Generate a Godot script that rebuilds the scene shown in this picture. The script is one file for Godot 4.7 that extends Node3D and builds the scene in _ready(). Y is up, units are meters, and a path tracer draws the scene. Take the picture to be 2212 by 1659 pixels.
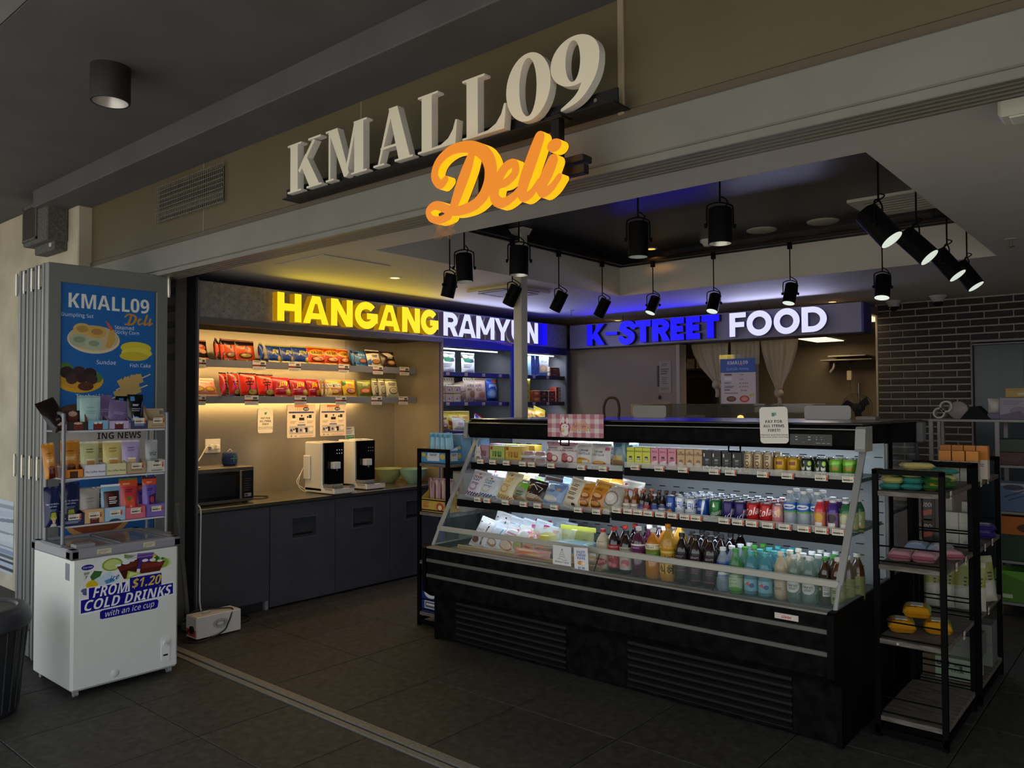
extends Node3D
# A food shop front under a walkway soffit: folding doors, a drinks freezer, a lit cabinet wall, a chilled display case and racks.

const TAU2 := PI / 2
var mats := {}
var meshes := {}
var taken := {}
var fonts := {}
var glyphs := {}
var sheets: Array[Image] = []
var sheet_tex: Array[ImageTexture] = []
var cells := {}
var pen_sheet := -1
var pen := Vector2i(0, 0)
var pen_h := 0
var co := Vector2i.ZERO   # cell being drawn: origin and size
var cs := Vector2i.ONE
var rng := RandomNumberGenerator.new()


# ------------------------------------------------------------------ mesh builder
class MB:
	var v := PackedVector3Array()
	var n := PackedVector3Array()
	var u := PackedVector2Array()
	var T := Transform3D()

	func tri(a: Vector3, b: Vector3, c: Vector3, na: Vector3, nb: Vector3, nc: Vector3, ua := Vector2.ZERO, ub := Vector2.ZERO, uc := Vector2.ZERO) -> void:
		# a, b, c run counterclockwise seen from outside; stored clockwise
		v.append_array(PackedVector3Array([T * a, T * c, T * b]))
		n.append_array(PackedVector3Array([(T.basis * na).normalized(), (T.basis * nc).normalized(), (T.basis * nb).normalized()]))
		u.append_array(PackedVector2Array([ua, uc, ub]))

	func quad(a: Vector3, b: Vector3, c: Vector3, d: Vector3, ua := Vector2(0, 1), ub := Vector2(1, 1), uc := Vector2(1, 0), ud := Vector2(0, 0)) -> void:
		var m := (b - a).cross(d - a)
		if m.length_squared() < 1e-16:
			m = (c - b).cross(d - b)
		m = m.normalized()
		tri(a, b, c, m, m, m, ua, ub, uc)
		tri(a, c, d, m, m, m, ua, uc, ud)

	func box(size: Vector3, c := Vector3.ZERO, bv := 0.0) -> MB:
		# chamfered box; the front (+z) face carries the whole print, the others a strip of its border
		var h := size / 2
		bv = minf(bv, minf(h.x, minf(h.y, h.z)) * 0.9)
		var P := func(s: Vector3, ax: int) -> Vector3:
			var e := h - Vector3.ONE * bv
			e[ax] = h[ax]
			return c + s * e
		for ax in 3:
			var b := (ax + 1) % 3
			var d := (ax + 2) % 3
			for s in [-1.0, 1.0]:
				var q: Array[Vector3] = []
				for k in 4:
					var sg := Vector3.ZERO
					sg[ax] = s
					sg[b] = [-1.0, 1.0, 1.0, -1.0][k]
					sg[d] = [-1.0, -1.0, 1.0, 1.0][k]
					q.append(P.call(sg, ax))
				if s < 0:
					q.reverse()
				if ax == 2 and s > 0:
					quad(q[0], q[1], q[2], q[3])
				elif ax == 2:
					quad(q[1], q[0], q[3], q[2], Vector2(0, 0), Vector2(.05, 0), Vector2(.05, 1), Vector2(0, 1))
				elif ax == 0:
					var f := 0.97 if s > 0 else 0.0
					quad(q[0], q[1], q[2], q[3], Vector2(f, 1), Vector2(f, 0), Vector2(f + .03, 0), Vector2(f + .03, 1))
				else:
					quad(q[0], q[1], q[2], q[3], Vector2(0, 0), Vector2(0, .04), Vector2(1, .04), Vector2(1, 0))
		if bv > 0:
			for ax in 3:
				var b := (ax + 1) % 3
				var d := (ax + 2) % 3
				for s1 in [-1.0, 1.0]:
					for s2 in [-1.0, 1.0]:
						var lo := Vector3.ZERO
						lo[ax] = -1.0
						lo[b] = s1
						lo[d] = s2
						var hi := lo
						hi[ax] = 1.0
						var q := [P.call(lo, b), P.call(hi, b), P.call(hi, d), P.call(lo, d)]
						if s1 * s2 > 0:
							q.reverse()
						var t := Vector2(.01, .01)
						quad(q[0], q[1], q[2], q[3], t, t, t, t)
			for i in 8:
				var s := Vector3(1 if i & 1 else -1, 1 if i & 2 else -1, 1 if i & 4 else -1)
				var q := [P.call(s, 0), P.call(s, 1), P.call(s, 2)]
				if s.x * s.y * s.z < 0:
					q.reverse()
				var m := s.normalized()
				tri(q[0], q[1], q[2], m, m, m, Vector2(.01, .01), Vector2(.01, .01), Vector2(.01, .01))
		return self

	func span(a: Vector3, b: Vector3, bv := 0.0) -> MB:
		return box((b - a).abs(), (a + b) / 2, bv)

	func lathe(prof: Array, seg := 20, vt := true, a0 := 0.0, a1 := TAU) -> MB:
		# prof: Vector2(radius, y) going upwards on the outside; print faces +z
		var L := PackedFloat32Array([0.0])
		for i in range(1, prof.size()):
			L.append(L[i - 1] + (prof[i] - prof[i - 1]).length())
		var tot := maxf(L[-1], 1e-6)
		var nr: Array[Vector2] = []
		for i in prof.size() - 1:
			var d: Vector2 = (prof[i + 1] - prof[i]).normalized()
			nr.append(Vector2(d.y, -d.x))
		for i in prof.size() - 1:
			var p: Vector2 = prof[i]
			var q: Vector2 = prof[i + 1]
			if p.distance_squared_to(q) < 1e-12:
				continue
			var n0 := nr[i]
			var n1 := nr[i]
			if i > 0 and nr[i - 1].dot(nr[i]) > 0.72:
				n0 = (nr[i - 1] + nr[i]).normalized()
			if i < nr.size() - 1 and nr[i + 1].dot(nr[i]) > 0.72:
				n1 = (nr[i + 1] + nr[i]).normalized()
			var v0 := 1.0 - L[i] / tot if vt else 0.5
			var v1 := 1.0 - L[i + 1] / tot if vt else 0.5
			for k in seg:
				var A := a0 + (a1 - a0) * k / seg
				var B := a0 + (a1 - a0) * (k + 1) / seg
				var ea := Vector3(sin(A), 0, cos(A))
				var eb := Vector3(sin(B), 0, cos(B))
				var up := Vector3.UP
				# print over the front half, mirrored behind
				var fu := func(t: float) -> float:
					var w := wrapf(t, -PI, PI)
					if absf(w) <= PI / 2 + 1e-4:
						return w / PI + 0.5
					return 0.5 + (signf(w) * PI - w) / PI
				var ua: float = fu.call(A)
				var ub: float = fu.call(B)
				var P0 := ea * p.x + up * p.y
				var P1 := eb * p.x + up * p.y
				var P2 := eb * q.x + up * q.y
				var P3 := ea * q.x + up * q.y
				var N0 := ea * n0.x + up * n0.y
				var N1 := eb * n0.x + up * n0.y
				var N2 := eb * n1.x + up * n1.y
				var N3 := ea * n1.x + up * n1.y
				if p.x > 1e-6:
					tri(P0, P1, P2, N0, N1, N2, Vector2(ua, v0), Vector2(ub, v0), Vector2(ub, v1))
				if q.x > 1e-6:
					tri(P0, P2, P3, N0, N2, N3, Vector2(ua, v0), Vector2(ub, v1), Vector2(ua, v1))
		return self

	func tube(pts: Array, r: float, seg := 8) -> MB:
		var ref := Vector3.UP
		var rings: Array = []
		for i in pts.size():
			var d: Vector3 = (pts[mini(i + 1, pts.size() - 1)] - pts[maxi(i - 1, 0)]).normalized()
			if absf(d.dot(ref)) > 0.95:
				ref = Vector3.RIGHT if absf(d.x) < 0.9 else Vector3.BACK
			var x := d.cross(ref).normalized()
			var y := x.cross(d).normalized()
			ref = y
			var ring: Array = []
			for k in seg:
				var a := TAU * k / seg
				ring.append([pts[i] + (x * cos(a) + y * sin(a)) * r, x * cos(a) + y * sin(a)])
			rings.append(ring)
		for i in rings.size() - 1:
			for k in seg:
				var a: Array = rings[i][k]
				var b: Array = rings[i][(k + 1) % seg]
				var c: Array = rings[i + 1][(k + 1) % seg]
				var e: Array = rings[i + 1][k]
				tri(a[0], c[0], b[0], a[1], c[1], b[1])
				tri(a[0], e[0], c[0], a[1], e[1], c[1])
		for e in [0, rings.size() - 1]:
			var d: Vector3 = (pts[1] - pts[0]).normalized() * -1.0 if e == 0 else (pts[-1] - pts[-2]).normalized()
			for k in seg:
				var a: Vector3 = rings[e][k][0]
				var b: Vector3 = rings[e][(k + 1) % seg][0]
				if e == 0:
					tri(pts[e], a, b, d, d, d)
				else:
					tri(pts[e], b, a, d, d, d)
		return self

	func prism(polys: Array, z0: float, z1: float, uvr := Rect2(0, 0, 1, 1), planar := false, sides := true) -> MB:
		# even-odd filled outlines in the xy plane, given depth; uvr maps x, y to the print when planar
		var ys := PackedFloat32Array()
		for p in polys:
			for q in p:
				ys.append(q.y)
		ys.sort()
		var uv := func(x: float, y: float) -> Vector2:
			if not planar:
				return Vector2(.5, .5)
			return Vector2((x - uvr.position.x) / uvr.size.x, 1.0 - (y - uvr.position.y) / uvr.size.y)
		for i in ys.size() - 1:
			var ya := ys[i]
			var yb := ys[i + 1]
			if yb - ya < 1e-6:
				continue
			var ym := (ya + yb) / 2
			var hit: Array = []
			for p in polys:
				for k in p.size():
					var a: Vector2 = p[k]
					var b: Vector2 = p[(k + 1) % p.size()]
					if (a.y <= ym) == (b.y <= ym):
						continue
					var f := func(y: float) -> float: return a.x + (b.x - a.x) * (y - a.y) / (b.y - a.y)
					hit.append(Vector3(f.call(ym), f.call(ya), f.call(yb)))
			hit.sort_custom(func(a, b): return a.x < b.x)
			for k in range(0, hit.size() - 1, 2):
				var l: Vector3 = hit[k]
				var r: Vector3 = hit[k + 1]
				quad(Vector3(l.y, ya, z1), Vector3(r.y, ya, z1), Vector3(r.z, yb, z1), Vector3(l.z, yb, z1), uv.call(l.y, ya), uv.call(r.y, ya), uv.call(r.z, yb), uv.call(l.z, yb))
				if z0 != z1:
					quad(Vector3(r.y, ya, z0), Vector3(l.y, ya, z0), Vector3(l.z, yb, z0), Vector3(r.z, yb, z0))
		if not sides:
			return self
		return self.walls(polys, z0, z1)

	func walls(polys: Array, z0: float, z1: float) -> MB:
		var inside := func(t: Vector2) -> bool:
			var w := false
			for p in polys:
				for k in p.size():
					var a: Vector2 = p[k]
					var b: Vector2 = p[(k + 1) % p.size()]
					if (a.y > t.y) != (b.y > t.y) and t.x < a.x + (b.x - a.x) * (t.y - a.y) / (b.y - a.y):
						w = not w
			return w
		for p in polys:
			for k in p.size():
				var a: Vector2 = p[k]
				var b: Vector2 = p[(k + 1) % p.size()]
				if a.distance_to(b) < 1e-6:
					continue
				var d := (b - a).normalized()
				if inside.call((a + b) / 2 + Vector2(d.y, -d.x) * 1e-4):   # outside must lie to the right of a > b
					var t := a
					a = b
					b = t
				quad(Vector3(a.x, a.y, z0), Vector3(b.x, b.y, z0), Vector3(b.x, b.y, z1), Vector3(a.x, a.y, z1), Vector2(.02, .02), Vector2(.02, .02), Vector2(.02, .02), Vector2(.02, .02))
		return self

	func sheet(grid: Array, uvs := true, flip := false) -> MB:
		# grid[row][col] of points, rows run down the print; smooth normals
		var R := grid.size()
		var C: int = grid[0].size()
		var N: Array = []
		for i in R:
			var row: Array = []
			for j in C:
				var dx: Vector3 = grid[i][mini(j + 1, C - 1)] - grid[i][maxi(j - 1, 0)]
				var dy: Vector3 = grid[maxi(i - 1, 0)][j] - grid[mini(i + 1, R - 1)][j]
				var m := dx.cross(dy).normalized()
				row.append(-m if flip else m)
			N.append(row)
		for i in R - 1:
			for j in C - 1:
				var ids := [[i + 1, j], [i + 1, j + 1], [i, j + 1], [i, j]]
				if flip:
					ids.reverse()
				var p: Array = []
				for e in ids:
					p.append([grid[e[0]][e[1]], N[e[0]][e[1]], Vector2(float(e[1]) / (C - 1), float(e[0]) / (R - 1)) if uvs else Vector2(.5, .5)])
				tri(p[0][0], p[1][0], p[2][0], p[0][1], p[1][1], p[2][1], p[0][2], p[1][2], p[2][2])
				tri(p[0][0], p[2][0], p[3][0], p[0][1], p[2][1], p[3][1], p[0][2], p[2][2], p[3][2])
		return self

	func turned() -> MB:
		# swaps x and z of everything built so far, keeping the faces outward
		for k in range(0, v.size(), 3):
			var t := [V3(v[k]), V3(v[k + 2]), V3(v[k + 1])]
			var m := [V3(n[k]), V3(n[k + 2]), V3(n[k + 1])]
			for j in 3:
				v[k + j] = t[j]
				n[k + j] = m[j]
		return self

	func V3(a: Vector3) -> Vector3:
		return Vector3(a.z, a.y, a.x)

	func mesh() -> ArrayMesh:
		var a := []
		a.resize(Mesh.ARRAY_MAX)
		a[Mesh.ARRAY_VERTEX] = v
		a[Mesh.ARRAY_NORMAL] = n
		a[Mesh.ARRAY_TEX_UV] = u
		var m := ArrayMesh.new()
		m.add_surface_from_arrays(Mesh.PRIMITIVE_TRIANGLES, a)
		return m


# ------------------------------------------------------------------ scene helpers
func V(x: float, y: float, z: float) -> Vector3:
	return Vector3(x, y, z)


func numbered(called: String) -> String:
	var k: int = taken.get(called, 0)
	taken[called] = k + 1
	return called if k == 0 else "%s_%03d" % [called, k]


func tag(o: Node, label: String, category: String, group := "") -> void:
	o.set_meta("label", label)
	o.set_meta("category", category)
	if group:
		o.set_meta("group", group)


func thing(called: String, label: String, category: String, at := Vector3.ZERO, turn := 0.0, group := "") -> Node3D:
	var o := Node3D.new()
	o.name = numbered(called)
	add_child(o)
	o.position = at
	o.rotation.y = turn
	tag(o, label, category, group)
	return o


func part(p: Node3D, called: String, m: Mesh, mat: Material, at := Vector3.ZERO, rot := Vector3.ZERO) -> MeshInstance3D:
	var o := MeshInstance3D.new()
	o.name = called
	o.mesh = m
	o.material_override = mat
	o.position = at
	o.rotation = rot
	p.add_child(o, true)
	return o


func solo(called: String, label: String, category: String, m: Mesh, mat: Material, at := Vector3.ZERO, turn := 0.0, group := "") -> MeshInstance3D:
	var o := MeshInstance3D.new()
	o.name = numbered(called)
	o.mesh = m
	o.material_override = mat
	add_child(o)
	o.position = at
	o.rotation.y = turn
	tag(o, label, category, group)
	return o


func struct(called: String, m: Mesh, mat: Material, at := Vector3.ZERO) -> MeshInstance3D:
	var o := MeshInstance3D.new()
	o.name = numbered(called)
	o.mesh = m
	o.material_override = mat
	o.position = at
	o.set_meta("kind", "structure")
	add_child(o)
	return o


func bx(a: Vector3, b: Vector3, bv := 0.0) -> ArrayMesh:
	return MB.new().span(a, b, bv).mesh()


func memo(key: String, make: Callable) -> Mesh:
	if not meshes.has(key):
		meshes[key] = make.call()
	return meshes[key]


func mat(col: String, rough := 0.6, metal := 0.0, kind := "") -> StandardMaterial3D:
	var key := "%s|%s|%s|%s" % [col, rough, metal, kind]
	if mats.has(key):
		return mats[key]
	var m := StandardMaterial3D.new()
	m.albedo_color = Color(col)
	m.roughness = rough
	m.metallic = metal
	match kind:
		"dull":
			m.metallic_specular = 0.18
		"coat":
			m.clearcoat_enabled = true
			m.clearcoat = 0.7
			m.clearcoat_roughness = 0.1
		"pane":
			m.transparency = BaseMaterial3D.TRANSPARENCY_ALPHA
			m.albedo_color.a = 0.045
			m.metallic_specular = 0.3
		"glass":
			m.transparency = BaseMaterial3D.TRANSPARENCY_ALPHA
			m.albedo_color.a = 0.1
		"clear":
			m.transparency = BaseMaterial3D.TRANSPARENCY_ALPHA
			m.albedo_color.a = 0.42
		"film":
			m.transparency = BaseMaterial3D.TRANSPARENCY_ALPHA
			m.albedo_color.a = 0.28
	mats[key] = m
	return m


func glow(col: String, power: float) -> StandardMaterial3D:
	var key := "glow|%s|%s" % [col, power]
	if not mats.has(key):
		var m := StandardMaterial3D.new()
		m.albedo_color = Color(col).darkened(.6)
		m.roughness = 0.5
		m.emission_enabled = true
		m.emission = Color(col)
		m.emission_energy_multiplier = power
		mats[key] = m
	return mats[key]


func worn(key: String, base: String, vary: float, rough: float, freq: float, size_m: float, bump := 0.0, metal := 0.0) -> StandardMaterial3D:
	# a surface whose tone wanders a little, laid in world space
	if mats.has(key):
		return mats[key]
	var m := mat(base, rough, metal, "dull" + key)
	if key.begins_with("case") or key.begins_with("tile"):
		m.metallic_specular = 0.12 if key.begins_with("case") else 0.25
	var nz := FastNoiseLite.new()
	nz.seed = key.hash() % 1000
	nz.frequency = freq
	nz.fractal_octaves = 5
	var t := NoiseTexture2D.new()
	t.width = 512
	t.height = 512
	t.seamless = true
	t.noise = nz
	var g := Gradient.new()
	var c := Color(base)
	g.set_color(0, c.darkened(vary))
	g.set_color(1, c.lightened(vary))
	t.color_ramp = g
	m.albedo_color = Color.WHITE
	m.albedo_texture = t
	m.uv1_triplanar = true
	m.uv1_world_triplanar = true
	m.uv1_scale = Vector3.ONE / size_m
	if bump > 0:
		var h := NoiseTexture2D.new()
		h.width = 512
		h.height = 512
		h.seamless = true
		h.noise = nz
		m.heightmap_enabled = true
		m.heightmap_texture = h
		m.heightmap_scale = bump
	mats[key] = m
	return m


func nth(i: int, n: int, side := "left") -> String:
	var words := ["first", "second", "third", "fourth", "fifth", "sixth", "seventh", "eighth", "ninth", "tenth", "eleventh", "twelfth", "thirteenth", "fourteenth", "fifteenth", "sixteenth", "seventeenth", "eighteenth", "nineteenth", "twentieth", "twenty-first", "twenty-second", "twenty-third", "twenty-fourth"]
	if n > 1 and i == 0:
		return side + "most"
	if n > 2 and i == n - 1:
		return {"left": "rightmost", "right": "leftmost", "top": "bottommost", "near": "farthest"}.get(side, "last")
	return "%s from the %s" % [words[mini(i, 23)], side]


# ------------------------------------------------------------------ lettering and print
func font_rid(f: String) -> RID:
	if not fonts.has(f):
		var s := SystemFont.new()
		s.font_names = PackedStringArray([{"s": "Droid Serif", "m": "Droid Sans Mono"}.get(f[0], "Droid Sans")])
		s.font_weight = 700 if f.ends_with("b") else 400
		fonts[f] = s
	return fonts[f].get_rids()[0]


func glyph(ch: String, f: String) -> Array:
	# [outlines with em = 1 and y up, advance]
	var key := f + ch
	if glyphs.has(key):
		return glyphs[key]
	var rid := font_rid(f)
	var ts := TextServerManager.get_primary_interface()
	var gi := ts.font_get_glyph_index(rid, 64, ch.unicode_at(0), 0)
	var d := ts.font_get_glyph_contours(rid, 64, gi)
	var polys: Array = []
	var pts: PackedVector3Array = d.get("points", PackedVector3Array())
	var from := 0
	for e in d.get("contours", PackedInt32Array()):
		var raw: Array = []
		for i in range(from, e + 1):
			raw.append(Vector3(pts[i].x, -pts[i].y, pts[i].z))
		from = e + 1
		var full: Array = []   # make implied on-curve points explicit
		for i in raw.size():
			var a: Vector3 = raw[i]
			var b: Vector3 = raw[(i + 1) % raw.size()]
			full.append(a)
			if a.z != 1.0 and b.z != 1.0:
				full.append(Vector3((a.x + b.x) / 2, (a.y + b.y) / 2, 1))
		var st := 0
		while st < full.size() and full[st].z != 1.0:
			st += 1
		var out := PackedVector2Array()
		var i := 0
		while i < full.size():
			var a: Vector3 = full[(st + i) % full.size()]
			var b: Vector3 = full[(st + i + 1) % full.size()]
			out.append(Vector2(a.x, a.y) / 64.0)
			if b.z == 1.0:
				i += 1
			else:
				var c: Vector3 = full[(st + i + 2) % full.size()]
				for k in range(1, 4):
					var t := k / 4.0
					var q := a * (1 - t) * (1 - t) + b * 2 * t * (1 - t) + c * t * t
					out.append(Vector2(q.x, q.y) / 64.0)
				i += 2
		polys.append(out)
	glyphs[key] = [polys, ts.font_get_glyph_advance(rid, 64, gi).x / 64.0]
	return glyphs[key]


func text_polys(s: String, f: String, size: float, slant := 0.0, squeeze := 1.0, gap := 0.0) -> Array:
	# [outlines with y up, width]
	var x := 0.0
	var out: Array = []
	for ch in s:
		var g := glyph(ch, f)
		for p in g[0]:
			var q := PackedVector2Array()
			for a in p:
				q.append(Vector2(x + (a.x * squeeze + a.y * slant) * size, a.y * size))
			out.append(q)
		x += (g[1] * squeeze + gap) * size
	return [out, x]


func span_fill(x: int, y: int, w: int, c: Color) -> void:
	var a := maxi(x, 0)
	var b := mini(x + w, cs.x)
	if y >= 0 and y < cs.y and b > a:
		sheets[pen_sheet].fill_rect(Rect2i(co.x + a, co.y + y, b - a, 1), c)


func dr(x: float, y: float, w: float, h: float, c: Color) -> void:
	var r := Rect2i(roundi(x), roundi(y), maxi(roundi(w), 1), maxi(roundi(h), 1)).intersection(Rect2i(Vector2i.ZERO, cs))
	if r.has_area():
		sheets[pen_sheet].fill_rect(Rect2i(co + r.position, r.size), c)


func de(cx: float, cy: float, rx: float, ry: float, c: Color) -> void:
	for y in range(floori(cy - ry), ceili(cy + ry) + 1):
		var t := 1.0 - pow((y - cy) / maxf(ry, .01), 2)
		if t > 0:
			var w := rx * sqrt(t)
			span_fill(roundi(cx - w), y, maxi(roundi(2 * w), 1), c)


func dp(polys: Array, c: Color) -> void:
	var rows := {}
	for p in polys:
		var m: int = p.size()
		for k in m:
			var a: Vector2 = p[k]
			var b: Vector2 = p[(k + 1) % m]
			if a.y > b.y:
				var t := a
				a = b
				b = t
			for y in range(ceili(a.y - .5), ceili(b.y - .5)):
				if not rows.has(y):
					rows[y] = []
				rows[y].append(a.x + (b.x - a.x) * (y + .5 - a.y) / (b.y - a.y))
	for y in rows:
		var xs: Array = rows[y]
		xs.sort()
		for k in range(0, xs.size() - 1, 2):
			var x0 := roundi(xs[k])
			span_fill(x0, y, maxi(roundi(xs[k + 1]) - x0, 1), c)


func dl(pts: Array, w: float, c: Color) -> void:
	for i in pts.size() - 1:
		var a: Vector2 = pts[i]
		var b: Vector2 = pts[i + 1]
		var d := (b - a).normalized() * w / 2
		var e := Vector2(-d.y, d.x)
		dp([PackedVector2Array([a - d * .6 + e, b + d * .6 + e, b + d * .6 - e, a - d * .6 - e])], c)


func dt(s: String, x: float, y: float, size: float, c: Color, f := "nb", slant := 0.0, fit := 0.0, rise := 0.0, anchor := 0.5) -> void:
	# text with its baseline at y, centred on x (anchor .5); fit squeezes it to a width; rise tilts the line
	var t := text_polys(s, f, size, slant)
	var k: float = fit / t[1] if fit > 0 else 1.0
	var w: float = t[1] * k
	var out: Array = []
	for p in t[0]:
		var q := PackedVector2Array()
		for a in p:
			q.append(Vector2(x - w * anchor + a.x * k, y - a.y - rise * (a.x * k - w * anchor)))
		out.append(q)
	dp(out, c)


const JAMO := {   # strokes in a unit box, y down
	"L": [[[.1, .1, .9, .1, .9, .9]], [[.1, .1, .1, .9, .9, .9]], [[.1, .1, .9, .1], [.1, .1, .1, .9, .9, .9]], [[.1, .1, .9, .1, .9, .5, .1, .5, .1, .9, .9, .9]], [[.1, .1, .9, .1, .9, .9, .1, .9, .1, .1]], [[.1, .1, .1, .9, .9, .9, .9, .1], [.1, .5, .9, .5]], [[.5, .1, .1, .9], [.5, .3, .9, .9]], [[.5, .1, .8, .25, .9, .5, .8, .75, .5, .9, .2, .75, .1, .5, .2, .25, .5, .1]], [[.1, .15, .9, .15], [.5, .15, .1, .9], [.5, .3, .9, .9]], [[.3, 0, .7, 0], [.1, .25, .9, .25], [.5, .4, .85, .65, .5, .95, .15, .65, .5, .4]], [[.1, .1, .9, .1, .85, .9], [.1, .5, .85, .5]]],
	"V": [[[.6, 0, .6, 1], [.6, .5, 1, .5]], [[.6, 0, .6, 1]], [[.2, .5, .55, .5], [.55, 0, .55, 1]], [[.2, .35, .45, .35], [.2, .6, .45, .6], [.5, 0, .5, 1], [.85, 0, .85, 1]], [[0, .8, 1, .8], [.5, .1, .5, .8]], [[0, .3, 1, .3], [.5, .3, .5, .95]], [[0, .5, 1, .5]], [[.4, 0, .4, 1], [.4, .5, .75, .5], [.8, 0, .8, 1]]]}


func dk(spec: String, x: float, y: float, s: float, w: float, c: Color) -> void:
	# Hangul: each syllable is lead, vowel and (optional) tail index in JAMO, written "l.v" or "l.v.t"; x, y is the top left
	for syl in spec.split(" "):
		var q := syl.split(".")
		var flat: bool = int(q[1]) in [4, 5, 6]
		var tail := q.size() > 2
		var boxes: Array = []
		if flat:
			boxes = [[.12, 0, .76, .4 if tail else .52, "L", q[0]], [0, .36 if tail else .5, 1, .3 if tail else .45, "V", q[1]]]
		else:
			boxes = [[0, .04, .58, .52 if tail else .85, "L", q[0]], [.5, 0, .5, .58 if tail else 1.0, "V", q[1]]]
		if tail:
			boxes.append([.15, .64, .75, .36, "L", q[2]])
		for b in boxes:
			for st in JAMO[b[4]][int(b[5])]:
				var pts: Array = []
				for i in range(0, st.size(), 2):
					pts.append(Vector2(x + (b[0] + st[i] * b[2]) * s, y + (b[1] + st[i + 1] * b[3]) * s))
				dl(pts, w, c)
		x += s * 1.12


func cell(called: String, w: int, h: int, bg: String, ops := "") -> void:
	# one print: ops are in hundredths of its width and height, sizes of letters in hundredths of its height
	if pen_sheet < 0 or pen.x + w + 4 > 2048:
		pen = Vector2i(2, pen.y + pen_h + 4)
		pen_h = 0
	if pen_sheet < 0 or pen.y + h + 4 > 2048:
		sheets.append(Image.create(2048, 2048, false, Image.FORMAT_RGB8))
		pen_sheet += 1
		pen = Vector2i(2, 2)
		pen_h = 0
	co = pen - Vector2i(2, 2)
	cs = Vector2i(w + 4, h + 4)
	dr(0, 0, w + 4, h + 4, Color(bg))
	co = pen
	cs = Vector2i(w, h)
	cells[called] = [pen_sheet, Rect2(pen.x / 2048.0, pen.y / 2048.0, w / 2048.0, h / 2048.0), float(w) / h]
	pen.x += w + 4
	pen_h = maxi(pen_h, h)
	draw_ops(ops)


func draw_ops(ops: String) -> void:
	var X := cs.x / 100.0
	var Y := cs.y / 100.0
	for op in ops.split(";", false):
		var a := op.strip_edges().split(" ", false)
		match a[0]:
			"r":   # r x y w h colour
				dr(float(a[1]) * X, float(a[2]) * Y, float(a[3]) * X, float(a[4]) * Y, Color(a[5]))
			"e":   # e x y rx ry colour
				de(float(a[1]) * X, float(a[2]) * Y, float(a[3]) * X, float(a[4]) * Y, Color(a[5]))
			"t", "i", "s", "n":   # t x y size colour words: bold, slanted bold, serif, regular
				dt(" ".join(a.slice(5)), float(a[1]) * X, float(a[2]) * Y, float(a[3]) * Y, Color(a[4]), {"s": "sb", "n": "nr"}.get(a[0], "nb"), 0.25 if a[0] == "i" else 0.0)
			"f":   # f x y size colour width words: bold, squeezed to a width
				dt(" ".join(a.slice(6)), float(a[1]) * X, float(a[2]) * Y, float(a[3]) * Y, Color(a[4]), "nb", 0.0, float(a[5]) * X)
			"u":   # u x y size colour rise words: slanted, climbing
				dt(" ".join(a.slice(6)), float(a[1]) * X, float(a[2]) * Y, float(a[3]) * Y, Color(a[4]), "nb", 0.25, 0.0, float(a[5]))
			"p":   # p colour x y x y ...
				var q := PackedVector2Array()
				for i in range(2, a.size() - 1, 2):
					q.append(Vector2(float(a[i]) * X, float(a[i + 1]) * Y))
				dp([q], Color(a[1]))
			"l":   # l colour width x y x y ...
				var q: Array = []
				for i in range(3, a.size() - 1, 2):
					q.append(Vector2(float(a[i]) * X, float(a[i + 1]) * Y))
				dl(q, float(a[2]) * X, Color(a[1]))
			"k":   # k x y size stroke colour syllables
				dk(" ".join(a.slice(6)), float(a[1]) * X, float(a[2]) * Y, float(a[3]) * Y, float(a[4]) * X, Color(a[5]))
			"g":   # g x y w h nx ny colour: every second square of a check
				var nx := int(a[5])
				var ny := int(a[6])
				for i in nx:
					for j in ny:
						if (i + j) % 2 == 0:
							dr((float(a[1]) + float(a[3]) * i / nx) * X, (float(a[2]) + float(a[4]) * j / ny) * Y, float(a[3]) / nx * X, float(a[4]) / ny * Y, Color(a[7]))
			"h":   # h x y w h n colour: lines of small print
				var m := int(a[5])
				for j in m:
					dr(float(a[1]) * X, (float(a[2]) + float(a[4]) * (j + .2) / m) * Y, float(a[3]) * X * (1.0 - .25 * ((j * 7) % 3) / 2.0), float(a[4]) / m * .5 * Y, Color(a[6]))


func pm(c: String, rough := 0.45, kind := "", metal := 0.0) -> StandardMaterial3D:
	# the material that carries one print
	var key := "print|%s|%s|%s|%s" % [c, rough, kind, metal]
	if mats.has(key):
		return mats[key]
	var m: StandardMaterial3D = mat("ffffff", rough, metal, kind).duplicate()
	var q: Array = cells[c]
	while sheet_tex.size() <= q[0]:
		sheet_tex.append(ImageTexture.create_from_image(sheets[sheet_tex.size()]))
	m.albedo_texture = sheet_tex[q[0]]
	var r: Rect2 = q[1]
	m.uv1_scale = Vector3(r.size.x, r.size.y, 1)
	m.uv1_offset = Vector3(r.position.x, r.position.y, 0)
	mats[key] = m
	return m


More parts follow.
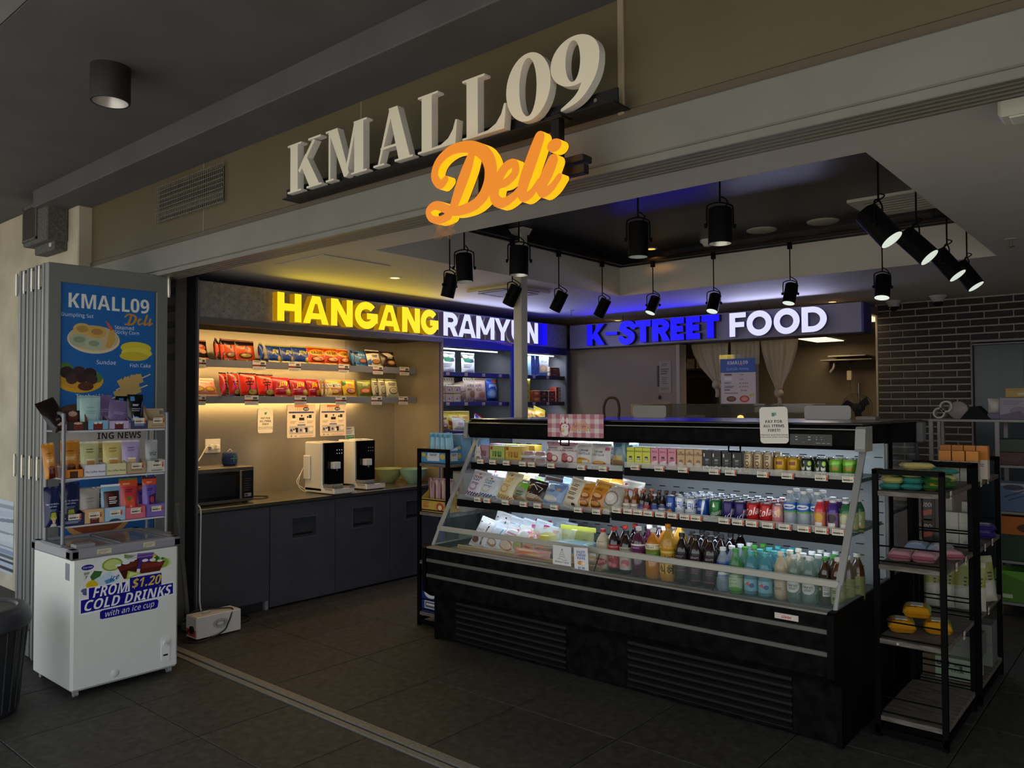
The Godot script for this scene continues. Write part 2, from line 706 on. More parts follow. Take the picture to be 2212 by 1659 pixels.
# ------------------------------------------------------------------ the place
func _ready() -> void:
	var cam := Camera3D.new()
	cam.name = "camera"
	cam.position = V(0, 1.65, 0)
	cam.rotation = V(deg_to_rad(1.4629), deg_to_rad(40.379), deg_to_rad(-0.1982))
	cam.fov = 52.004
	cam.near = 0.05
	cam.far = 100
	add_child(cam)
	cam.current = true
	var env := Environment.new()
	var sky := Sky.new()
	var sm := ProceduralSkyMaterial.new()
	sm.sky_top_color = Color("b2b8bd")
	sm.sky_horizon_color = Color("d2d3d0")
	sm.ground_bottom_color = Color("55534e")
	sm.ground_horizon_color = Color("d2d3d0")
	sm.sky_energy_multiplier = 1.55
	sky.sky_material = sm
	env.background_mode = Environment.BG_SKY
	env.sky = sky
	env.tonemap_mode = Environment.TONE_MAPPER_LINEAR
	env.tonemap_exposure = 1.0
	env.sdfgi_enabled = true
	env.ssao_enabled = true
	env.ssil_enabled = true
	var we := WorldEnvironment.new()
	we.name = "world_environment"
	we.environment = env
	add_child(we)
	var sun := DirectionalLight3D.new()
	sun.name = "sun"
	sun.light_color = Color("fff6ea")
	sun.light_energy = 3.2
	sun.light_angular_distance = 0.6
	sun.shadow_enabled = true
	sun.sky_mode = DirectionalLight3D.SKY_MODE_LIGHT_ONLY
	add_child(sun)
	sun.look_at_from_position(V(8, 12, 5), V(0, 0, 0), Vector3.UP)
	rng.seed = 7
	art()
	shell()
	outside()
	ceiling_fittings()
	cabinet()
	blue_units()
	kitchen()
	display_case()
	racks()
	back_corner()


func spot(called: String, at: Vector3, to: Vector3, col: String, e: float, angle := 45.0, size := 0.05) -> void:
	var l := SpotLight3D.new()
	l.name = called
	l.light_color = Color(col)
	l.light_energy = e
	l.spot_range = 14
	l.spot_attenuation = 2
	l.spot_angle = angle
	l.spot_angle_attenuation = 0.6
	l.light_size = size
	l.shadow_enabled = true
	add_child(l, true)
	var up := Vector3.UP if absf((to - at).normalized().y) < 0.95 else Vector3.BACK
	l.look_at_from_position(at, to, up)


func area(called: String, at: Vector3, to: Vector3, size: Vector2, col: String, e: float) -> void:
	var l := AreaLight3D.new()
	l.name = called
	l.area_size = size
	l.light_color = Color(col)
	l.light_energy = e
	l.area_range = 12
	l.area_attenuation = 2
	l.shadow_enabled = true
	add_child(l, true)
	var up := Vector3.UP if absf((to - at).normalized().y) < 0.95 else Vector3.BACK
	l.look_at_from_position(at, to, up)


func shell() -> void:
	# floor: dark tiles laid on a grout bed, inside and outside the track
	var grout := worn("grout", "45433e", .15, .85, .02, 1.5)
	var fl := struct("floor", bx(V(-14, -.3, -11), V(9, -.012, 9)), grout)
	var tiles: Array = []
	for k in 5:
		tiles.append(worn("tile%d" % k, ["383734", "363532", "3a3936", "353431", "373633"][k], .10, .55, .03, 1.1, .03))
	var S := .655
	for zone in 2:
		var z0 := -2.665 if zone == 0 else -1.35 + S
		var rows := 9 if zone == 0 else 4
		for r in rows:
			for c in 11:
				var x0 := -6.735 + c * S + (.0 if zone == 0 else .35)
				var za := z0 - (r + 1) * S + (.01 if zone == 0 else 0.0)
				var zb := za + S - .0045
				if zone == 1:
					zb = minf(zb, -2.535 + 20.0)
					if za < -2.535:
						za = -2.535
					if zb <= za:
						continue
				if x0 > -.2 - (za + 2.0) * .15 + 1.0:
					continue
				var m: Mesh = memo("tile%.2f" % (zb - za), func(): return MB.new().box(V(S - .0045, .014, zb - za), Vector3.ZERO, .003).mesh())
				part(fl, "tile", m, tiles[(r * 7 + c * 3 + zone) % 5], V(x0 + S / 2, -.007, (za + zb) / 2))
	part(fl, "paving", bx(V(-14, -.012, -1.35 + S), V(9, -.001, .8)), tiles[1])
	part(fl, "concrete_apron", bx(V(-14, -.02, .8), V(12, -.002, 14)), worn("apron", "b4b0a6", .06, .9, .02, 3.0))  # unseen ground, made pale to bounce light up onto the ceilings
	part(fl, "paving", bx(V(-14, -.012, -11), V(-6.74, -.001, -1.35 + S)), tiles[1])
	part(fl, "paving", bx(V(.47, -.012, -11), V(9, -.001, -1.35 + S)), tiles[1])
	part(fl, "paving", bx(V(-6.735, -.012, -11), V(.47, -.001, -8.56)), tiles[1])
	# sliding-door track let into the floor
	var tr := struct("trim_1", bx(V(-6.6, -.01, -2.655), V(3, .003, -2.60), .002), worn("track", "6f6e69", .12, .55, .05, .6, 0, .2))
	part(tr, "rail", bx(V(-6.6, -.01, -2.582), V(3, .003, -2.545), .002), worn("track", "6f6e69", .12, .55, .05, .6, 0, .2))
	part(tr, "groove", bx(V(-6.6, -.01, -2.60), V(3, -.006, -2.582)), mat("16150f", .8))
	# walls
	var cream := worn("cream", "b9b29c", .1, .8, .01, 2.5, .05)
	struct("wall_left", bx(V(-14, -.1, -3.1), V(-6.63, 3.37, -2.5), .008), cream)
	struct("wall_back", bx(V(-9, -.1, -10.3), V(3.2, 3.4, -10.1)), mat("6d6252", .8))
	struct("wall_right", bx(V(3, -.1, -10.3), V(3.2, 3.4, -2.6)), mat("8d877c", .8))
	# the fascia over the shop front: brown panels over a grey door head
	var wf := struct("wall_front", bx(V(-6.63, 2.76, -2.82), V(9, 3.38, -2.63)), mat("2a2620", .8))
	var brown := worn("fascia", "595038", .05, .5, .004, 3.0)
	var xs := [-6.63, -4.86, -3.24, -1.642, 0.0, 1.6, 3.2, 4.8, 6.4, 9.0]
	for i in xs.size() - 1:
		part(wf, "panel", bx(V(xs[i] + .004, 2.79, -2.64), V(xs[i + 1] - .004, 3.3, -2.6), .004), brown)
	for x in [-1.642]:
		part(wf, "cover_strip", bx(V(x - .014, 2.775, -2.61), V(x + .014, 3.3, -2.588), .003), mat("8c8069", .5))
	for x in [-4.86, -3.24]:
		part(wf, "cover_strip", bx(V(x - .006, 2.79, -2.61), V(x + .006, 3.3, -2.5985), .001), mat("7d7158", .5))
	part(wf, "flashing", bx(V(-6.63, 2.752, -2.64), V(9, 2.79, -2.592), .003), mat("564c3c", .5))
	var grey := worn("headgrey", "74736c", .04, .45, .01, 2.0)
	var head := struct("trim_2", bx(V(-6.63, 2.588, -2.80), V(9, 2.752, -2.572), .006), grey)
	part(head, "lower_rail", bx(V(-6.63, 2.553, -2.60), V(9, 2.5855, -2.570), .003), grey)
	for k in 4:
		part(head, "guide_rail", bx(V(-6.2, 2.555, -2.635 - k * .036), V(9, 2.6, -2.613 - k * .036), .003), mat("74726b", .5, .2))
	part(head, "guide_slot", bx(V(-6.2, 2.577, -2.79), V(9, 2.62, -2.61)), mat("12110f", .8))
	# walkway soffit with its dropped bulkhead
	var soff := worn("soffit", "505054", .04, .7, .01, 3.0)
	var so := struct("soffit", bx(V(-14, 3.37, -2.7), V(2.6, 3.5, -1.19)), soff)
	part(so, "bulkhead", bx(V(-6.98, 3.235, -2.7), V(2.6, 3.375, -2.29), .006), soff)
	part(so, "ceiling_panel", bx(V(-14, 3.374, -1.183), V(2.6, 3.5, 1.3)), worn("soffit2", "77787a", .04, .7, .01, 3.0))
	so.name = "ceiling_walkway"
	# shop ceiling with a black-topped recess
	var white := worn("ceil", "c9c7c2", .02, .75, .01, 2.0)
	var mb := MB.new()
	var cy := 2.68
	mb.span(V(-6.7, cy, -10.2), V(-4.08, cy + .5, -2.78))
	mb.span(V(-.97, cy, -10.2), V(3.1, cy + .5, -2.78))
	mb.span(V(-4.08, cy, -3.39), V(-.97, cy + .5, -2.78))
	mb.span(V(-4.08, cy, -10.2), V(-.97, cy + .5, -6.40))
	var ce := struct("ceiling", mb.mesh(), white)
	var blk := worn("blackceil", "131319", .1, .35, .01, 2.0)
	var lid := MB.new()
	lid.span(V(-4.2, 3.05, -6.5), V(-.85, 3.2, -3.3))
	lid.span(V(-4.081, 2.95, -6.41), V(-4.06, 3.06, -3.38))
	lid.span(V(-.99, 2.95, -6.41), V(-.969, 3.06, -3.38))
	lid.span(V(-4.08, 2.95, -6.41), V(-.97, 3.06, -6.38))
	lid.span(V(-4.08, 2.95, -3.41), V(-.97, 3.06, -3.38))
	part(ce, "recess_lining", lid.mesh(), blk)
	# store shell behind the cabinets
	struct("wall_side", bx(V(-6.75, -.1, -10.2), V(-6.5, 3.4, -2.98)), mat("3a3833", .8))
	# white steel post
	var col := struct("trim_3", bx(V(-4.03, 1.53, -4.84), V(-3.948, 3.05, -4.757), .006), mat("b9b6ac", .4))
	part(col, "cap", MB.new().prism([PackedVector2Array([Vector2(-.041, 0), Vector2(.041, 0), Vector2(.075, .045), Vector2(-.075, .045)])], -.06, .06).mesh(), mat("b9b6ac", .4), V(-3.989, 3.0, -4.80))




# ------------------------------------------------------------------ goods
func pouch_mesh(w: float, h: float, d: float, style: String) -> Mesh:
	return memo("pouch|%.3f|%.3f|%.3f|%s" % [w, h, d, style], func() -> Mesh:
		var mb := MB.new()
		var R := 11
		var C := 9
		for side in [1.0, -1.0]:
			var g: Array = []
			for i in R:
				var v := float(i) / (R - 1)
				var f := 0.0
				if style == "stand":
					f = pow(minf(v / .8, 1.0), .75) * (1.0 if v < .85 else 1.0 - pow((v - .85) / .15, 2) * .6)
				else:
					f = pow(maxf(0, 1.0 - pow(absf(2 * v - 1), 2.6)), .6)
				var row: Array = []
				for j in C:
					var u := 2.0 * j / (C - 1) - 1.0
					var t := f * pow(maxf(0, 1.0 - pow(absf(u), 2.4)), .55)
					var wr := sin(7.0 * u + 5.0 * v + side * 1.7) * .05 + sin(13.0 * v - 4.0 * u * side) * .035 + sin(17.0 * u * v + 2.0) * .03
					var z: float = side * d / 2 * (t + wr * minf(1, t * 3))
					var ws := 1.0 - (.05 * f if style != "stand" else .03 * f)
					row.append(Vector3(u * w / 2 * ws, h * (1 - v), z))
				g.append(row)
			if side < 0:
				for r in g:
					r.reverse()
			mb.sheet(g)
		return mb.mesh())


func seal_mesh(w: float, h: float) -> Mesh:
	return memo("seal|%.3f|%.3f" % [w, h], func() -> Mesh:
		var mb := MB.new()
		for side in [1.0, -1.0]:
			var g: Array = []
			for i in 5:
				var row: Array = []
				for j in 13:
					row.append(Vector3((j / 12.0 - .5) * w, h * (1 - i / 4.0) + (.0016 if i == 0 and j % 2 else 0.0), (.0006 if i % 2 else 0.0) + .0005 * side + sin(j * 1.3) * .0012))
				if side < 0:
					row.reverse()
				g.append(row)
			mb.sheet(g, false)
		return mb.mesh())


func packet(called: String, label: String, at: Vector3, turn: float, print_: String, w: float, h: float, d: float, style := "pillow", lean := 0.0, roll := 0.0, group := "", cat := "packet", rough := 0.3) -> Node3D:
	var o := thing(called, label, cat, at, turn, group)
	o.rotation = Vector3(-lean, turn, roll)
	var m := pm(print_, rough)
	var sh := minf(.012, h * .09)
	part(o, "body", pouch_mesh(w, h - sh, d, style), m, V(0, sh if style == "pillow" else 0.0, 0))
	part(o, "seal", seal_mesh(w * .98, sh), m, V(0, h - sh if style == "stand" else h - .001, 0))
	if style == "pillow":
		part(o, "seal", seal_mesh(w * .98, sh), m, V(0, 0, 0))
	return o


func tray(called: String, label: String, at: Vector3, turn: float, print_: String, w: float, front: float, back: float, depth: float, group := "") -> Node3D:
	# an open display box: low printed lip, rising sides
	var o := thing(called, label, "display box", at, turn, group)
	var m := pm(print_, .6)
	part(o, "front_lip", bx(V(-w / 2, 0, depth / 2 - .003), V(w / 2, front, depth / 2)), m)
	for s in [-1.0, 1.0]:
		part(o, "side", MB.new().prism([PackedVector2Array([Vector2(-depth / 2, 0), Vector2(depth / 2, 0), Vector2(depth / 2, front), Vector2(-depth / 2 + .02, back), Vector2(-depth / 2, back)])], -.0015, .0015).mesh(), m, V(s * w / 2, 0, 0), V(0, -PI / 2, 0))
	part(o, "base", bx(V(-w / 2, 0, -depth / 2), V(w / 2, .003, depth / 2)), m)
	part(o, "back", bx(V(-w / 2, 0, -depth / 2), V(w / 2, back, -depth / 2 + .003)), m)
	return o


func carton(called: String, label: String, at: Vector3, turn: float, print_: String, w: float, h: float, d: float, group := "", cat := "carton", bv := .002) -> Node3D:
	var o := thing(called, label, cat, at, turn, group)
	part(o, "body", memo("box|%.3f|%.3f|%.3f" % [w, h, d], func(): return MB.new().box(V(w, h, d), V(0, h / 2, 0), bv).mesh()), pm(print_, .4))
	return o


func ticket(at: Vector3, turn: float, label: String, group: String, tilt := 0.0, print_ := "ticket", w := .062, h := .03) -> void:
	var o := solo("price_ticket", label, "price tag", memo("ticket%.3f" % w, func(): return MB.new().box(V(w, h, .0012)).mesh()), pm(print_, .5), at, turn, group)
	o.rotation = V(-tilt, turn, 0)


func placard(called: String, label: String, cat: String, at: Vector3, turn: float, print_: String, w: float, h: float, r := .012, t := .003, lean := 0.0) -> MeshInstance3D:
	# a flat sign with rounded corners, its base line at y = 0
	var pts := PackedVector2Array()
	for c in 4:
		for k in 5:
			var a := PI / 2 * (c + k / 4.0)
			pts.append(Vector2((w / 2 - r) * (1 if c in [0, 3] else -1) + r * cos(a), h / 2 + (h / 2 - r) * (1 if c < 2 else -1) + r * sin(a)))
	var o := solo(called, label, cat, MB.new().prism([pts], 0, t, Rect2(-w / 2, 0, w, h), true).mesh(), pm(print_, .35), at, turn)
	o.rotation = V(-lean, turn, 0)
	return o


# ------------------------------------------------------------------ outside the shop front
func outside() -> void:
	var grey := mat("757876", .45, .1)
	var grey2 := mat("686b6a", .5, .1)
	# stack of folded door leaves
	var xs := [-5.436, -5.578, -5.73, -5.885]
	for i in 4:
		var x: float = xs[i]
		var mb := MB.new()
		var za := -2.646
		var zb := -1.877 - .004 * i
		var t := .115
		for s in [[za, za + .078], [zb - .078, zb]]:
			mb.span(V(x - t, .02, s[0]), V(x, 2.56, s[1]), .004)
		mb.span(V(x - t, 2.44, za + .07), V(x, 2.56, zb - .07), .004)
		mb.span(V(x - t, .02, za + .07), V(x, .26, zb - .07), .004)
		var d := struct("door_%d" % (i + 1), mb.mesh(), grey if i == 0 else grey2)
		part(d, "infill", bx(V(x - t + .02, .25, za + .07), V(x - .022, 2.45, zb - .07)), mat("5d605f", .5, .1))
		part(d, "edge_strip", bx(V(x - t * .62, .02, zb - .002), V(x - t * .52, 2.56, zb + .008), .002), mat("83868a", .4, .2))
		for y in [2.5, 1.28, .3]:
			part(d, "hinge", MB.new().lathe([Vector2(0, -.075), Vector2(.008, -.075), Vector2(.008, -.055), Vector2(.0095, -.055), Vector2(.0095, .055), Vector2(.008, .055), Vector2(.008, .075), Vector2(0, .075)], 10).mesh(), mat("b9b6aa", .3, .9), V(x - t - .012, y - .03, zb + .008))
			part(d, "hinge", bx(V(x - t - .03, y - .09, zb - .001), V(x - t + .008, y + .03, zb + .004), .001), mat("9a988f", .35, .8))
	part(get_node("door_1"), "hinge", MB.new().lathe([Vector2(0, -.09), Vector2(.008, -.09), Vector2(.011, -.06), Vector2(.011, .06), Vector2(.008, .09), Vector2(0, .09)], 10).mesh(), mat("cfcabb", .3, .9), V(-5.43, 2.5, -2.65))
	var l5 := struct("door_5", bx(V(-6.12, .02, -2.64), V(-6.03, 2.53, -1.93), .006), mat("5f6366", .5, .1))
	part(l5, "edge_strip", bx(V(-6.085, .02, -1.932), V(-6.075, 2.53, -1.92), .002), mat("83868a", .4, .2))
	solo("poster", "tall blue menu poster with dumplings and skewers on the folded grey door", "poster", bx(V(-.304, 0, -.002), V(.304, 1.72, .002)), pm("poster", .35), V(-5.452, .74, -2.258), TAU2)
	solo("mural_decal", "blue and white striped decal on the cream wall at the far left", "decal", bx(V(-.6, 0, 0), V(.6, .66, .003)), pm("mural", .5), V(-8.59, .13, -2.5))

	# old speaker box under the soffit
	var sp := thing("wall_speaker", "weathered grey speaker box with a dark grille high on the cream wall", "speaker", V(-7.06, 2.9, -2.5))
	part(sp, "housing", bx(V(-.29, .07, 0), V(.24, .42, .16), .01), worn("rustbox", "4c4b49", .14, .8, .03, .5, .3))
	part(sp, "grille", bx(V(-.25, .12, .155), V(.02, .37, .168), .004), worn("rustgrille", "2a2320", .12, .9, .05, .3, .5))
	part(sp, "frame", MB.new().span(V(-.27, .10, .158), V(.04, .12, .172), .002).span(V(-.27, .37, .158), V(.04, .39, .172), .002).span(V(-.27, .10, .158), V(-.25, .39, .172), .002).span(V(.02, .10, .158), V(.04, .39, .172), .002).mesh(), worn("rustbox", "4c4b49", .14, .8, .03, .5, .3))
	part(sp, "bracket", bx(V(-.2, 0, 0), V(.22, .09, .10), .006), worn("rustbox", "4c4b49", .14, .8, .03, .5, .3))
	part(sp, "sticker", bx(V(.12, .03, .101), V(.17, .06, .103)), mat("b9b7ae", .6))

	# round downlight on the soffit
	var dlt := thing("ceiling_downlight", "black cylinder downlight fixed to the dark walkway ceiling", "downlight", V(-4.12, 3.19, -1.70))
	part(dlt, "housing", MB.new().lathe([Vector2(.083, .0), Vector2(.092, .0), Vector2(.094, .004), Vector2(.094, .18), Vector2(0, .18)], 40).mesh(), mat("1c1d1f", .6))
	part(dlt, "reflector", MB.new().lathe([Vector2(.083, .001), Vector2(.062, .055), Vector2(0, .055)], 40).mesh(), mat("c3c3c3", .35, .6))
	part(dlt, "lamp", MB.new().lathe([Vector2(0, .044), Vector2(.052, .046), Vector2(.055, .055)], 30).mesh(), mat("d8d8d4", .5))

	# ventilation grille in the fascia
	var vg := thing("vent_grille", "grey wire-mesh ventilation grille in the brown fascia", "vent", V(-5.03, 2.935, -2.6))
	part(vg, "opening", bx(V(-.43, .015, -.01), V(.43, .235, .003)), mat("171613", .9))
	part(vg, "louvre", bx(V(-.43, .15, .003), V(.43, .166, .012), .002), mat("4a4841", .6))
	part(vg, "louvre", bx(V(-.43, .03, .003), V(.43, .085, .008), .002), mat("4a4841", .6))
	var vm := MB.new()
	for k in 38:
		var x := -.45 + k * .9 / 37
		vm.box(V(.0045, .262, .004), V(x, .122, .02))
	for k in 9:
		vm.box(V(.91, .0035, .004), V(0, .0 + k * .0305, .024))
	part(vg, "mesh", vm.mesh(), mat("7d7a70", .5, .3))

	signs_front()
	freezer()
	freezer_rack()

	# bin
	var bn := thing("rubbish_bin", "dark grey plastic wheel-less rubbish bin with a domed lid", "bin", V(-4.93, 0, -1.37))
	part(bn, "body", MB.new().lathe([Vector2(0, .005), Vector2(.185, .005), Vector2(.195, .02), Vector2(.235, .47), Vector2(.235, .50), Vector2(.215, .50), Vector2(.175, .03), Vector2(0, .03)], 48).mesh(), mat("25272a", .5))
	var rb := MB.new()
	for k in 26:
		var a := TAU * k / 26
		var c := V(sin(a), 0, cos(a))
		rb.tube([c * .196 + V(0, .03, 0), c * .236 + V(0, .46, 0)], .006, 6)
	part(bn, "rib", rb.mesh(), mat("25272a", .5)).set_meta("kind", "stuff")
	part(bn, "lid", MB.new().lathe([Vector2(.245, .47), Vector2(.252, .468), Vector2(.256, .49), Vector2(.25, .535), Vector2(.238, .562), Vector2(.22, .572), Vector2(.19, .572), Vector2(.18, .562), Vector2(0, .566)], 48).mesh(), mat("35373b", .45))
	part(bn, "handle", MB.new().tube([V(.02, .47, .256), V(.06, .46, .275), V(.16, .45, .24), V(.2, .47, .16)], .012, 8).mesh(), mat("25272a", .5))
	var ts: Array = []
	for i in 6:
		var r: Array = []
		for j in 7:
			r.append(V((j / 6.0 - .5) * .2, .003 + .012 * absf(sin(i * 1.9 + j * 2.3)), (i / 5.0 - .5) * -.13))
		r.reverse()
		ts.append(r)
	ts.reverse()
	var tmb := MB.new()
	tmb.sheet(ts, false)
	solo("paper_napkin", "crumpled white paper napkin lying on the bin lid", "napkin", tmb.mesh(), mat("e4e4de", .9), V(-4.99, .572, -1.36), .5)

	# leaning pole
	var po := thing("metal_pole", "grey metal pole leaning between the freezer and the dark cabinet", "pole", V(-5.58, 0, -2.89))
	part(po, "shaft", MB.new().tube([V(0, .02, 0), V(.30, .97, .24)], .016, 10).mesh(), mat("70736f", .4, .4))
	part(po, "foot", bx(V(-.06, 0, -.03), V(.05, .05, .03), .008), mat("5f6260", .5, .3))

	# white power unit on the floor with its leads
	var ups := thing("power_transformer", "white metal power transformer box on the floor beside the cabinet", "transformer", V(-5.355, 0, -2.965), TAU2)
	part(ups, "case", bx(V(-.17, .008, -.075), V(.17, .16, .075), .004), mat("d2d0c8", .4))
	var gr := MB.new()
	for i in 9:
		for k in 12:
			var a := TAU * (k + i * .5) / 12
			gr.box(V(.008, .003, .002), V(.01 + cos(a) * (.03 + i * .0035), .088 + sin(a) * (.012 + i * .0028), .0755))
	part(ups, "vent", gr.mesh(), mat("77756f", .7))
	part(ups, "end_panel", bx(V(-.173, .02, -.07), V(-.169, .15, .07), .001), pm("upsend", .5))
	part(ups, "socket", MB.new().lathe([Vector2(.0, .0), Vector2(.025, .0), Vector2(.028, .012), Vector2(0, .014)], 16).mesh(), mat("17171a", .4), V(-.172, .07, .02), V(0, 0, PI / 2))
	part(ups, "handle", MB.new().tube([V(-.09, .16, 0), V(-.09, .172, 0), V(-.03, .172, 0), V(-.03, .16, 0)], .005, 6).mesh(), mat("b9b7af", .4))
	for x in [-.13, .13]:
		for z in [-.05, .05]:
			part(ups, "foot", MB.new().lathe([Vector2(0, 0), Vector2(.01, 0), Vector2(.012, .009)], 8).mesh(), mat("1a1a1a", .7), V(x, 0, z))
	solo("black_cable", "black lead looped over the white power transformer", "cable", MB.new().tube(curve([V(-5.37, .06, -2.78), V(-5.33, .012, -2.72), V(-5.22, .008, -2.80), V(-5.26, .03, -2.98), V(-5.272, .08, -3.03), V(-5.28, .14, -3.06), V(-5.31, .168, -3.08), V(-5.37, .17, -3.02), V(-5.42, .17, -2.92), V(-5.43, .168, -2.84), V(-5.45, .1, -2.76), V(-5.5, .01, -2.70)]), .005, 8).mesh(), mat("131316", .5))
	solo("white_cord", "white cord hanging down from the counter to the transformer", "cable", MB.new().tube(curve([V(-5.66, .91, -2.975), V(-5.605, .885, -2.985), V(-5.60, .80, -2.99), V(-5.60, .4, -2.985), V(-5.58, .2, -2.975), V(-5.42, .17, -2.9)]), .0055, 8).mesh(), mat("d9d9d6", .5))
	solo("cable_bundle", "tangle of black leads under the counter plinth", "cable", MB.new().tube(curve([V(-5.6, .01, -3.2), V(-5.5, .012, -3.28), V(-5.45, .01, -3.2), V(-5.55, .02, -3.14), V(-5.62, .014, -3.3), V(-5.5, .02, -3.34), V(-5.44, .01, -3.25), V(-5.55, .012, -3.22), V(-5.66, .01, -3.36)]), .006, 6).mesh(), mat("131316", .5))


func curve(pts: Array) -> Array:
	var out: Array = []
	for i in pts.size() - 1:
		var a: Vector3 = pts[maxi(i - 1, 0)]
		var d: Vector3 = pts[mini(i + 2, pts.size() - 1)]
		for k in 6:
			out.append(pts[i].cubic_interpolate(pts[i + 1], a, d, k / 6.0))
	out.append(pts[-1])
	return out


func poly(a: Array) -> PackedVector2Array:
	var p := PackedVector2Array()
	for i in range(0, a.size(), 2):
		p.append(Vector2(a[i], a[i + 1]))
	return p


func oval(cx: float, cy: float, rx: float, ry: float, seg := 28) -> PackedVector2Array:
	var p := PackedVector2Array()
	for k in seg:
		p.append(Vector2(cx + rx * cos(TAU * k / seg), cy + ry * sin(TAU * k / seg)))
	return p


func join(a: Array) -> Array:
	# union of simple outlines
	var out: Array = []
	for p in a:
		var cur: PackedVector2Array = p
		if Geometry2D.is_polygon_clockwise(cur):
			cur.reverse()
		var piece := cur.duplicate()
		var i := 0
		var holes: Array = []
		while i < out.size():
			if Geometry2D.is_polygon_clockwise(out[i]):
				# a hole of the earlier union: cut the newcomer out of it
				var left := Geometry2D.clip_polygons(rev(out[i]), piece)
				out.remove_at(i)
				for q in left:
					if not Geometry2D.is_polygon_clockwise(q):
						holes.append(rev(q))
				continue
			var m := Geometry2D.merge_polygons(out[i], cur)
			var solid := m.filter(func(q): return not Geometry2D.is_polygon_clockwise(q))
			if solid.size() == 1:
				cur = solid[0]
				for q in m:
					if Geometry2D.is_polygon_clockwise(q):
						holes.append(q)
				out.remove_at(i)
			else:
				i += 1
		out.append(cur)
		out.append_array(holes)
	return out


func rev(p: PackedVector2Array) -> PackedVector2Array:
	var q := p.duplicate()
	q.reverse()
	return q


func brush(pts: Array, seg := 7) -> Array:
	# a stroke of changing width: pts of Vector3(x, y, width)
	var s := curve(pts)
	var out: Array = []
	for i in s.size() - 1:
		var a: Vector3 = s[i]
		var b: Vector3 = s[i + 1]
		var hull := PackedVector2Array()
		for k in 14:
			var an := TAU * k / 14
			hull.append(Vector2(a.x + a.z / 2 * cos(an), a.y + a.z / 2 * sin(an)))
			hull.append(Vector2(b.x + b.z / 2 * cos(an), b.y + b.z / 2 * sin(an)))
		var h := Geometry2D.convex_hull(hull)
		h.remove_at(h.size() - 1)
		out.append(h)
	return out


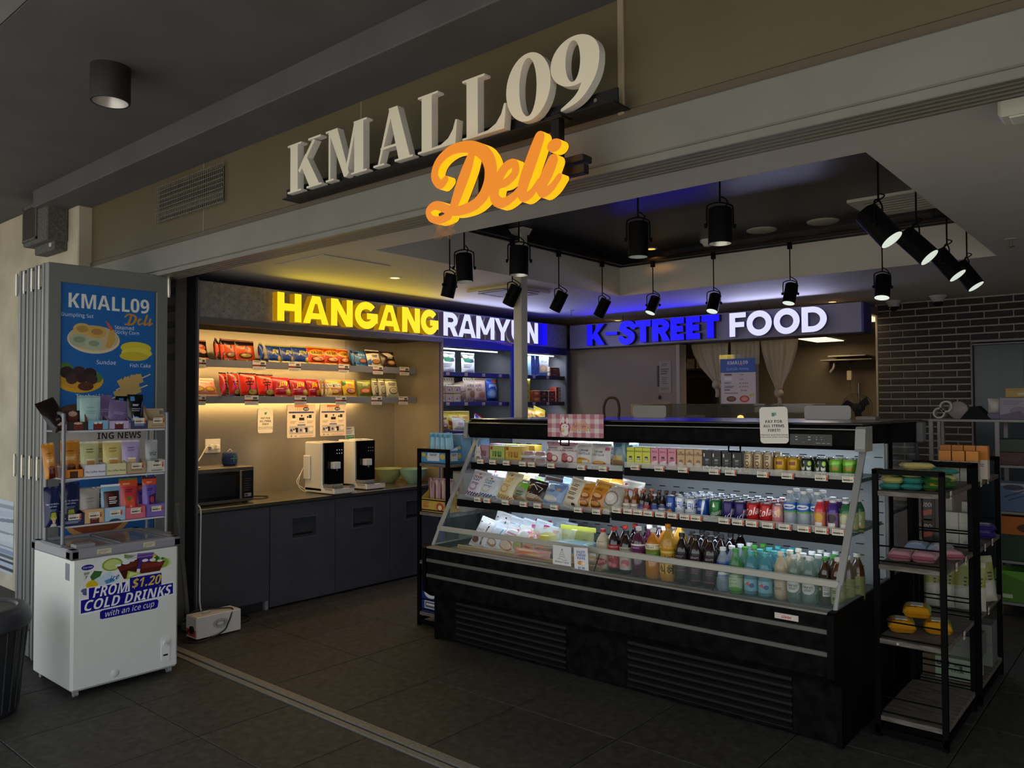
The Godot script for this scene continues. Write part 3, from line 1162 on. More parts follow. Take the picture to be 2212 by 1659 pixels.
func signs_front() -> void:
	# fat-face letters: outlines in units of their height, one mesh each, on a black rail
	var sr := .035
	var serif := func(x: float, w: float, y: float) -> PackedVector2Array: return poly([x, y, x + w, y, x + w, y + sr, x, y + sr])
	var st := .265
	var A := {
		"K": [1.22, join([poly([.1, 0, .1 + st, 0, .1 + st, 1, .1, 1]), serif.call(0, .49, 0), serif.call(0, .49, 1 - sr), poly([.38, .42, .44, .36, .98, .93, .9, .96]), poly([.74, .96, 1.16, .96, 1.16, 1, .74, 1]), poly([.47, .52, .64, .71, 1.12, .03, .78, .03]), serif.call(.68, .52, 0)])],
		"M": [1.37, join([poly([.1, 0, .16, 0, .16, .97, .1, .97]), serif.call(0, .27, 0), poly([0, .965, .40, .965, .40, 1, 0, 1]), poly([.1, .98, .40, .98, .78, .06, .70, 0, .62, 0]), poly([.62, 0, .70, 0, 1.02, .95, .95, .98]), poly([.95, 0, 1.24, 0, 1.24, 1, .95, 1]), serif.call(.85, .5, 0), poly([.93, .965, 1.34, .965, 1.34, 1, .93, 1])])],
		"A": [1.16, join([poly([.13, .02, .19, .02, .56, .92, .50, 1, .47, .94]), poly([.46, 1, .72, 1, 1.08, .02, .76, .02]), poly([.22, .28, .8, .28, .8, .325, .22, .325]), serif.call(0, .33, 0), serif.call(.64, .52, 0)])],
		"L": [1.0, join([poly([.1, 0, .1 + st, 0, .1 + st, 1, .1, 1]), serif.call(0, .52, 1 - sr), poly([0, 0, .96, 0, 1.0, .40, .96, .40, .9, .25, .78, .12, .6, .05, .3, sr, 0, sr])])],
		"0": [.92, [oval(.46, .5, .46, .53, 44), oval(.46, .5, .18, .455, 36)]],
		"9": [.92, join([oval(.46, .66, .46, .37, 44)] + brush([Vector3(.78, .68, .28), Vector3(.77, .5, .27), Vector3(.7, .3, .2), Vector3(.52, .1, .12), Vector3(.22, -.02, .05)])) + [oval(.43, .66, .14, .31, 30)]],
	}
	var nine: Array = A["9"][1]
	var sg := thing("fascia_sign", "row of big cream serif letters on a black rail along the brown fascia", "sign", V(0, 2.79, -2.47))
	part(sg, "rail", MB.new().span(V(-3.77, -.004, -.042), V(-1.60, .056, -.034), .001).span(V(-3.77, -.006, -.13), V(-1.60, .0, -.004), .001).mesh(), mat("17171a", .4, .3))
	var spots := [["K", -3.68, .31], ["M", -3.34, .335], ["A", -2.96, .28], ["L", -2.645, .25], ["L", -2.362, .25], ["0", -2.11, .232], ["9", -1.878, .232]]
	for e in spots:
		var a: Array = A[e[0]]
		var h := .262
		var kx: float = e[2] / a[0]
		var polys: Array = []
		for p in a[1]:
			var q := PackedVector2Array()
			for b in p:
				q.append(Vector2(b.x * kx, b.y * h))
			polys.append(q)
		var y0 := .005 if e[0] in ["K", "M", "A", "L"] else .013
		var le := part(sg, "letter", MB.new().prism(polys, -.02, .02, Rect2(0, 0, 1, 1), false, false).mesh(), mat("e6e0cc", .5), V(e[1], y0, .0))
		part(le, "return", MB.new().walls(polys, -.018, .02).mesh(), mat("e0ddd6", .45))
	for x in [-3.5, -3.1, -2.75, -2.48, -2.2, -1.95, -1.7]:
		part(sg, "stud", MB.new().lathe([Vector2(0, 0), Vector2(.008, 0), Vector2(.008, .1), Vector2(0, .1)], 8).mesh(), mat("8a8883", .3, .8), V(x, .03, -.13), V(PI / 2, 0, 0))

	# script sign, glowing at its sides
	var b: Array = []
	var st2 := func(a: Array) -> Array:
		var q: Array = []
		for k in range(0, a.size(), 3):
			q.append(Vector3(a[k], a[k + 1], a[k + 2]))
		return brush(q)
	b += st2.call([.132, .172, .034, .10, .158, .04, .066, .20, .042, .09, .255, .042, .166, .289, .044, .266, .282, .05, .35, .238, .06, .385, .172, .066, .37, .10, .06, .318, .048, .05, .241, .03, .044, .166, .036, .04, .08, .073, .038, .03, .06, .034, .044, .024, .03, .10, .008, .034, .15, .018, .04])
	b += st2.call([.288, .262, .034, .258, .2, .056, .216, .124, .058, .178, .05, .045])
	b += st2.call([.405, .098, .03, .462, .098, .034, .512, .128, .038, .505, .165, .036, .462, .158, .042, .418, .108, .05, .404, .054, .048, .44, .022, .042, .499, .035, .034, .543, .066, .028])
	b += st2.call([.632, .238, .05, .604, .182, .058, .566, .105, .058, .546, .052, .05, .556, .026, .04, .593, .035, .032, .63, .072, .026])
	b += st2.call([.694, .138, .05, .668, .094, .056, .64, .05, .05, .652, .026, .04, .69, .04, .032, .724, .072, .026])
	b += [oval(.702, .193, .034, .025, 20)]
	var de_ := join(b)
	var sd := thing("script_sign", "glowing orange script sign reading Deli hung below the fascia letters", "sign", V(-2.455, 2.415, -2.33))
	for i in de_.size():
		var q := PackedVector2Array()
		for p in de_[i]:
			q.append(p)
		de_[i] = q
	part(sd, "light_face", MB.new().prism(de_, .0, .022, Rect2(0, 0, 1, 1), false, false).mesh(), glow("f08a1c", .86))
	part(sd, "light_return", MB.new().walls(de_, -.022, .022).mesh(), glow("ffb012", 1.25))
	part(sd, "back", MB.new().prism(de_, -.026, -.023).mesh(), mat("3a3128", .6))
	for e in [[V(.60, .14, -.13), V(.638, .37, -.09)], [V(.34, .095, -.09), V(.78, .13, -.055)], [V(.63, .14, -.11), V(.78, .165, -.05)], [V(.24, .05, -.09), V(.275, .30, -.06)], [V(.575, .34, -.15), V(.66, .352, -.08)]]:
		part(sd, "bracket", bx(e[0], e[1], .002), mat("141416", .4, .3))
	var cr: Array = []
	for i in 7:
		var r: Array = []
		for j in 8:
			r.append(V((j / 7.0 - .5) * .11 + .006 * sin(i * 3.1), .05 - i * .012 + .01 * sin(j * 2.2 + i), .016 * sin(i * 1.7 + j * 1.3)))
		cr.append(r)
	part(sd, "torn_wrap", MB.new().sheet(cr, false).mesh(), mat("c98a3c", .5, 0, "film"), V(.10, -.04, .0))
	area("script_sign_light", V(-2.1, 2.55, -2.26), V(-2.0, 2.35, 0), Vector2(.7, .25), "ffa830", .10)
	area("script_sign_back_light", V(-2.1, 2.55, -2.40), V(-2.0, 2.6, -3), Vector2(.6, .2), "ffa830", .05)


func freezer() -> void:
	var fz := thing("chest_freezer", "white chest freezer with a grey rim and a cold drinks sticker", "freezer", V(-5.063, 0, -2.095), TAU2)
	var white := worn("enamel", "dfe2de", .012, .3, .01, 1.0)
	var rim := mat("8f9098", .4)
	part(fz, "body", bx(V(-.31, .035, -.29), V(.31, .792, .29), .014), white)
	var rm := MB.new()
	var w := .322
	var d := .302
	for s in [-1.0, 1.0]:
		rm.span(V(s * w, .775, -d), V(s * (w - .055), .835, d), .012)
		rm.span(V(-w, .775, s * d), V(w, .835, s * (d - .075)), .012)
	part(fz, "rim", rm.mesh(), rim)
	part(fz, "well", bx(V(-.27, .70, -.24), V(.27, .78, .24)), mat("9a9a9a", .7))
	for k in 2:
		var gl := part(fz, "glass_lid", bx(V(-.27 + k * .26, .816 + k * .008, -.232), V(.01 + k * .26, .821 + k * .008, .232)), mat("b9c4c4", .03, 0, "film"))
		var f := MB.new()
		var x0 := -.27 + k * .26
		f.span(V(x0, .812 + k * .008, -.235), V(x0 + .28, .826 + k * .008, -.215), .002)
		f.span(V(x0, .812 + k * .008, .215), V(x0 + .28, .826 + k * .008, .235), .002)
		f.span(V(x0, .812 + k * .008, -.235), V(x0 + .02, .826 + k * .008, .235), .002)
		f.span(V(x0 + .26, .812 + k * .008, -.235), V(x0 + .28, .826 + k * .008, .235), .002)
		part(gl, "frame", f.mesh(), mat("6d6f74", .4))
	part(fz, "lid_grip", bx(V(-.27, .83, .16), V(-.16, .852, .235), .004), mat("8a8c8e", .4))
	part(fz, "control_panel", MB.new().prism([placard_outline(.052, .145, .012)], 0, .006).mesh(), mat("e3e5e2", .35), V(.23, .085, .289))
	part(fz, "dial", MB.new().lathe([Vector2(.019, 0), Vector2(.017, .012), Vector2(0, .013)], 20).mesh(), mat("d5d7d4", .3), V(.23, .195, .294), V(PI / 2, 0, 0))
	part(fz, "dial_grip", bx(V(-.004, -.017, 0), V(.004, .017, .012), .002), mat("c8cac7", .3), V(.23, .195, .305), V(0, 0, .9))
	part(fz, "display", bx(V(.215, .118, .294), V(.243, .128, .2965)), mat("15161a", .3))
	part(fz, "drain_plug", MB.new().lathe([Vector2(.022, 0), Vector2(.022, .006), Vector2(.014, .010), Vector2(0, .010)], 20).mesh(), mat("d5d7d4", .35), V(-.07, .088, .289), V(PI / 2, 0, 0))
	for x in [-.27, .27]:
		for z in [-.25, .25]:
			part(fz, "caster", MB.new().lathe([Vector2(0, -.012), Vector2(.018, -.012), Vector2(.018, .012), Vector2(0, .012)], 14).mesh(), mat("8b8c90", .5), V(x, .018, z), V(PI / 2, 0, PI / 2))
	var ol := poly([.0, .06, .09, .05, .1, .0, .45, .0, .47, .05, .548, .065, .55, .15, .51, .17, .55, .24, .52, .30, .45, .325, .42, .355, .33, .36, .2, .37, .12, .375, .06, .30, .03, .25, .0, .2])
	part(fz, "sticker", MB.new().prism([ol], 0, .0015, Rect2(0, 0, .56, .39), true).mesh(), pm("sticker", .25), V(-.268, .405, .2895))
	part(fz, "badge", MB.new().prism([oval(0, 0, .034, .0155, 30)], 0, .0015, Rect2(-.034, -.0155, .068, .031), true).mesh(), pm("badge", .3), V(-.225, .727, .2895))
	part(fz, "rating_label", bx(V(-.245, .63, .2895), V(-.197, .70, .2905)), pm("rating", .5))
	part(fz, "side_label", bx(V(-.3105, .66, .20), V(-.3095, .755, .262)), pm("sidelabel", .6))
	part(fz, "rim_label", bx(V(-.18, .795, .3015), V(-.10, .822, .3025)), pm("rimlabel", .6))
	part(fz, "rim_label", bx(V(.085, .797, .3015), V(.155, .826, .3025)), pm("rimlabel", .6))


func placard_outline(w: float, h: float, r: float) -> PackedVector2Array:
	var pts := PackedVector2Array()
	for c in 4:
		for k in 5:
			var a := PI / 2 * (c + k / 4.0)
			pts.append(Vector2((w / 2 - r) * (1 if c in [0, 3] else -1) + r * cos(a), h / 2 + (h / 2 - r) * (1 if c < 2 else -1) + r * sin(a)))
	return pts


func freezer_rack() -> void:
	var m := mat("7d8086", .4, .4)
	var rk := thing("display_rack", "grey wire display rack of three shelves standing on the freezer", "rack", V(-5.06, .833, -2.1), TAU2)
	# local x runs along the freezer front, z towards the aisle
	for s in [-.30, .31]:
		part(rk, "end_frame", MB.new().tube(curve([V(s, -.0, .11), V(s, .70, .11), V(s, .755, .095), V(s, .772, .05), V(s, .772, -.10), V(s, .755, -.14), V(s, .70, -.155), V(s, 0, -.155)]), .011, 8).mesh(), m)
		part(rk, "foot", bx(V(s - .02, -.028, -.16), V(s + .02, .012, .14), .003), mat("6f7076", .4))
		for y in [.665, .39, .115]:
			part(rk, "cross_bar", MB.new().tube([V(s, y, .11), V(s, y, -.155)], .008, 6).mesh(), m)
		for y in [.72, .46, .2]:
			part(rk, "side_wire", MB.new().tube([V(s, y, .12), V(s, y, -.16)], .003, 6).mesh(), m)
	var ys := [.665, .385, .107]
	for i in 3:
		var y: float = ys[i]
		part(rk, "shelf", bx(V(-.29, y - .004, -.15), V(.305, y + .004, .085), .002), mat("9a9ca0", .5))
		part(rk, "price_rail", bx(V(-.285, y - .006, .090), V(.315, y + .044, .096), .002), mat("d7d8e6", .35))
	# goods: each row is [print, z in the shop, foot height, width, height, depth, lean, roll, label, x offset]
	var X := -4.995
	var rows := [
		[1.503, [
			["p_dark", -1.815, .20, .115, "near-black coffee pouch lying tilted in its tray, top rack shelf", .35, .42],
			["p_teal", -1.968, .20, .12, "pale teal drink pouch standing upright on the top rack shelf", .05, 0],
			["p_purple", -2.066, .205, .10, "taller purple pouch behind its twin on the top rack shelf", .02, 0, -.05],
			["p_purple", -2.125, .175, .122, "purple drink pouch slumped sideways on the top rack shelf", .12, -.12],
			["p_blackblue", -2.236, .21, .10, "black pouch with a blue iced drink, right part of top rack shelf", .05, 0],
			["p_kraft", -2.318, .14, .07, "small beige paper pouch in the kraft box on the rack", .25, .3]],
			[["tr_dark", -1.877, .11, .05, .13, "dark tray holding the near-black coffee pouch"], ["tr_teal", -1.992, .117, .057, .09, "sky blue tray under the pale teal pouch"], ["tr_lilac", -2.115, .117, .052, .09, "lilac tray under the purple pouches"], ["tr_black", -2.236, .1, .05, .09, "dark tray under the black pouch with a price ticket"], ["tr_kraft", -2.352, .125, .05, .14, "kraft cardboard tray at the right end of the top rack shelf"]]],
		[1.224, [
			["p_orange", -1.752, .205, .07, "amber coffee pouch turned edge-on at the rack's left end", .04, .12, .02],
			["p_orange", -1.857, .215, .105, "amber coffee pouch facing front on the middle rack shelf", .05, 0],
			["p_olive", -1.967, .205, .108, "pale green milk tea pouch on the middle rack shelf", .06, 0],
			["p_yellow", -2.10, .205, .115, "pale yellow milk tea pouch on the middle rack shelf", .06, 0],
			["p_lilac", -2.211, .205, .112, "lilac milk tea pouch on the middle rack shelf", .06, 0],
			["p_silver", -2.348, .20, .08, "small silver pouch at the right end of middle rack shelf", .02, 0, -.02]],
			[["tr_white", -1.977, .12, .072, .09, "white tray under the pale green pouch"], ["tr_cream", -2.10, .116, .072, .09, "cream tray under the pale yellow pouch"], ["tr_kraft", -2.222, .116, .07, .10, "plain tray under the lilac pouch with a price ticket"], ["tr_white2", -2.349, .118, .075, .09, "pale tray under the small silver pouch"], ["tr_orange", -1.855, .11, .05, .09, "orange tray under the amber coffee pouch"]]],
		[.946, [
			["p_navy", -1.757, .23, .085, "navy coffee pouch turned edge-on at bottom left of the rack", .03, .02, .02],
			["p_navy", -1.857, .245, .112, "navy coffee pouch with a bucket hat figure, facing front", .04, 0],
			["p_beige", -1.972, .20, .112, "greyish beige coffee pouch on the bottom rack shelf", .05, 0],
			["p_blue", -2.094, .215, .12, "light blue pouch with a green band on the bottom rack shelf", .05, 0],
			["p_red", -2.198, .245, .115, "red strawberry pouch on the bottom rack shelf", .05, 0],
			["p_violet", -2.328, .245, .09, "violet berry pouch at the bottom right of the rack", .03, 0]],
			[["tr_navy", -1.86, .118, .07, .09, "navy tray under the facing bucket hat pouch"], ["tr_peach", -1.974, .11, .085, .09, "peach tray under the greyish beige pouch"], ["tr_ltblue", -2.095, .12, .085, .09, "light blue tray under the green-banded pouch"], ["tr_pink", -2.218, .12, .073, .09, "pink tray under the red strawberry pouch"], ["tr_violet", -2.346, .118, .08, .09, "violet tray under the berry pouch"]]]]
	for r in rows:
		for p in r[1]:
			var dx: float = p[7] if p.size() > 7 else 0.0
			packet("drink_pouch", p[4], V(X - .01 + dx, r[0] + .005, p[1]), TAU2, p[0], p[3], p[2], .045, "stand", p[5], p[6], "", "pouch", .22)
		for t in r[2]:
			tray("display_tray", t[5], V(X + .0, r[0] + .001, t[1]), TAU2, t[0], t[2], t[3], t[4] * .9, .085)
	# a second pouch stands behind most of them
	for p in [["p_teal", -1.975, 1.503], ["p_blackblue", -2.20, 1.503], ["p_olive", -1.955, 1.224], ["p_yellow", -2.07, 1.224], ["p_lilac", -2.20, 1.224], ["p_beige", -1.985, .946], ["p_blue", -2.07, .946], ["p_red", -2.165, .946], ["p_violet", -2.32, .946]]:
		packet("drink_pouch", "spare pouch standing behind the %s one on the %s rack shelf" % [{"p_teal": "pale teal", "p_blackblue": "black iced drink", "p_olive": "pale green", "p_yellow": "pale yellow", "p_lilac": "lilac", "p_beige": "greyish beige", "p_blue": "light blue", "p_red": "red strawberry", "p_violet": "violet berry"}[p[0]], {1.503: "top", 1.224: "middle", .946: "bottom"}[p[2]]], V(X - .085, p[2] + .005, p[1]), TAU2, p[0], .11, .20, .03, "stand", .03, 0, "", "pouch", .25)
	var tk := [[1.503, [-1.862, -1.966, -2.07]], [1.224, [-1.845, -1.955, -2.083, -2.193]], [.946, [-1.862, -1.972]]]
	var nm := {1.503: "top", 1.224: "middle", .946: "bottom"}
	for r in tk:
		for i in r[1].size():
			ticket(V(-4.963, r[0] + .022, r[1][i]), TAU2, "faded price ticket on the %s rail of the freezer rack, %s" % [nm[r[0]], nth(i, r[1].size())], "tickets on the freezer rack rails", 0, "ticket", .065, .032)
	for e in [[1.503, -2.236, "the black pouch tray"], [1.503, -2.352, "the kraft tray"], [1.224, -2.222, "the lilac pouch tray"], [1.224, -2.349, "the silver pouch tray"], [.946, -1.86, "the navy tray"], [.946, -1.974, "the peach tray"], [.946, -2.095, "the light blue tray"], [.946, -2.218, "the pink tray"], [.946, -2.346, "the violet tray"]]:
		ticket(V(-4.949, e[0] + .052, e[1] - .005), TAU2, "price ticket with a red end stuck on " + e[2], "tickets on the freezer rack trays", 0, "ticket", .07, .033)
	solo("blank_tag", "blank cream tag at the right end of the rack's top rail", "price tag", bx(V(-.035, 0, 0), V(.035, .028, .001)), mat("dcdac8", .6), V(-4.963, 1.512, -2.37), TAU2)


# ------------------------------------------------------------------ block letters, lamps and the cabinet wall
func ring(cx: float, cy: float, rx: float, ry: float, tx: float, ty: float, a0: float, a1: float, seg := 26) -> PackedVector2Array:
	var p := PackedVector2Array()
	for k in seg + 1:
		var a := deg_to_rad(lerpf(a0, a1, float(k) / seg))
		p.append(Vector2(cx + rx * cos(a), cy + ry * sin(a)))
	for k in seg + 1:
		var a := deg_to_rad(lerpf(a1, a0, float(k) / seg))
		p.append(Vector2(cx + (rx - tx) * cos(a), cy + (ry - ty) * sin(a)))
	return p


func block_letter(ch: String, w: float, h: float, t: float) -> Array:
	var r := func(x: float, y: float, a: float, b: float) -> PackedVector2Array: return poly([x, y, x + a, y, x + a, y + b, x, y + b])
	match ch:
		"H": return join([r.call(0, 0, t, h), r.call(w - t, 0, t, h), r.call(t * .5, h * .5 - t * .45, w - t, t * .9)])
		"A": return join([poly([0, 0, t * 1.05, 0, w * .5 + t * .1, h, w * .5 - t * .6, h]), poly([w, 0, w - t * 1.05, 0, w * .5 - t * .1, h, w * .5 + t * .6, h]), r.call(w * .25, h * .17, w * .5, t * .75), poly([w * .5 - t * .6, h, w * .5 + t * .6, h, w * .5 + t * .4, h * .72, w * .5 - t * .4, h * .72])])
		"N": return join([r.call(0, 0, t, h), r.call(w - t, 0, t, h), poly([0, h, t * 1.1, h, w, 0, w - t * 1.1, 0])])
		"M": return join([r.call(0, 0, t, h), r.call(w - t, 0, t, h), poly([0, h, t * 1.1, h, w * .5 + t * .45, h * .2, w * .5 - t * .45, h * .2]), poly([w, h, w - t * 1.1, h, w * .5 - t * .45, h * .2, w * .5 + t * .45, h * .2])])
		"G": return join([ring(w * .5, h * .5, w * .5, h * .52, t, t, 42, 338, 40), r.call(w * .52, h * .36, w * .48, t * .82), r.call(w - t, h * .22, t, h * .2)])
		"R": return join([r.call(0, 0, t, h), r.call(t * .5, h - t * .85, w * .45, t * .85), r.call(t * .5, h * .36, w * .45, t * .85), ring(w * .5, h * .68, w * .46, h * .32, t, t * .85, -90, 90), poly([w * .38, h * .42, w * .72, h * .42, w, 0, w - t * 1.15, 0])])
		"Y": return join([poly([0, h, t * 1.15, h, w * .5 + t * .5, h * .36, w * .5 - t * .5, h * .36]), poly([w, h, w - t * 1.15, h, w * .5 - t * .5, h * .36, w * .5 + t * .5, h * .36]), r.call(w * .5 - t * .5, 0, t, h * .45)])
		"U": return join([r.call(0, h * .4, t, h * .6), r.call(w - t, h * .4, t, h * .6), ring(w * .5, h * .42, w * .5, h * .44, t, t, 178, 362)])
		"K": return join([r.call(0, 0, t, h), poly([t * .8, h * .38, w - t * 1.2, h, w, h, t * .8, h * .2]), poly([t * 1.0, h * .42, t * 1.7, h * .66, w, 0, w - t * 1.2, 0])])
		"-": return [r.call(0, 0, w, h)]
		"T": return join([r.call(0, h - t * .9, w, t * .9), r.call(w * .5 - t * .5, 0, t, h)])
		"E": return join([r.call(0, 0, t, h), r.call(0, 0, w, t * .85), r.call(0, h * .5 - t * .42, w * .94, t * .84), r.call(0, h - t * .85, w, t * .85)])
		"F": return join([r.call(0, 0, t, h), r.call(0, h * .44 - t * .2, w * .9, t * .84), r.call(0, h - t * .85, w, t * .85)])
		"O": return [oval(w * .5, h * .5, w * .5, h * .52, 40), oval(w * .5, h * .5, w * .5 - t, h * .52 - t, 32)]
		"D": return [ring(w * .42, h * .5, w * .58, h * .5, 0, 0, -90, 90).slice(0, 27) + poly([0, h, 0, 0]), ring(w * .42, h * .5, w * .58 - t, h * .5 - t * .9, 0, 0, -90, 90).slice(0, 27) + poly([t, h - t * .9, t, t * .9])]
		"S": return join(brush([Vector3(w * .86, h * .76, t * .86), Vector3(w * .66, h * .90, t * .9), Vector3(w * .36, h * .88, t), Vector3(w * .22, h * .72, t), Vector3(w * .42, h * .56, t), Vector3(w * .68, h * .43, t), Vector3(w * .78, h * .27, t), Vector3(w * .6, h * .11, t), Vector3(w * .32, h * .1, t * .9), Vector3(w * .13, h * .24, t * .86)]))
	return []


func lit_word(sign_: Node3D, letters: Array, h: float, t: float, face: Material, side: Material, depth: float) -> void:
	# letters: [character, start, width] along local x
	for e in letters:
		var hh: float = h if e[0] != "-" else h * .14
		var polys := block_letter(e[0], e[2], hh, t * (1.0 if e[0] != "-" else 1.0))
		var y0 := 0.0 if e[0] != "-" else h * .44
		var o := part(sign_, "light_letter", MB.new().prism(polys, depth - .012, depth, Rect2(0, 0, 1, 1), false, false).mesh(), face, V(e[1], y0, 0))
		part(o, "light_return", MB.new().walls(polys, 0, depth).mesh(), side)


func spot_lamp(label: String, at: Vector3, dir: Vector3, r: float, h: float, rod_top: float, lit: float, group := "black spot lamps on rods") -> void:
	# at: middle of the can; dir: where its mouth points
	var o := thing("spot_lamp", label, "spotlight", V(at.x, at.y, at.z), 0, "")
	var black := mat("0c0c0e", .5, 0, "dull")
	var d := dir.normalized()
	var y := -d
	var x := y.cross(Vector3.BACK).normalized() if absf(y.z) < .9 else Vector3.RIGHT
	var bs := Basis(x, y, x.cross(y))
	var can := part(o, "can", MB.new().lathe([Vector2(r * .93, -h / 2), Vector2(r, -h / 2), Vector2(r, h / 2 - .006), Vector2(r - .006, h / 2), Vector2(0, h / 2)], 28).mesh(), black)
	can.basis = bs
	part(can, "reflector", MB.new().lathe([Vector2(r * .94, -h / 2), Vector2(r * .9, -h / 2 + .012), Vector2(r * .62, -h / 2 + .05), Vector2(0, -h / 2 + .05)], 28).mesh(), glow("e6efe2", minf(.85, lit * 1.4)) if lit > 0 else mat("d8d8d4", .3, .5))
	part(can, "light_lens", MB.new().lathe([Vector2(0, -h / 2 + .034), Vector2(r * .55, -h / 2 + .036), Vector2(r * .6, -h / 2 + .05)], 24).mesh(), glow("f4fbf0", 3.0) if lit > 0 else mat("cfcfca", .3))
	# yoke: hangs upright, the can tilts between its arms
	var top := Vector2(r, h / 2).length() + .012
	var ax := r + .008
	var yk := part(o, "yoke", MB.new().tube(curve([V(-ax, 0, 0), V(-ax, top * .72, 0), V(-ax * .8, top - .012, 0), V(0, top, 0), V(ax * .8, top - .012, 0), V(ax, top * .72, 0), V(ax, 0, 0)]), .0042, 6).mesh(), black)
	yk.basis = Basis.from_euler(V(0, .75 if absf(d.x) < .25 else PI / 2, 0))
	for s in [-1.0, 1.0]:
		var k := part(o, "knob", MB.new().lathe([Vector2(0, 0), Vector2(.011, 0), Vector2(.011, .012), Vector2(0, .014)], 12).mesh(), black)
		k.position = yk.basis * V(s * ax, 0, 0)
		k.basis = yk.basis * Basis.from_euler(V(0, 0, -s * PI / 2))
	var top_at := V(0, top, 0)
	part(o, "rod", MB.new().tube([top_at + V(0, -.002, 0), V(top_at.x, rod_top - at.y - .05, top_at.z)], .0048, 8).mesh(), black)
	part(o, "track_adapter", bx(V(top_at.x - .016, rod_top - at.y - .055, top_at.z - .016), V(top_at.x + .016, rod_top - at.y, top_at.z + .016), .002), black)
	var lp: Vector3 = can.basis * V(.02, h / 2, 0)
	part(o, "lead", MB.new().tube(curve([top_at + V(0, .03, 0), top_at + V(.03, .012, .01), lp + V(.02, .02, 0), lp]), .0035, 6).mesh(), black)
	if lit > 0:
		spot("spot_lamp_light", at + d * (h / 2 - .012), at + d * 3, "f2f6ee", lit * .22, 32, r * .5)


func downlight(label: String, at: Vector3, col: String, e: float, r := .045, power := 2.2) -> void:
	var o := thing("recessed_downlight", label, "downlight", at)
	part(o, "trim_ring", MB.new().lathe([Vector2(r * .8, .0), Vector2(r * .84, -.004), Vector2(r * 1.15, -.004), Vector2(r * 1.2, .0)], 24).mesh(), mat("c9c7c2", .5))
	part(o, "light_disc", MB.new().lathe([Vector2(0, -.003), Vector2(r * .82, -.003), Vector2(r * .82, 0)], 24).mesh(), glow(col, power))
	spot("downlight_light", at + V(0, -.02, 0), at + V(0, -1, 0), col, e, 70, r * .8)


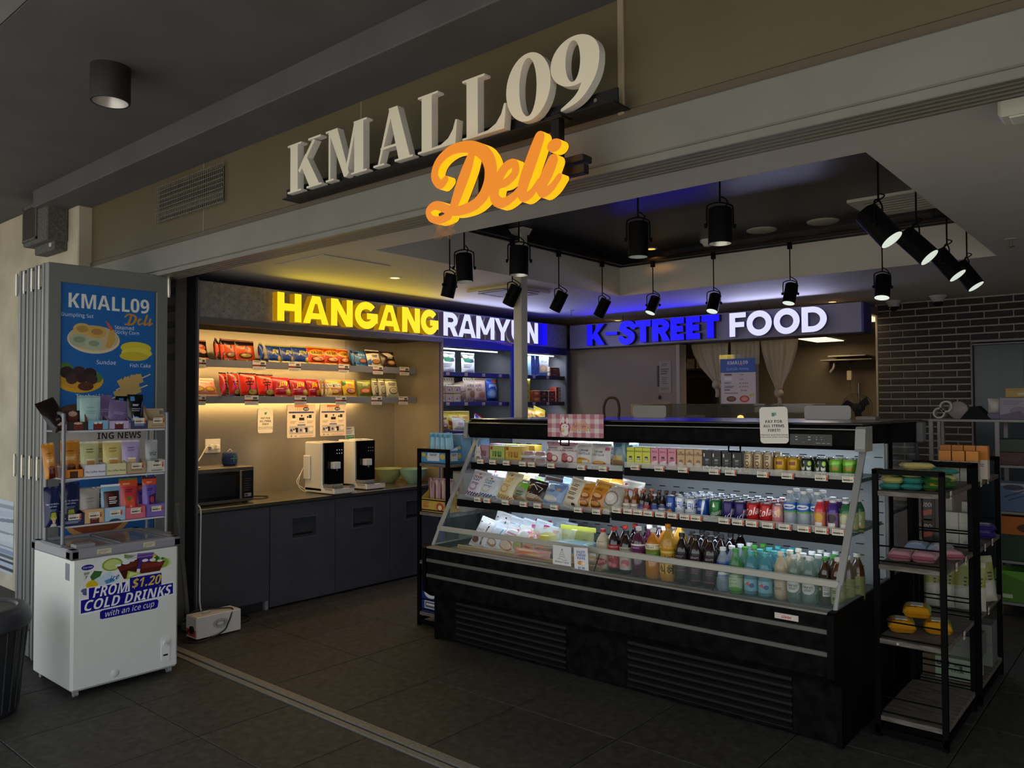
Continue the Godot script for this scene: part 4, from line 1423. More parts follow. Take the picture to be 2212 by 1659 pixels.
func ceiling_fittings() -> void:
	# track rails round the recess
	var tr := mat("0e0e10", .4, .2)
	var rails := [["near", V(-4.0, 2.945, -3.54), V(-1.05, 2.975, -3.50)], ["far", V(-4.0, 2.945, -6.29), V(-1.05, 2.975, -6.25)], ["left", V(-4.0, 2.945, -6.25), V(-3.96, 2.975, -3.54)], ["right", V(-1.09, 2.945, -6.25), V(-1.05, 2.975, -3.54)]]
	for r in rails:
		var t := thing("lighting_track", "black lighting track along the %s side of the ceiling recess" % r[0], "track")
		part(t, "rail", bx(r[1], r[2], .003), tr)
		var c: Vector3 = (r[1] + r[2]) / 2
		for s in [-.4, .4]:
			var dlt: Vector3 = (r[2] - r[1]) * s
			if absf(dlt.x) > absf(dlt.z):
				dlt = V(dlt.x, 0, 0)
			else:
				dlt = V(0, 0, dlt.z)
			part(t, "hanger", bx(c + dlt + V(-.012, 0, -.012), c + dlt + V(.012, .095, .012), .002), tr)
	var T := 2.948
	spot_lamp("large straight spot lamp, right of the two before the dark recess", V(-1.676, 2.503, -3.52), V(.0, -1, .02), .056, .172, T, 0)
	spot_lamp("large straight spot lamp, left of the two before the dark recess", V(-2.131, 2.500, -3.52), V(-.01, -1, .01), .052, .18, T, .05)
	spot_lamp("black spot lamp hanging straight in front of the white post", V(-2.937, 2.487, -3.52), V(0, -1, .03), .056, .168, T, 0)
	spot_lamp("upright black spot lamp second from the left, above the yellow letter sign", V(-3.38, 2.497, -3.52), V(.06, -1, 0), .052, .175, T, .04)
	spot_lamp("leftmost black spot lamp, tilted a little to the left", V(-3.99, 2.503, -4.005), V(-.28, -1, .05), .049, .17, T, 0)
	spot_lamp("black spot lamp tilted left, half behind the white post", V(-3.99, 2.503, -4.70), V(-.55, -1, .1), .049, .165, T, 0)
	spot_lamp("tilted black spot lamp just right of the white post", V(-3.985, 2.515, -5.30), V(-.55, -1, .1), .05, .17, T, 0)
	spot_lamp("tilted black spot lamp at the far left corner of the recess", V(-3.985, 2.52, -5.955), V(-.55, -1, .1), .05, .17, T, 0)
	spot_lamp("lit black spot lamp above the blue STR of the street food sign", V(-3.645, 2.545, -6.27), V(-.2, -1, .42), .048, .16, T, 1.2)
	spot_lamp("lit black spot lamp above the gap between STREET and FOOD", V(-3.05, 2.513, -6.27), V(-.05, -1, .40), .05, .16, T, 1.2)
	spot_lamp("lit black spot lamp above the FOOD letters", V(-2.386, 2.531, -6.27), V(-.08, -1, .30), .05, .165, T, 1.2)
	spot_lamp("lit black spot lamp right of the food sign, beside the dome cameras", V(-1.689, 2.517, -6.27), V(0, -1, .28), .055, .175, T, 1.2)
	spot_lamp("nearest of the four lit spot lamps tilted right", V(-1.065, 2.478, -3.905), V(.62, -.80, .05), .056, .19, T, .5)
	spot_lamp("second nearest of the four lit spot lamps tilted right", V(-1.07, 2.492, -4.62), V(.68, -.76, .05), .056, .19, T, .5)
	spot_lamp("third of the four lit spot lamps tilted right", V(-1.07, 2.490, -5.345), V(.60, -.80, .05), .055, .19, T, .5)
	spot_lamp("farthest of the four lit spot lamps tilted right", V(-1.07, 2.494, -5.93), V(.55, -.84, .05), .055, .19, T, .5)
	downlight("lit downlight in the ceiling above the yellow letters", V(-4.85, 2.68, -4.24), "ffe2a0", .30)
	downlight("lit downlight beside the ceiling air cassette", V(-4.92, 2.68, -5.26), "ffdf9c", .25, .03)
	downlight("lit downlight above the K of the street food sign", V(-5.29, 2.68, -8.24), "ffcf8c", .35)
	downlight("lit downlight above the D of the street food sign", V(-2.69, 2.68, -8.2), "ffcf8c", .35)
	downlight("orange downlight in the black recess", V(-3.63, 3.05, -6.22), "ffb04a", .05, .045, 2.0)
	for e in [[-2.56, -6.13, "left"], [-2.08, -6.15, "right"]]:
		solo("ceiling_speaker", "%s of the two round white speaker grilles in the black recess" % e[2], "speaker", MB.new().lathe([Vector2(0, -.012), Vector2(.10, -.012), Vector2(.115, -.006), Vector2(.118, 0)], 30).mesh(), mat("a8a59c", .6), V(e[0], 3.05, e[1]))
	solo("smoke_detector", "white smoke detector dome behind a near spot lamp", "detector", MB.new().lathe([Vector2(0, -.06), Vector2(.03, -.055), Vector2(.045, -.03), Vector2(.06, -.02), Vector2(.062, 0)], 24).mesh(), mat("cfcdc6", .5), V(-3.07, 3.05, -6.2))
	# air grille in the recess and the cassette over the left aisle
	var ac := thing("ceiling_grille", "white square air diffuser in the black ceiling recess", "air vent", V(-1.46, 3.05, -5.9))
	part(ac, "frame", MB.new().prism([placard_outline(.56, .56, .01), rev(poly([-.2, .08, .2, .08, .2, .48, -.2, .48]))], 0, .02).mesh(), mat("c3c1ba", .6), V(0, -.02, .28), V(-PI / 2, 0, 0))
	for k in 6:
		part(ac, "louvre", bx(V(-.2, -.022, -.19 + k * .07), V(.2, -.012, -.15 + k * .07), .002), mat("a9a7a0", .6))
	var cs2 := thing("ceiling_cassette", "square air conditioning cassette set in the ceiling behind the post", "air conditioner", V(-4.62, 2.68, -5.39))
	part(cs2, "frame", bx(V(-.27, -.025, -.27), V(.27, 0, .27), .006), mat("b4b1a8", .6))
	part(cs2, "grille", bx(V(-.17, -.032, -.17), V(.17, -.024, .17), .004), mat("8d8a82", .6))
	for k in 4:
		part(cs2, "flap", bx(V(-.15, -.03, -.245), V(.15, -.02, -.195), .003), mat("6d6b66", .6)).basis = Basis.from_euler(V(0, k * PI / 2, 0))
	solo("access_panel", "flush access panel outlined in the ceiling near the front beam", "panel", bx(V(-.3, -.006, -.3), V(.3, 0, .3), .003), mat("c4c2bc", .75), V(-4.75, 2.68, -3.55))
	for e in [[V(-5.1, 2.68, -7.0), "above the street food sign's left end"], [V(-.8, 2.68, -5.8), "right of the recess"]]:
		var sk := thing("sprinkler_head", "small sprinkler head in the ceiling " + e[1], "sprinkler", e[0])
		part(sk, "rose", MB.new().lathe([Vector2(0, -.006), Vector2(.035, -.006), Vector2(.04, 0)], 20).mesh(), mat("bdbbb4", .4, .3))
		part(sk, "stem", MB.new().lathe([Vector2(0, -.05), Vector2(.018, -.05), Vector2(.018, -.046), Vector2(.006, -.044), Vector2(.006, 0)], 12).mesh(), mat("9a9890", .3, .8))
	var ex := thing("emergency_light", "pale emergency light box under the ceiling at the right edge", "light", V(-.2, 2.6, -3.09))
	part(ex, "housing", bx(V(-.25, .0, -.06), V(.35, .08, .06), .01), mat("c9c8bc", .5))
	part(ex, "diffuser", bx(V(-.22, -.006, -.045), V(.32, .002, .045), .004), mat("d9dccf", .3))
	for e in [[V(-2.2, 2.68, -8.55), "left"], [V(-1.77, 2.68, -8.42), "right"]]:
		var dc := thing("dome_camera", "%s of the two white dome cameras above the brick wall" % e[1], "camera", e[0])
		part(dc, "base", MB.new().lathe([Vector2(.045, -.06), Vector2(.06, -.03), Vector2(.075, -.012), Vector2(.08, 0)], 24).mesh(), mat("b9b8c0", .5))
		part(dc, "dome", MB.new().lathe([Vector2(0, -.105), Vector2(.025, -.10), Vector2(.042, -.08), Vector2(.046, -.055)], 24).mesh(), mat("141418", .2))


func steel(key: String, c: String, rough: float, stretch: Vector3) -> StandardMaterial3D:
	# brushed metal: fine grain drawn out along one way
	if mats.has(key):
		return mats[key]
	var m := worn(key, c, .06, rough, .05, 1.0, .02, .85)
	m.uv1_scale = stretch
	return m


func noodle_row(y: float, row: Array, shelf: String) -> void:
	for e in row:
		# [print, z from, z to, height, lean, label, extra turn]
		var z: float = (e[1] + e[2]) / 2
		var w: float = absf(e[1] - e[2]) * 1.08
		packet("noodle_packet", e[5], V(-6.02, y + .003, z), TAU2 + e[6], e[0], maxf(w, .11), e[3], .045, "pillow", e[4], 0, "", "noodles", .25)


func cabinet() -> void:
	var navy := worn("cabinet", "3b3d42", .04, .55, .01, 1.2)
	var X := -5.63
	var st := steel("brushed", "c6bfae", .30, V(.6, 14, .6))
	var dk := mat("24272d", .6)
	# base units with waste holes
	var js := [-2.976, -3.596, -4.24, -4.86, -5.5]
	for i in 4:
		var za: float = js[i] - .003
		var zb: float = js[i + 1] + .003
		var cu := thing("base_cabinet", "dark grey base cabinet %s" % ["with a plain door beside the white transformer", "with a waste hole, second from the left under the counter", "with a waste hole below the two white cookers", "with a waste hole half hidden behind the black rack"][i], "cabinet", V(0, 0, 0))
		part(cu, "carcass", bx(V(-6.34, .06 if i else .1, zb), V(X - .022, .834, za)), mat("2b2e35", .7))
		part(cu, "plinth", bx(V(-6.3, 0, zb + .01), V(X - .06, .06 if i else .1, za - .01)), mat("1d1f24", .7))
		if i == 0:
			part(cu, "door", bx(V(X - .02, .075, zb), V(X, .828, za), .003), navy)
			part(cu, "leg", bx(V(X - .05, 0, zb + .0), V(X - .01, .075, zb + .03), .003), mat("9a9ca0", .4, .5))
		else:
			var h: Array = [[0, 0], [-3.802, -4.044, .545, .708], [-4.43, -4.671, .553, .724], [-5.057, -5.298, .56, .728]][i]
			var fr := MB.new()
			fr.prism([poly([za, .02, zb, .02, zb, .828, za, .828]), poly([h[0], h[2], h[1], h[2], h[1], h[3], h[0], h[3]])], 0, .02)
			part(cu, "door", fr.turned().mesh(), navy, V(X - .02, 0, 0))
			var f2 := MB.new()
			f2.prism([poly([h[0] + .008, h[2] - .008, h[1] - .008, h[2] - .008, h[1] - .008, h[3] + .008, h[0] + .008, h[3] + .008]), poly([h[0], h[2], h[1], h[2], h[1], h[3], h[0], h[3]])], 0, .004)
			part(cu, "hole_trim", f2.turned().mesh(), mat("5f646c", .4, .4), V(X, 0, 0))
			part(cu, "bin_liner", bx(V(X - .06, h[2] - .0, h[1] + .01), V(X - .0215, h[2] + .05, h[0] - .01), .015), mat("17181b", .35))
	var ct := struct("trim_4", bx(V(-6.36, .836, -5.5), V(-5.612, .868, -2.976), .004), steel("worktop", "8f8a7d", .22, V(1, 1, 1)))
	ct.name = "trim_5"
	ct.remove_meta("kind")
	ct.name = numbered("countertop")
	tag(ct, "stainless steel countertop carrying the microwave and cookers", "countertop")
	# the lit wall unit: sides, back, shelves, sign board
	var wu := thing("wall_unit", "lit wall shelving unit with steel back under the yellow letter sign", "shelving")
	part(wu, "side_panel", bx(V(-6.42, 0, -2.974), V(X + .015, 2.62, -2.95), .003), mat("23262b", .55))
	part(wu, "side_edge", bx(V(X + .0, .05, -2.976), V(X + .016, 2.60, -2.962), .002), mat("70747c", .4, .4))
	part(wu, "back_panel", bx(V(-6.38, .868, -4.9), V(-6.35, 2.3, -2.976)), st)
	part(wu, "back_panel", bx(V(-6.38, .868, -5.54), V(-6.35, 2.3, -4.903)), st)
	part(wu, "end_panel", bx(V(-6.36, .868, -5.56), V(X, 2.31, -5.54)), worn("endpanel", "8b8069", .03, .4, .01, 1.5, 0, .3))
	part(wu, "top_panel", bx(V(-6.38, 2.296, -5.54), V(X - .01, 2.32, -2.976)), mat("4a463f", .6))
	part(wu, "sign_board", bx(V(X - .06, 2.318, -5.545), V(X - .02, 2.597, -2.955), .002), worn("signsteel", "a5a29e", .12, .3, .02, .8, 0, .45))
	part(wu, "sign_ledge", bx(V(X - .05, 2.268, -5.545), V(X + .01, 2.318, -2.976), .002), mat("6d6962", .4, .4))
	var rv := MB.new()
	for a in 60:
		for b in 5:
			rv.box(V(.004, .005, .005), V(X - .0195, 2.35 + b * .053 + (.026 if a % 2 else 0.0), -2.985 - a * .0425))
	part(wu, "perforation", rv.mesh(), mat("3a3733", .6)).set_meta("kind", "stuff")
	for s in [[2.02, "upper"], [1.722, "lower"]]:
		var y: float = s[0]
		part(wu, "shelf", bx(V(-6.35, y - .03, -5.535), V(-6.0, y, -2.98), .002), mat("7d7870", .45, .3))
		part(wu, "shelf_front", bx(V(-6.004, y - .058, -5.53), V(-5.996, y + .002, -2.98), .001), mat("767a84", .5))
		for k in 14:
			part(wu, "front_peg", bx(V(-6.008, y, -3.1 - k * .17), V(-6.0, y + .006, -3.094 - k * .17)), mat("d8d8d0", .3))
	for y in [1.692, 1.990, 2.292]:
		var xx := -6.03 if y < 2.2 else -5.80
		part(wu, "light_strip", bx(V(xx - .008, y - .006, -5.1 if y > 1.7 else -4.98), V(xx + .008, y, -3.0), .001), glow("ffd07a", 2.0))
		area("shelf_strip_light", V(xx - .0, y - .012, -4.2), V(xx - .3, y - .9, -4.2), Vector2(2.1, .015), "ffcf84", {1.692: .85, 1.990: .42, 2.292: .62}[y])
	# price cards
	var tg := [[2.02, [[-3.156, -3.234], [-3.655, -3.781], [-4.007, -4.134], [-4.546, -4.668], [-4.958, -5.084], [-5.303, -5.428]], "upper"], [1.722, [[-3.156, -3.235], [-3.581, -3.711], [-4.069, -4.193], [-4.514, -4.637], [-4.939, -5.07], [-5.289, -5.411]], "lower"]]
	for r in tg:
		for i in 6:
			var a: Array = r[1][i]
			ticket(V(-5.993, r[0] - .032, (a[0] + a[1]) / 2), TAU2, "price card on the %s noodle shelf, %s" % [r[2], nth(i, 6)], "price cards on the noodle shelves", 0, "ticket2", absf(a[0] - a[1]), .082)
	# noodles
	noodle_row(2.02, [
		["n_brown", -3.12, -3.28, .15, .25, "black and brown noodle packet at the far left of the upper shelf", .2],
		["n_blackred", -3.30, -3.40, .165, .1, "orange-red noodle packet turned edge-on, first of the upper shelf bunch", .9],
		["n_blackred", -3.35, -3.45, .165, .1, "orange-red noodle packet turned edge-on, second of the upper shelf bunch", .8],
		["n_blackred", -3.40, -3.53, .165, .15, "orange-red noodle packet half covered, left of the whole one", .25],
		["n_blackred", -3.52, -3.70, .165, .2, "orange-red noodle packet with black top, fully shown", .1],
		["n_blue", -3.70, -3.82, .15, .1, "blue noodle packet turned edge-on beside the orange-red ones", .8],
		["n_blue", -3.818, -3.969, .15, .3, "leftmost blue noodle packet with yellow letters on the upper shelf", .15],
		["n_blue", -3.955, -4.104, .148, .3, "middle blue noodle packet with yellow letters", .15],
		["n_blue", -4.076, -4.27, .152, .3, "rightmost blue noodle packet with yellow letters", .1],
		["n_orange", -4.236, -4.443, .155, .3, "leftmost orange noodle packet with a yellow oval", .1],
		["n_orange", -4.413, -4.597, .155, .3, "middle orange noodle packet with a yellow oval", .1],
		["n_orange", -4.57, -4.714, .15, .3, "rightmost orange noodle packet with a yellow oval", .15],
		["n_skyblue", -4.695, -4.80, .14, .2, "sky blue noodle packet edge-on beside the orange ones", .7],
		["n_skyblue", -4.77, -4.936, .14, .3, "sky blue and brown noodle packet, second from right on the upper shelf", .15],
		["n_white", -4.91, -5.11, .16, .3, "white and black noodle packet, right part of the upper shelf", .2],
		["n_choc", -5.10, -5.30, .155, .35, "dark brown noodle packet at the right end of the upper shelf", .15]], "upper")
	noodle_row(1.722, [
		["n_pink", -3.10, -3.36, .15, .45, "pink noodle packet at the far left of the lower shelf", .1],
		["n_red", -3.345, -3.50, .185, .15, "bright red noodle packet nearly edge-on, left of its row", .7],
		["n_red", -3.44, -3.58, .19, .15, "bright red noodle packet half covered by the next", .45],
		["n_red", -3.561, -3.735, .19, .2, "bright red noodle packet with the black character, whole", .15],
		["n_red", -3.729, -3.907, .185, .25, "bright red noodle packet with the black character, right of the row", .15],
		["n_crimson", -3.881, -4.077, .165, .3, "crimson noodle packet with yellow letters, leftmost", .15],
		["n_crimson", -4.061, -4.25, .155, .3, "crimson noodle packet with yellow letters, middle", .15],
		["n_crimson", -4.235, -4.379, .155, .3, "crimson noodle packet with yellow letters, rightmost", .15],
		["n_gold", -4.33, -4.44, .15, .1, "golden noodle packet edge-on beside the crimson ones", .9],
		["n_gold", -4.38, -4.48, .15, .1, "golden noodle packet edge-on, second of the bunch", .8],
		["n_gold", -4.432, -4.647, .155, .25, "golden noodle packet with a white banner facing front", .1],
		["n_yellow", -4.62, -4.80, .155, .25, "yellow and gold noodle packet right of the banner packet", .2],
		["n_green", -4.80, -4.99, .155, .25, "green noodle packet on the lower shelf", .15],
		["n_cream", -4.96, -5.08, .17, .15, "cream noodle packet with a bowl, leftmost of three", .5],
		["n_cream", -5.04, -5.17, .17, .15, "cream noodle packet with a bowl, middle of three", .4],
		["n_cream", -5.15, -5.326, .17, .2, "cream noodle packet with a bowl, rightmost of three", .15]], "lower")
	# sign letters
	var hs := thing("lit_sign", "glowing yellow capital letters on the perforated steel board", "sign", V(X - .018, 2.336, -2.95), TAU2)
	var L: Array = []
	for e in [["H", -3.623, -3.853], ["A", -3.87, -4.129], ["N", -4.153, -4.387], ["G", -4.411, -4.672], ["A", -4.68, -4.94], ["N", -4.967, -5.194], ["G", -5.206, -5.442]]:
		L.append([e[0], -2.95 - e[1], absf(e[1] - e[2])])
	lit_word(hs, L, .235, .066, glow("ffe21a", 1.08), glow("e8a800", .42), .068)
	area("hangang_sign_light", V(X + .09, 2.455, -4.53), V(0, 2.4, -4.53), Vector2(1.9, .22), "ffdc3c", .5)
	# things on the wall and the worktop
	placard("wall_notice", "white notice with rounded corners saying pay for all items first, on the steel wall", "notice", V(-6.346, 1.395, -4.0), TAU2, "pay", .155, .225, .02, .003)
	placard("instruction_sheet", "left of the two printed cooking instruction sheets on the steel wall", "notice", V(-6.346, 1.34, -4.385), TAU2, "howto", .315, .315, .012, .002)
	placard("instruction_sheet", "right of the two printed cooking instruction sheets on the steel wall", "notice", V(-6.346, 1.345, -4.75), TAU2, "howto", .31, .31, .012, .002)
	placard("small_card", "small white card with a green foot standing behind the right cooker", "card", V(-5.97, 1.322, -4.662), TAU2, "greencard", .105, .12, .005, .002)
	var ou := thing("power_socket", "white double power socket on the steel wall above the microwave", "socket", V(-6.35, 1.24, -3.49), TAU2)
	part(ou, "plate", bx(V(-.07, 0, 0), V(.07, .12, .012), .003), mat("d8d6cf", .4))
	part(ou, "plug", bx(V(-.045, .03, .012), V(-.01, .075, .05), .006), mat("dddbd5", .4))
	part(ou, "plug", bx(V(.015, .03, .012), V(.05, .07, .045), .006), mat("dddbd5", .4))
	solo("appliance_lead", "white plug lead running down from the socket", "cable", MB.new().tube(curve([V(-6.30, 1.29, -3.46), V(-6.27, 1.30, -3.40), V(-6.24, 1.22, -3.33), V(-6.2, 1.12, -3.24), V(-6.2, .93, -3.2)]), .006, 8).mesh(), mat("d8d6cf", .5))
	var mw := thing("microwave_oven", "steel and black microwave oven at the left end of the counter", "microwave", V(-5.925, .872, -3.255), TAU2)
	part(mw, "case", bx(V(-.275, .008, -.19), V(.265, .283, .165), .004), steel("mwsteel", "77726a", .35, V(2, 2, 2)))
	part(mw, "front_frame", bx(V(-.275, .006, .16), V(.265, .283, .178), .003), steel("mwsteel", "77726a", .35, V(2, 2, 2)))
	part(mw, "door_glass", bx(V(-.262, .03, .176), V(.135, .252, .182), .002), mat("0b0c0e", .12))
	part(mw, "window", bx(V(-.22, .06, .182), V(.10, .225, .1826)), mat("141518", .3))
	part(mw, "handle", bx(V(.138, .03, .18), V(.155, .255, .192), .003), mat("8d8981", .3, .8))
	part(mw, "keypad", bx(V(.16, .03, .176), V(.258, .255, .182), .002), pm("keypad", .3))
	for x in [-.23, .22]:
		part(mw, "foot", bx(V(x - .015, -.004, .10), V(x + .015, .008, .14)), mat("151515", .7))
	var sk := thing("portable_speaker", "navy blue portable speaker with a green cross on the microwave", "speaker", V(-5.96, 1.156, -3.43), TAU2)
	part(sk, "body", MB.new().lathe([Vector2(0, 0), Vector2(.045, 0), Vector2(.058, .01), Vector2(.063, .05), Vector2(.058, .10), Vector2(.045, .112), Vector2(0, .112)], 28).mesh(), mat("263a66", .8))
	part(sk, "cross_mark", bx(V(-.026, .056, .058), V(.026, .062, .066)), mat("4fae7a", .5))
	part(sk, "cross_mark", bx(V(-.003, .034, .058), V(.003, .084, .066)), mat("4fae7a", .5))
	part(sk, "hang_loop", MB.new().tube(curve([V(-.02, .11, 0), V(0, .128, 0), V(.02, .11, 0)]), .005, 6).mesh(), mat("c9c7bf", .6))
	solo("small_remote", "small white remote lying on the microwave", "remote", bx(V(-.02, 0, -.06), V(.02, .012, .06), .004), mat("cfcdc4", .5), V(-5.83, 1.156, -3.06), .6)
	for k in 2:
		cooker(V([-5.74, -5.83][k], .869, [-4.305, -4.735][k]), ["white noodle cooker with a black front, nearer the microwave", "white noodle cooker with a black front, nearer the green bowls"][k], k)
	solo("cooker_lead", "white lead looped beside the nearer noodle cooker", "cable", MB.new().tube(curve([V(-6.0, 1.1, -4.18), V(-5.98, 1.02, -4.12), V(-5.97, .93, -4.1), V(-5.95, .88, -4.15), V(-6.0, .885, -4.2), V(-6.04, .95, -4.13), V(-6.05, 1.03, -4.17)]), .004, 6).mesh(), mat("d8d6cf", .5))
	solo("thin_lead", "thin black lead lying on the counter beside the microwave", "cable", MB.new().tube(curve([V(-5.95, .872, -3.56), V(-5.85, .873, -3.66), V(-5.95, .872, -3.78), V(-6.08, .872, -3.7)]), .004, 6).mesh(), mat("1a1a1a", .5))
	for k in 2:
		var bo := thing("bowl", ["pale olive green bowl behind the other on the counter", "pale mint green bowl in front on the counter"][k], "bowl", [V(-6.07, .869, -5.22), V(-5.84, .869, -5.35)][k])
		part(bo, "shell", MB.new().lathe([Vector2(0, .008), Vector2(.055, .008), Vector2(.055, .0), Vector2(.062, .0), Vector2(.066, .012), Vector2(.105, .05), Vector2(.13, .10), Vector2(.138, .135), Vector2(.143, .138), Vector2(.142, .143), Vector2(.134, .141), Vector2(.124, .10), Vector2(.10, .055), Vector2(.05, .02), Vector2(0, .018)], 36).mesh(), mat(["8f9c72", "7fa392"][k], .35))
		part(bo, "inside", MB.new().lathe([Vector2(.1345, .1412), Vector2(.125, .101), Vector2(.101, .056), Vector2(.05, .021), Vector2(0, .019)], 36).mesh(), mat("cfcbb4", .4))
	# bit of dark brick beside the unit
	var bw := struct("wall_pier", bx(V(-6.5, 0, -2.945), V(-5.75, 2.66, -2.86)), mat("6f6d69", .9))
	for r in 12:
		for c in 3:
			part(bw, "brick", bx(V(-6.49 + c * .25 + (.0 if r % 2 else -.12), 1.93 + r * .061, -2.87), V(-6.26 + c * .25 + (.0 if r % 2 else -.12), 1.98 + r * .061, -2.854), .002), mat("2b2827", .7))
	bw.position = V(0, 0, .0)


func cooker(at: Vector3, label: String, k: int) -> void:
	var o := thing("noodle_cooker", label, "cooker", at, TAU2)
	var wh := mat("d6d3ca", .3, 0, "coat")
	part(o, "body", bx(V(-.118, .012, -.27), V(.118, .452, -.01), .012), wh)
	part(o, "front_panel", bx(V(-.112, .075, -.012), V(.112, .445, .004), .004), mat("0a0a0c", .08))
	part(o, "base", bx(V(-.118, .006, -.27), V(.118, .05, .02), .006), wh)
	part(o, "tray", bx(V(-.112, .006, .015), V(.112, .055, .155), .006), wh)
	part(o, "hob", bx(V(-.105, .055, .02), V(.105, .060, .15), .002), mat("18181a", .15))
	part(o, "guard", bx(V(-.113, .035, .0), V(-.105, .088, .13), .002), mat("8a8d8e", .2, 0, "clear"))
	part(o, "guard", bx(V(-.113, .05, .154), V(-.02, .088, .160), .002), mat("8a8d8e", .2, 0, "clear"))
	part(o, "guard", bx(V(.05, .05, .154), V(.113, .075, .160), .002), mat("8a8d8e", .2, 0, "clear"))
	part(o, "spout", bx(V(-.035, .215, .0), V(.04, .275, .05), .004), mat("d8d8d6", .3))
	part(o, "nozzle", MB.new().lathe([Vector2(0, 0), Vector2(.006, 0), Vector2(.008, .02), Vector2(0, .02)], 10).mesh(), mat("9a9a9a", .3, .6), V(.012, .197, .03))
	for a in 3:
		for b in 2:
			part(o, "key_light", bx(V(.03 + a * .026, .345 + b * .03, .0035), V(.036 + a * .026, .351 + b * .03, .0048)), glow("dfe6ee", 1.0 if k == 0 else .25))
	part(o, "back_box", bx(V(-.14, .12, -.26), V(-.116, .33, -.17), .006), wh)
	for x in [-.09, .09]:
		part(o, "foot", bx(V(x - .012, 0, .1), V(x + .012, .008, .13)), mat("1a1a1a", .7))
	if k == 1:
		part(o, "top_slip", bx(V(-.1, .452, -.12), V(-.02, .46, -.03), .002), mat("d8d5cb", .6))
		part(o, "top_slip", bx(V(.0, .452, -.12), V(.08, .458, -.03), .002), mat("d8d5cb", .6))


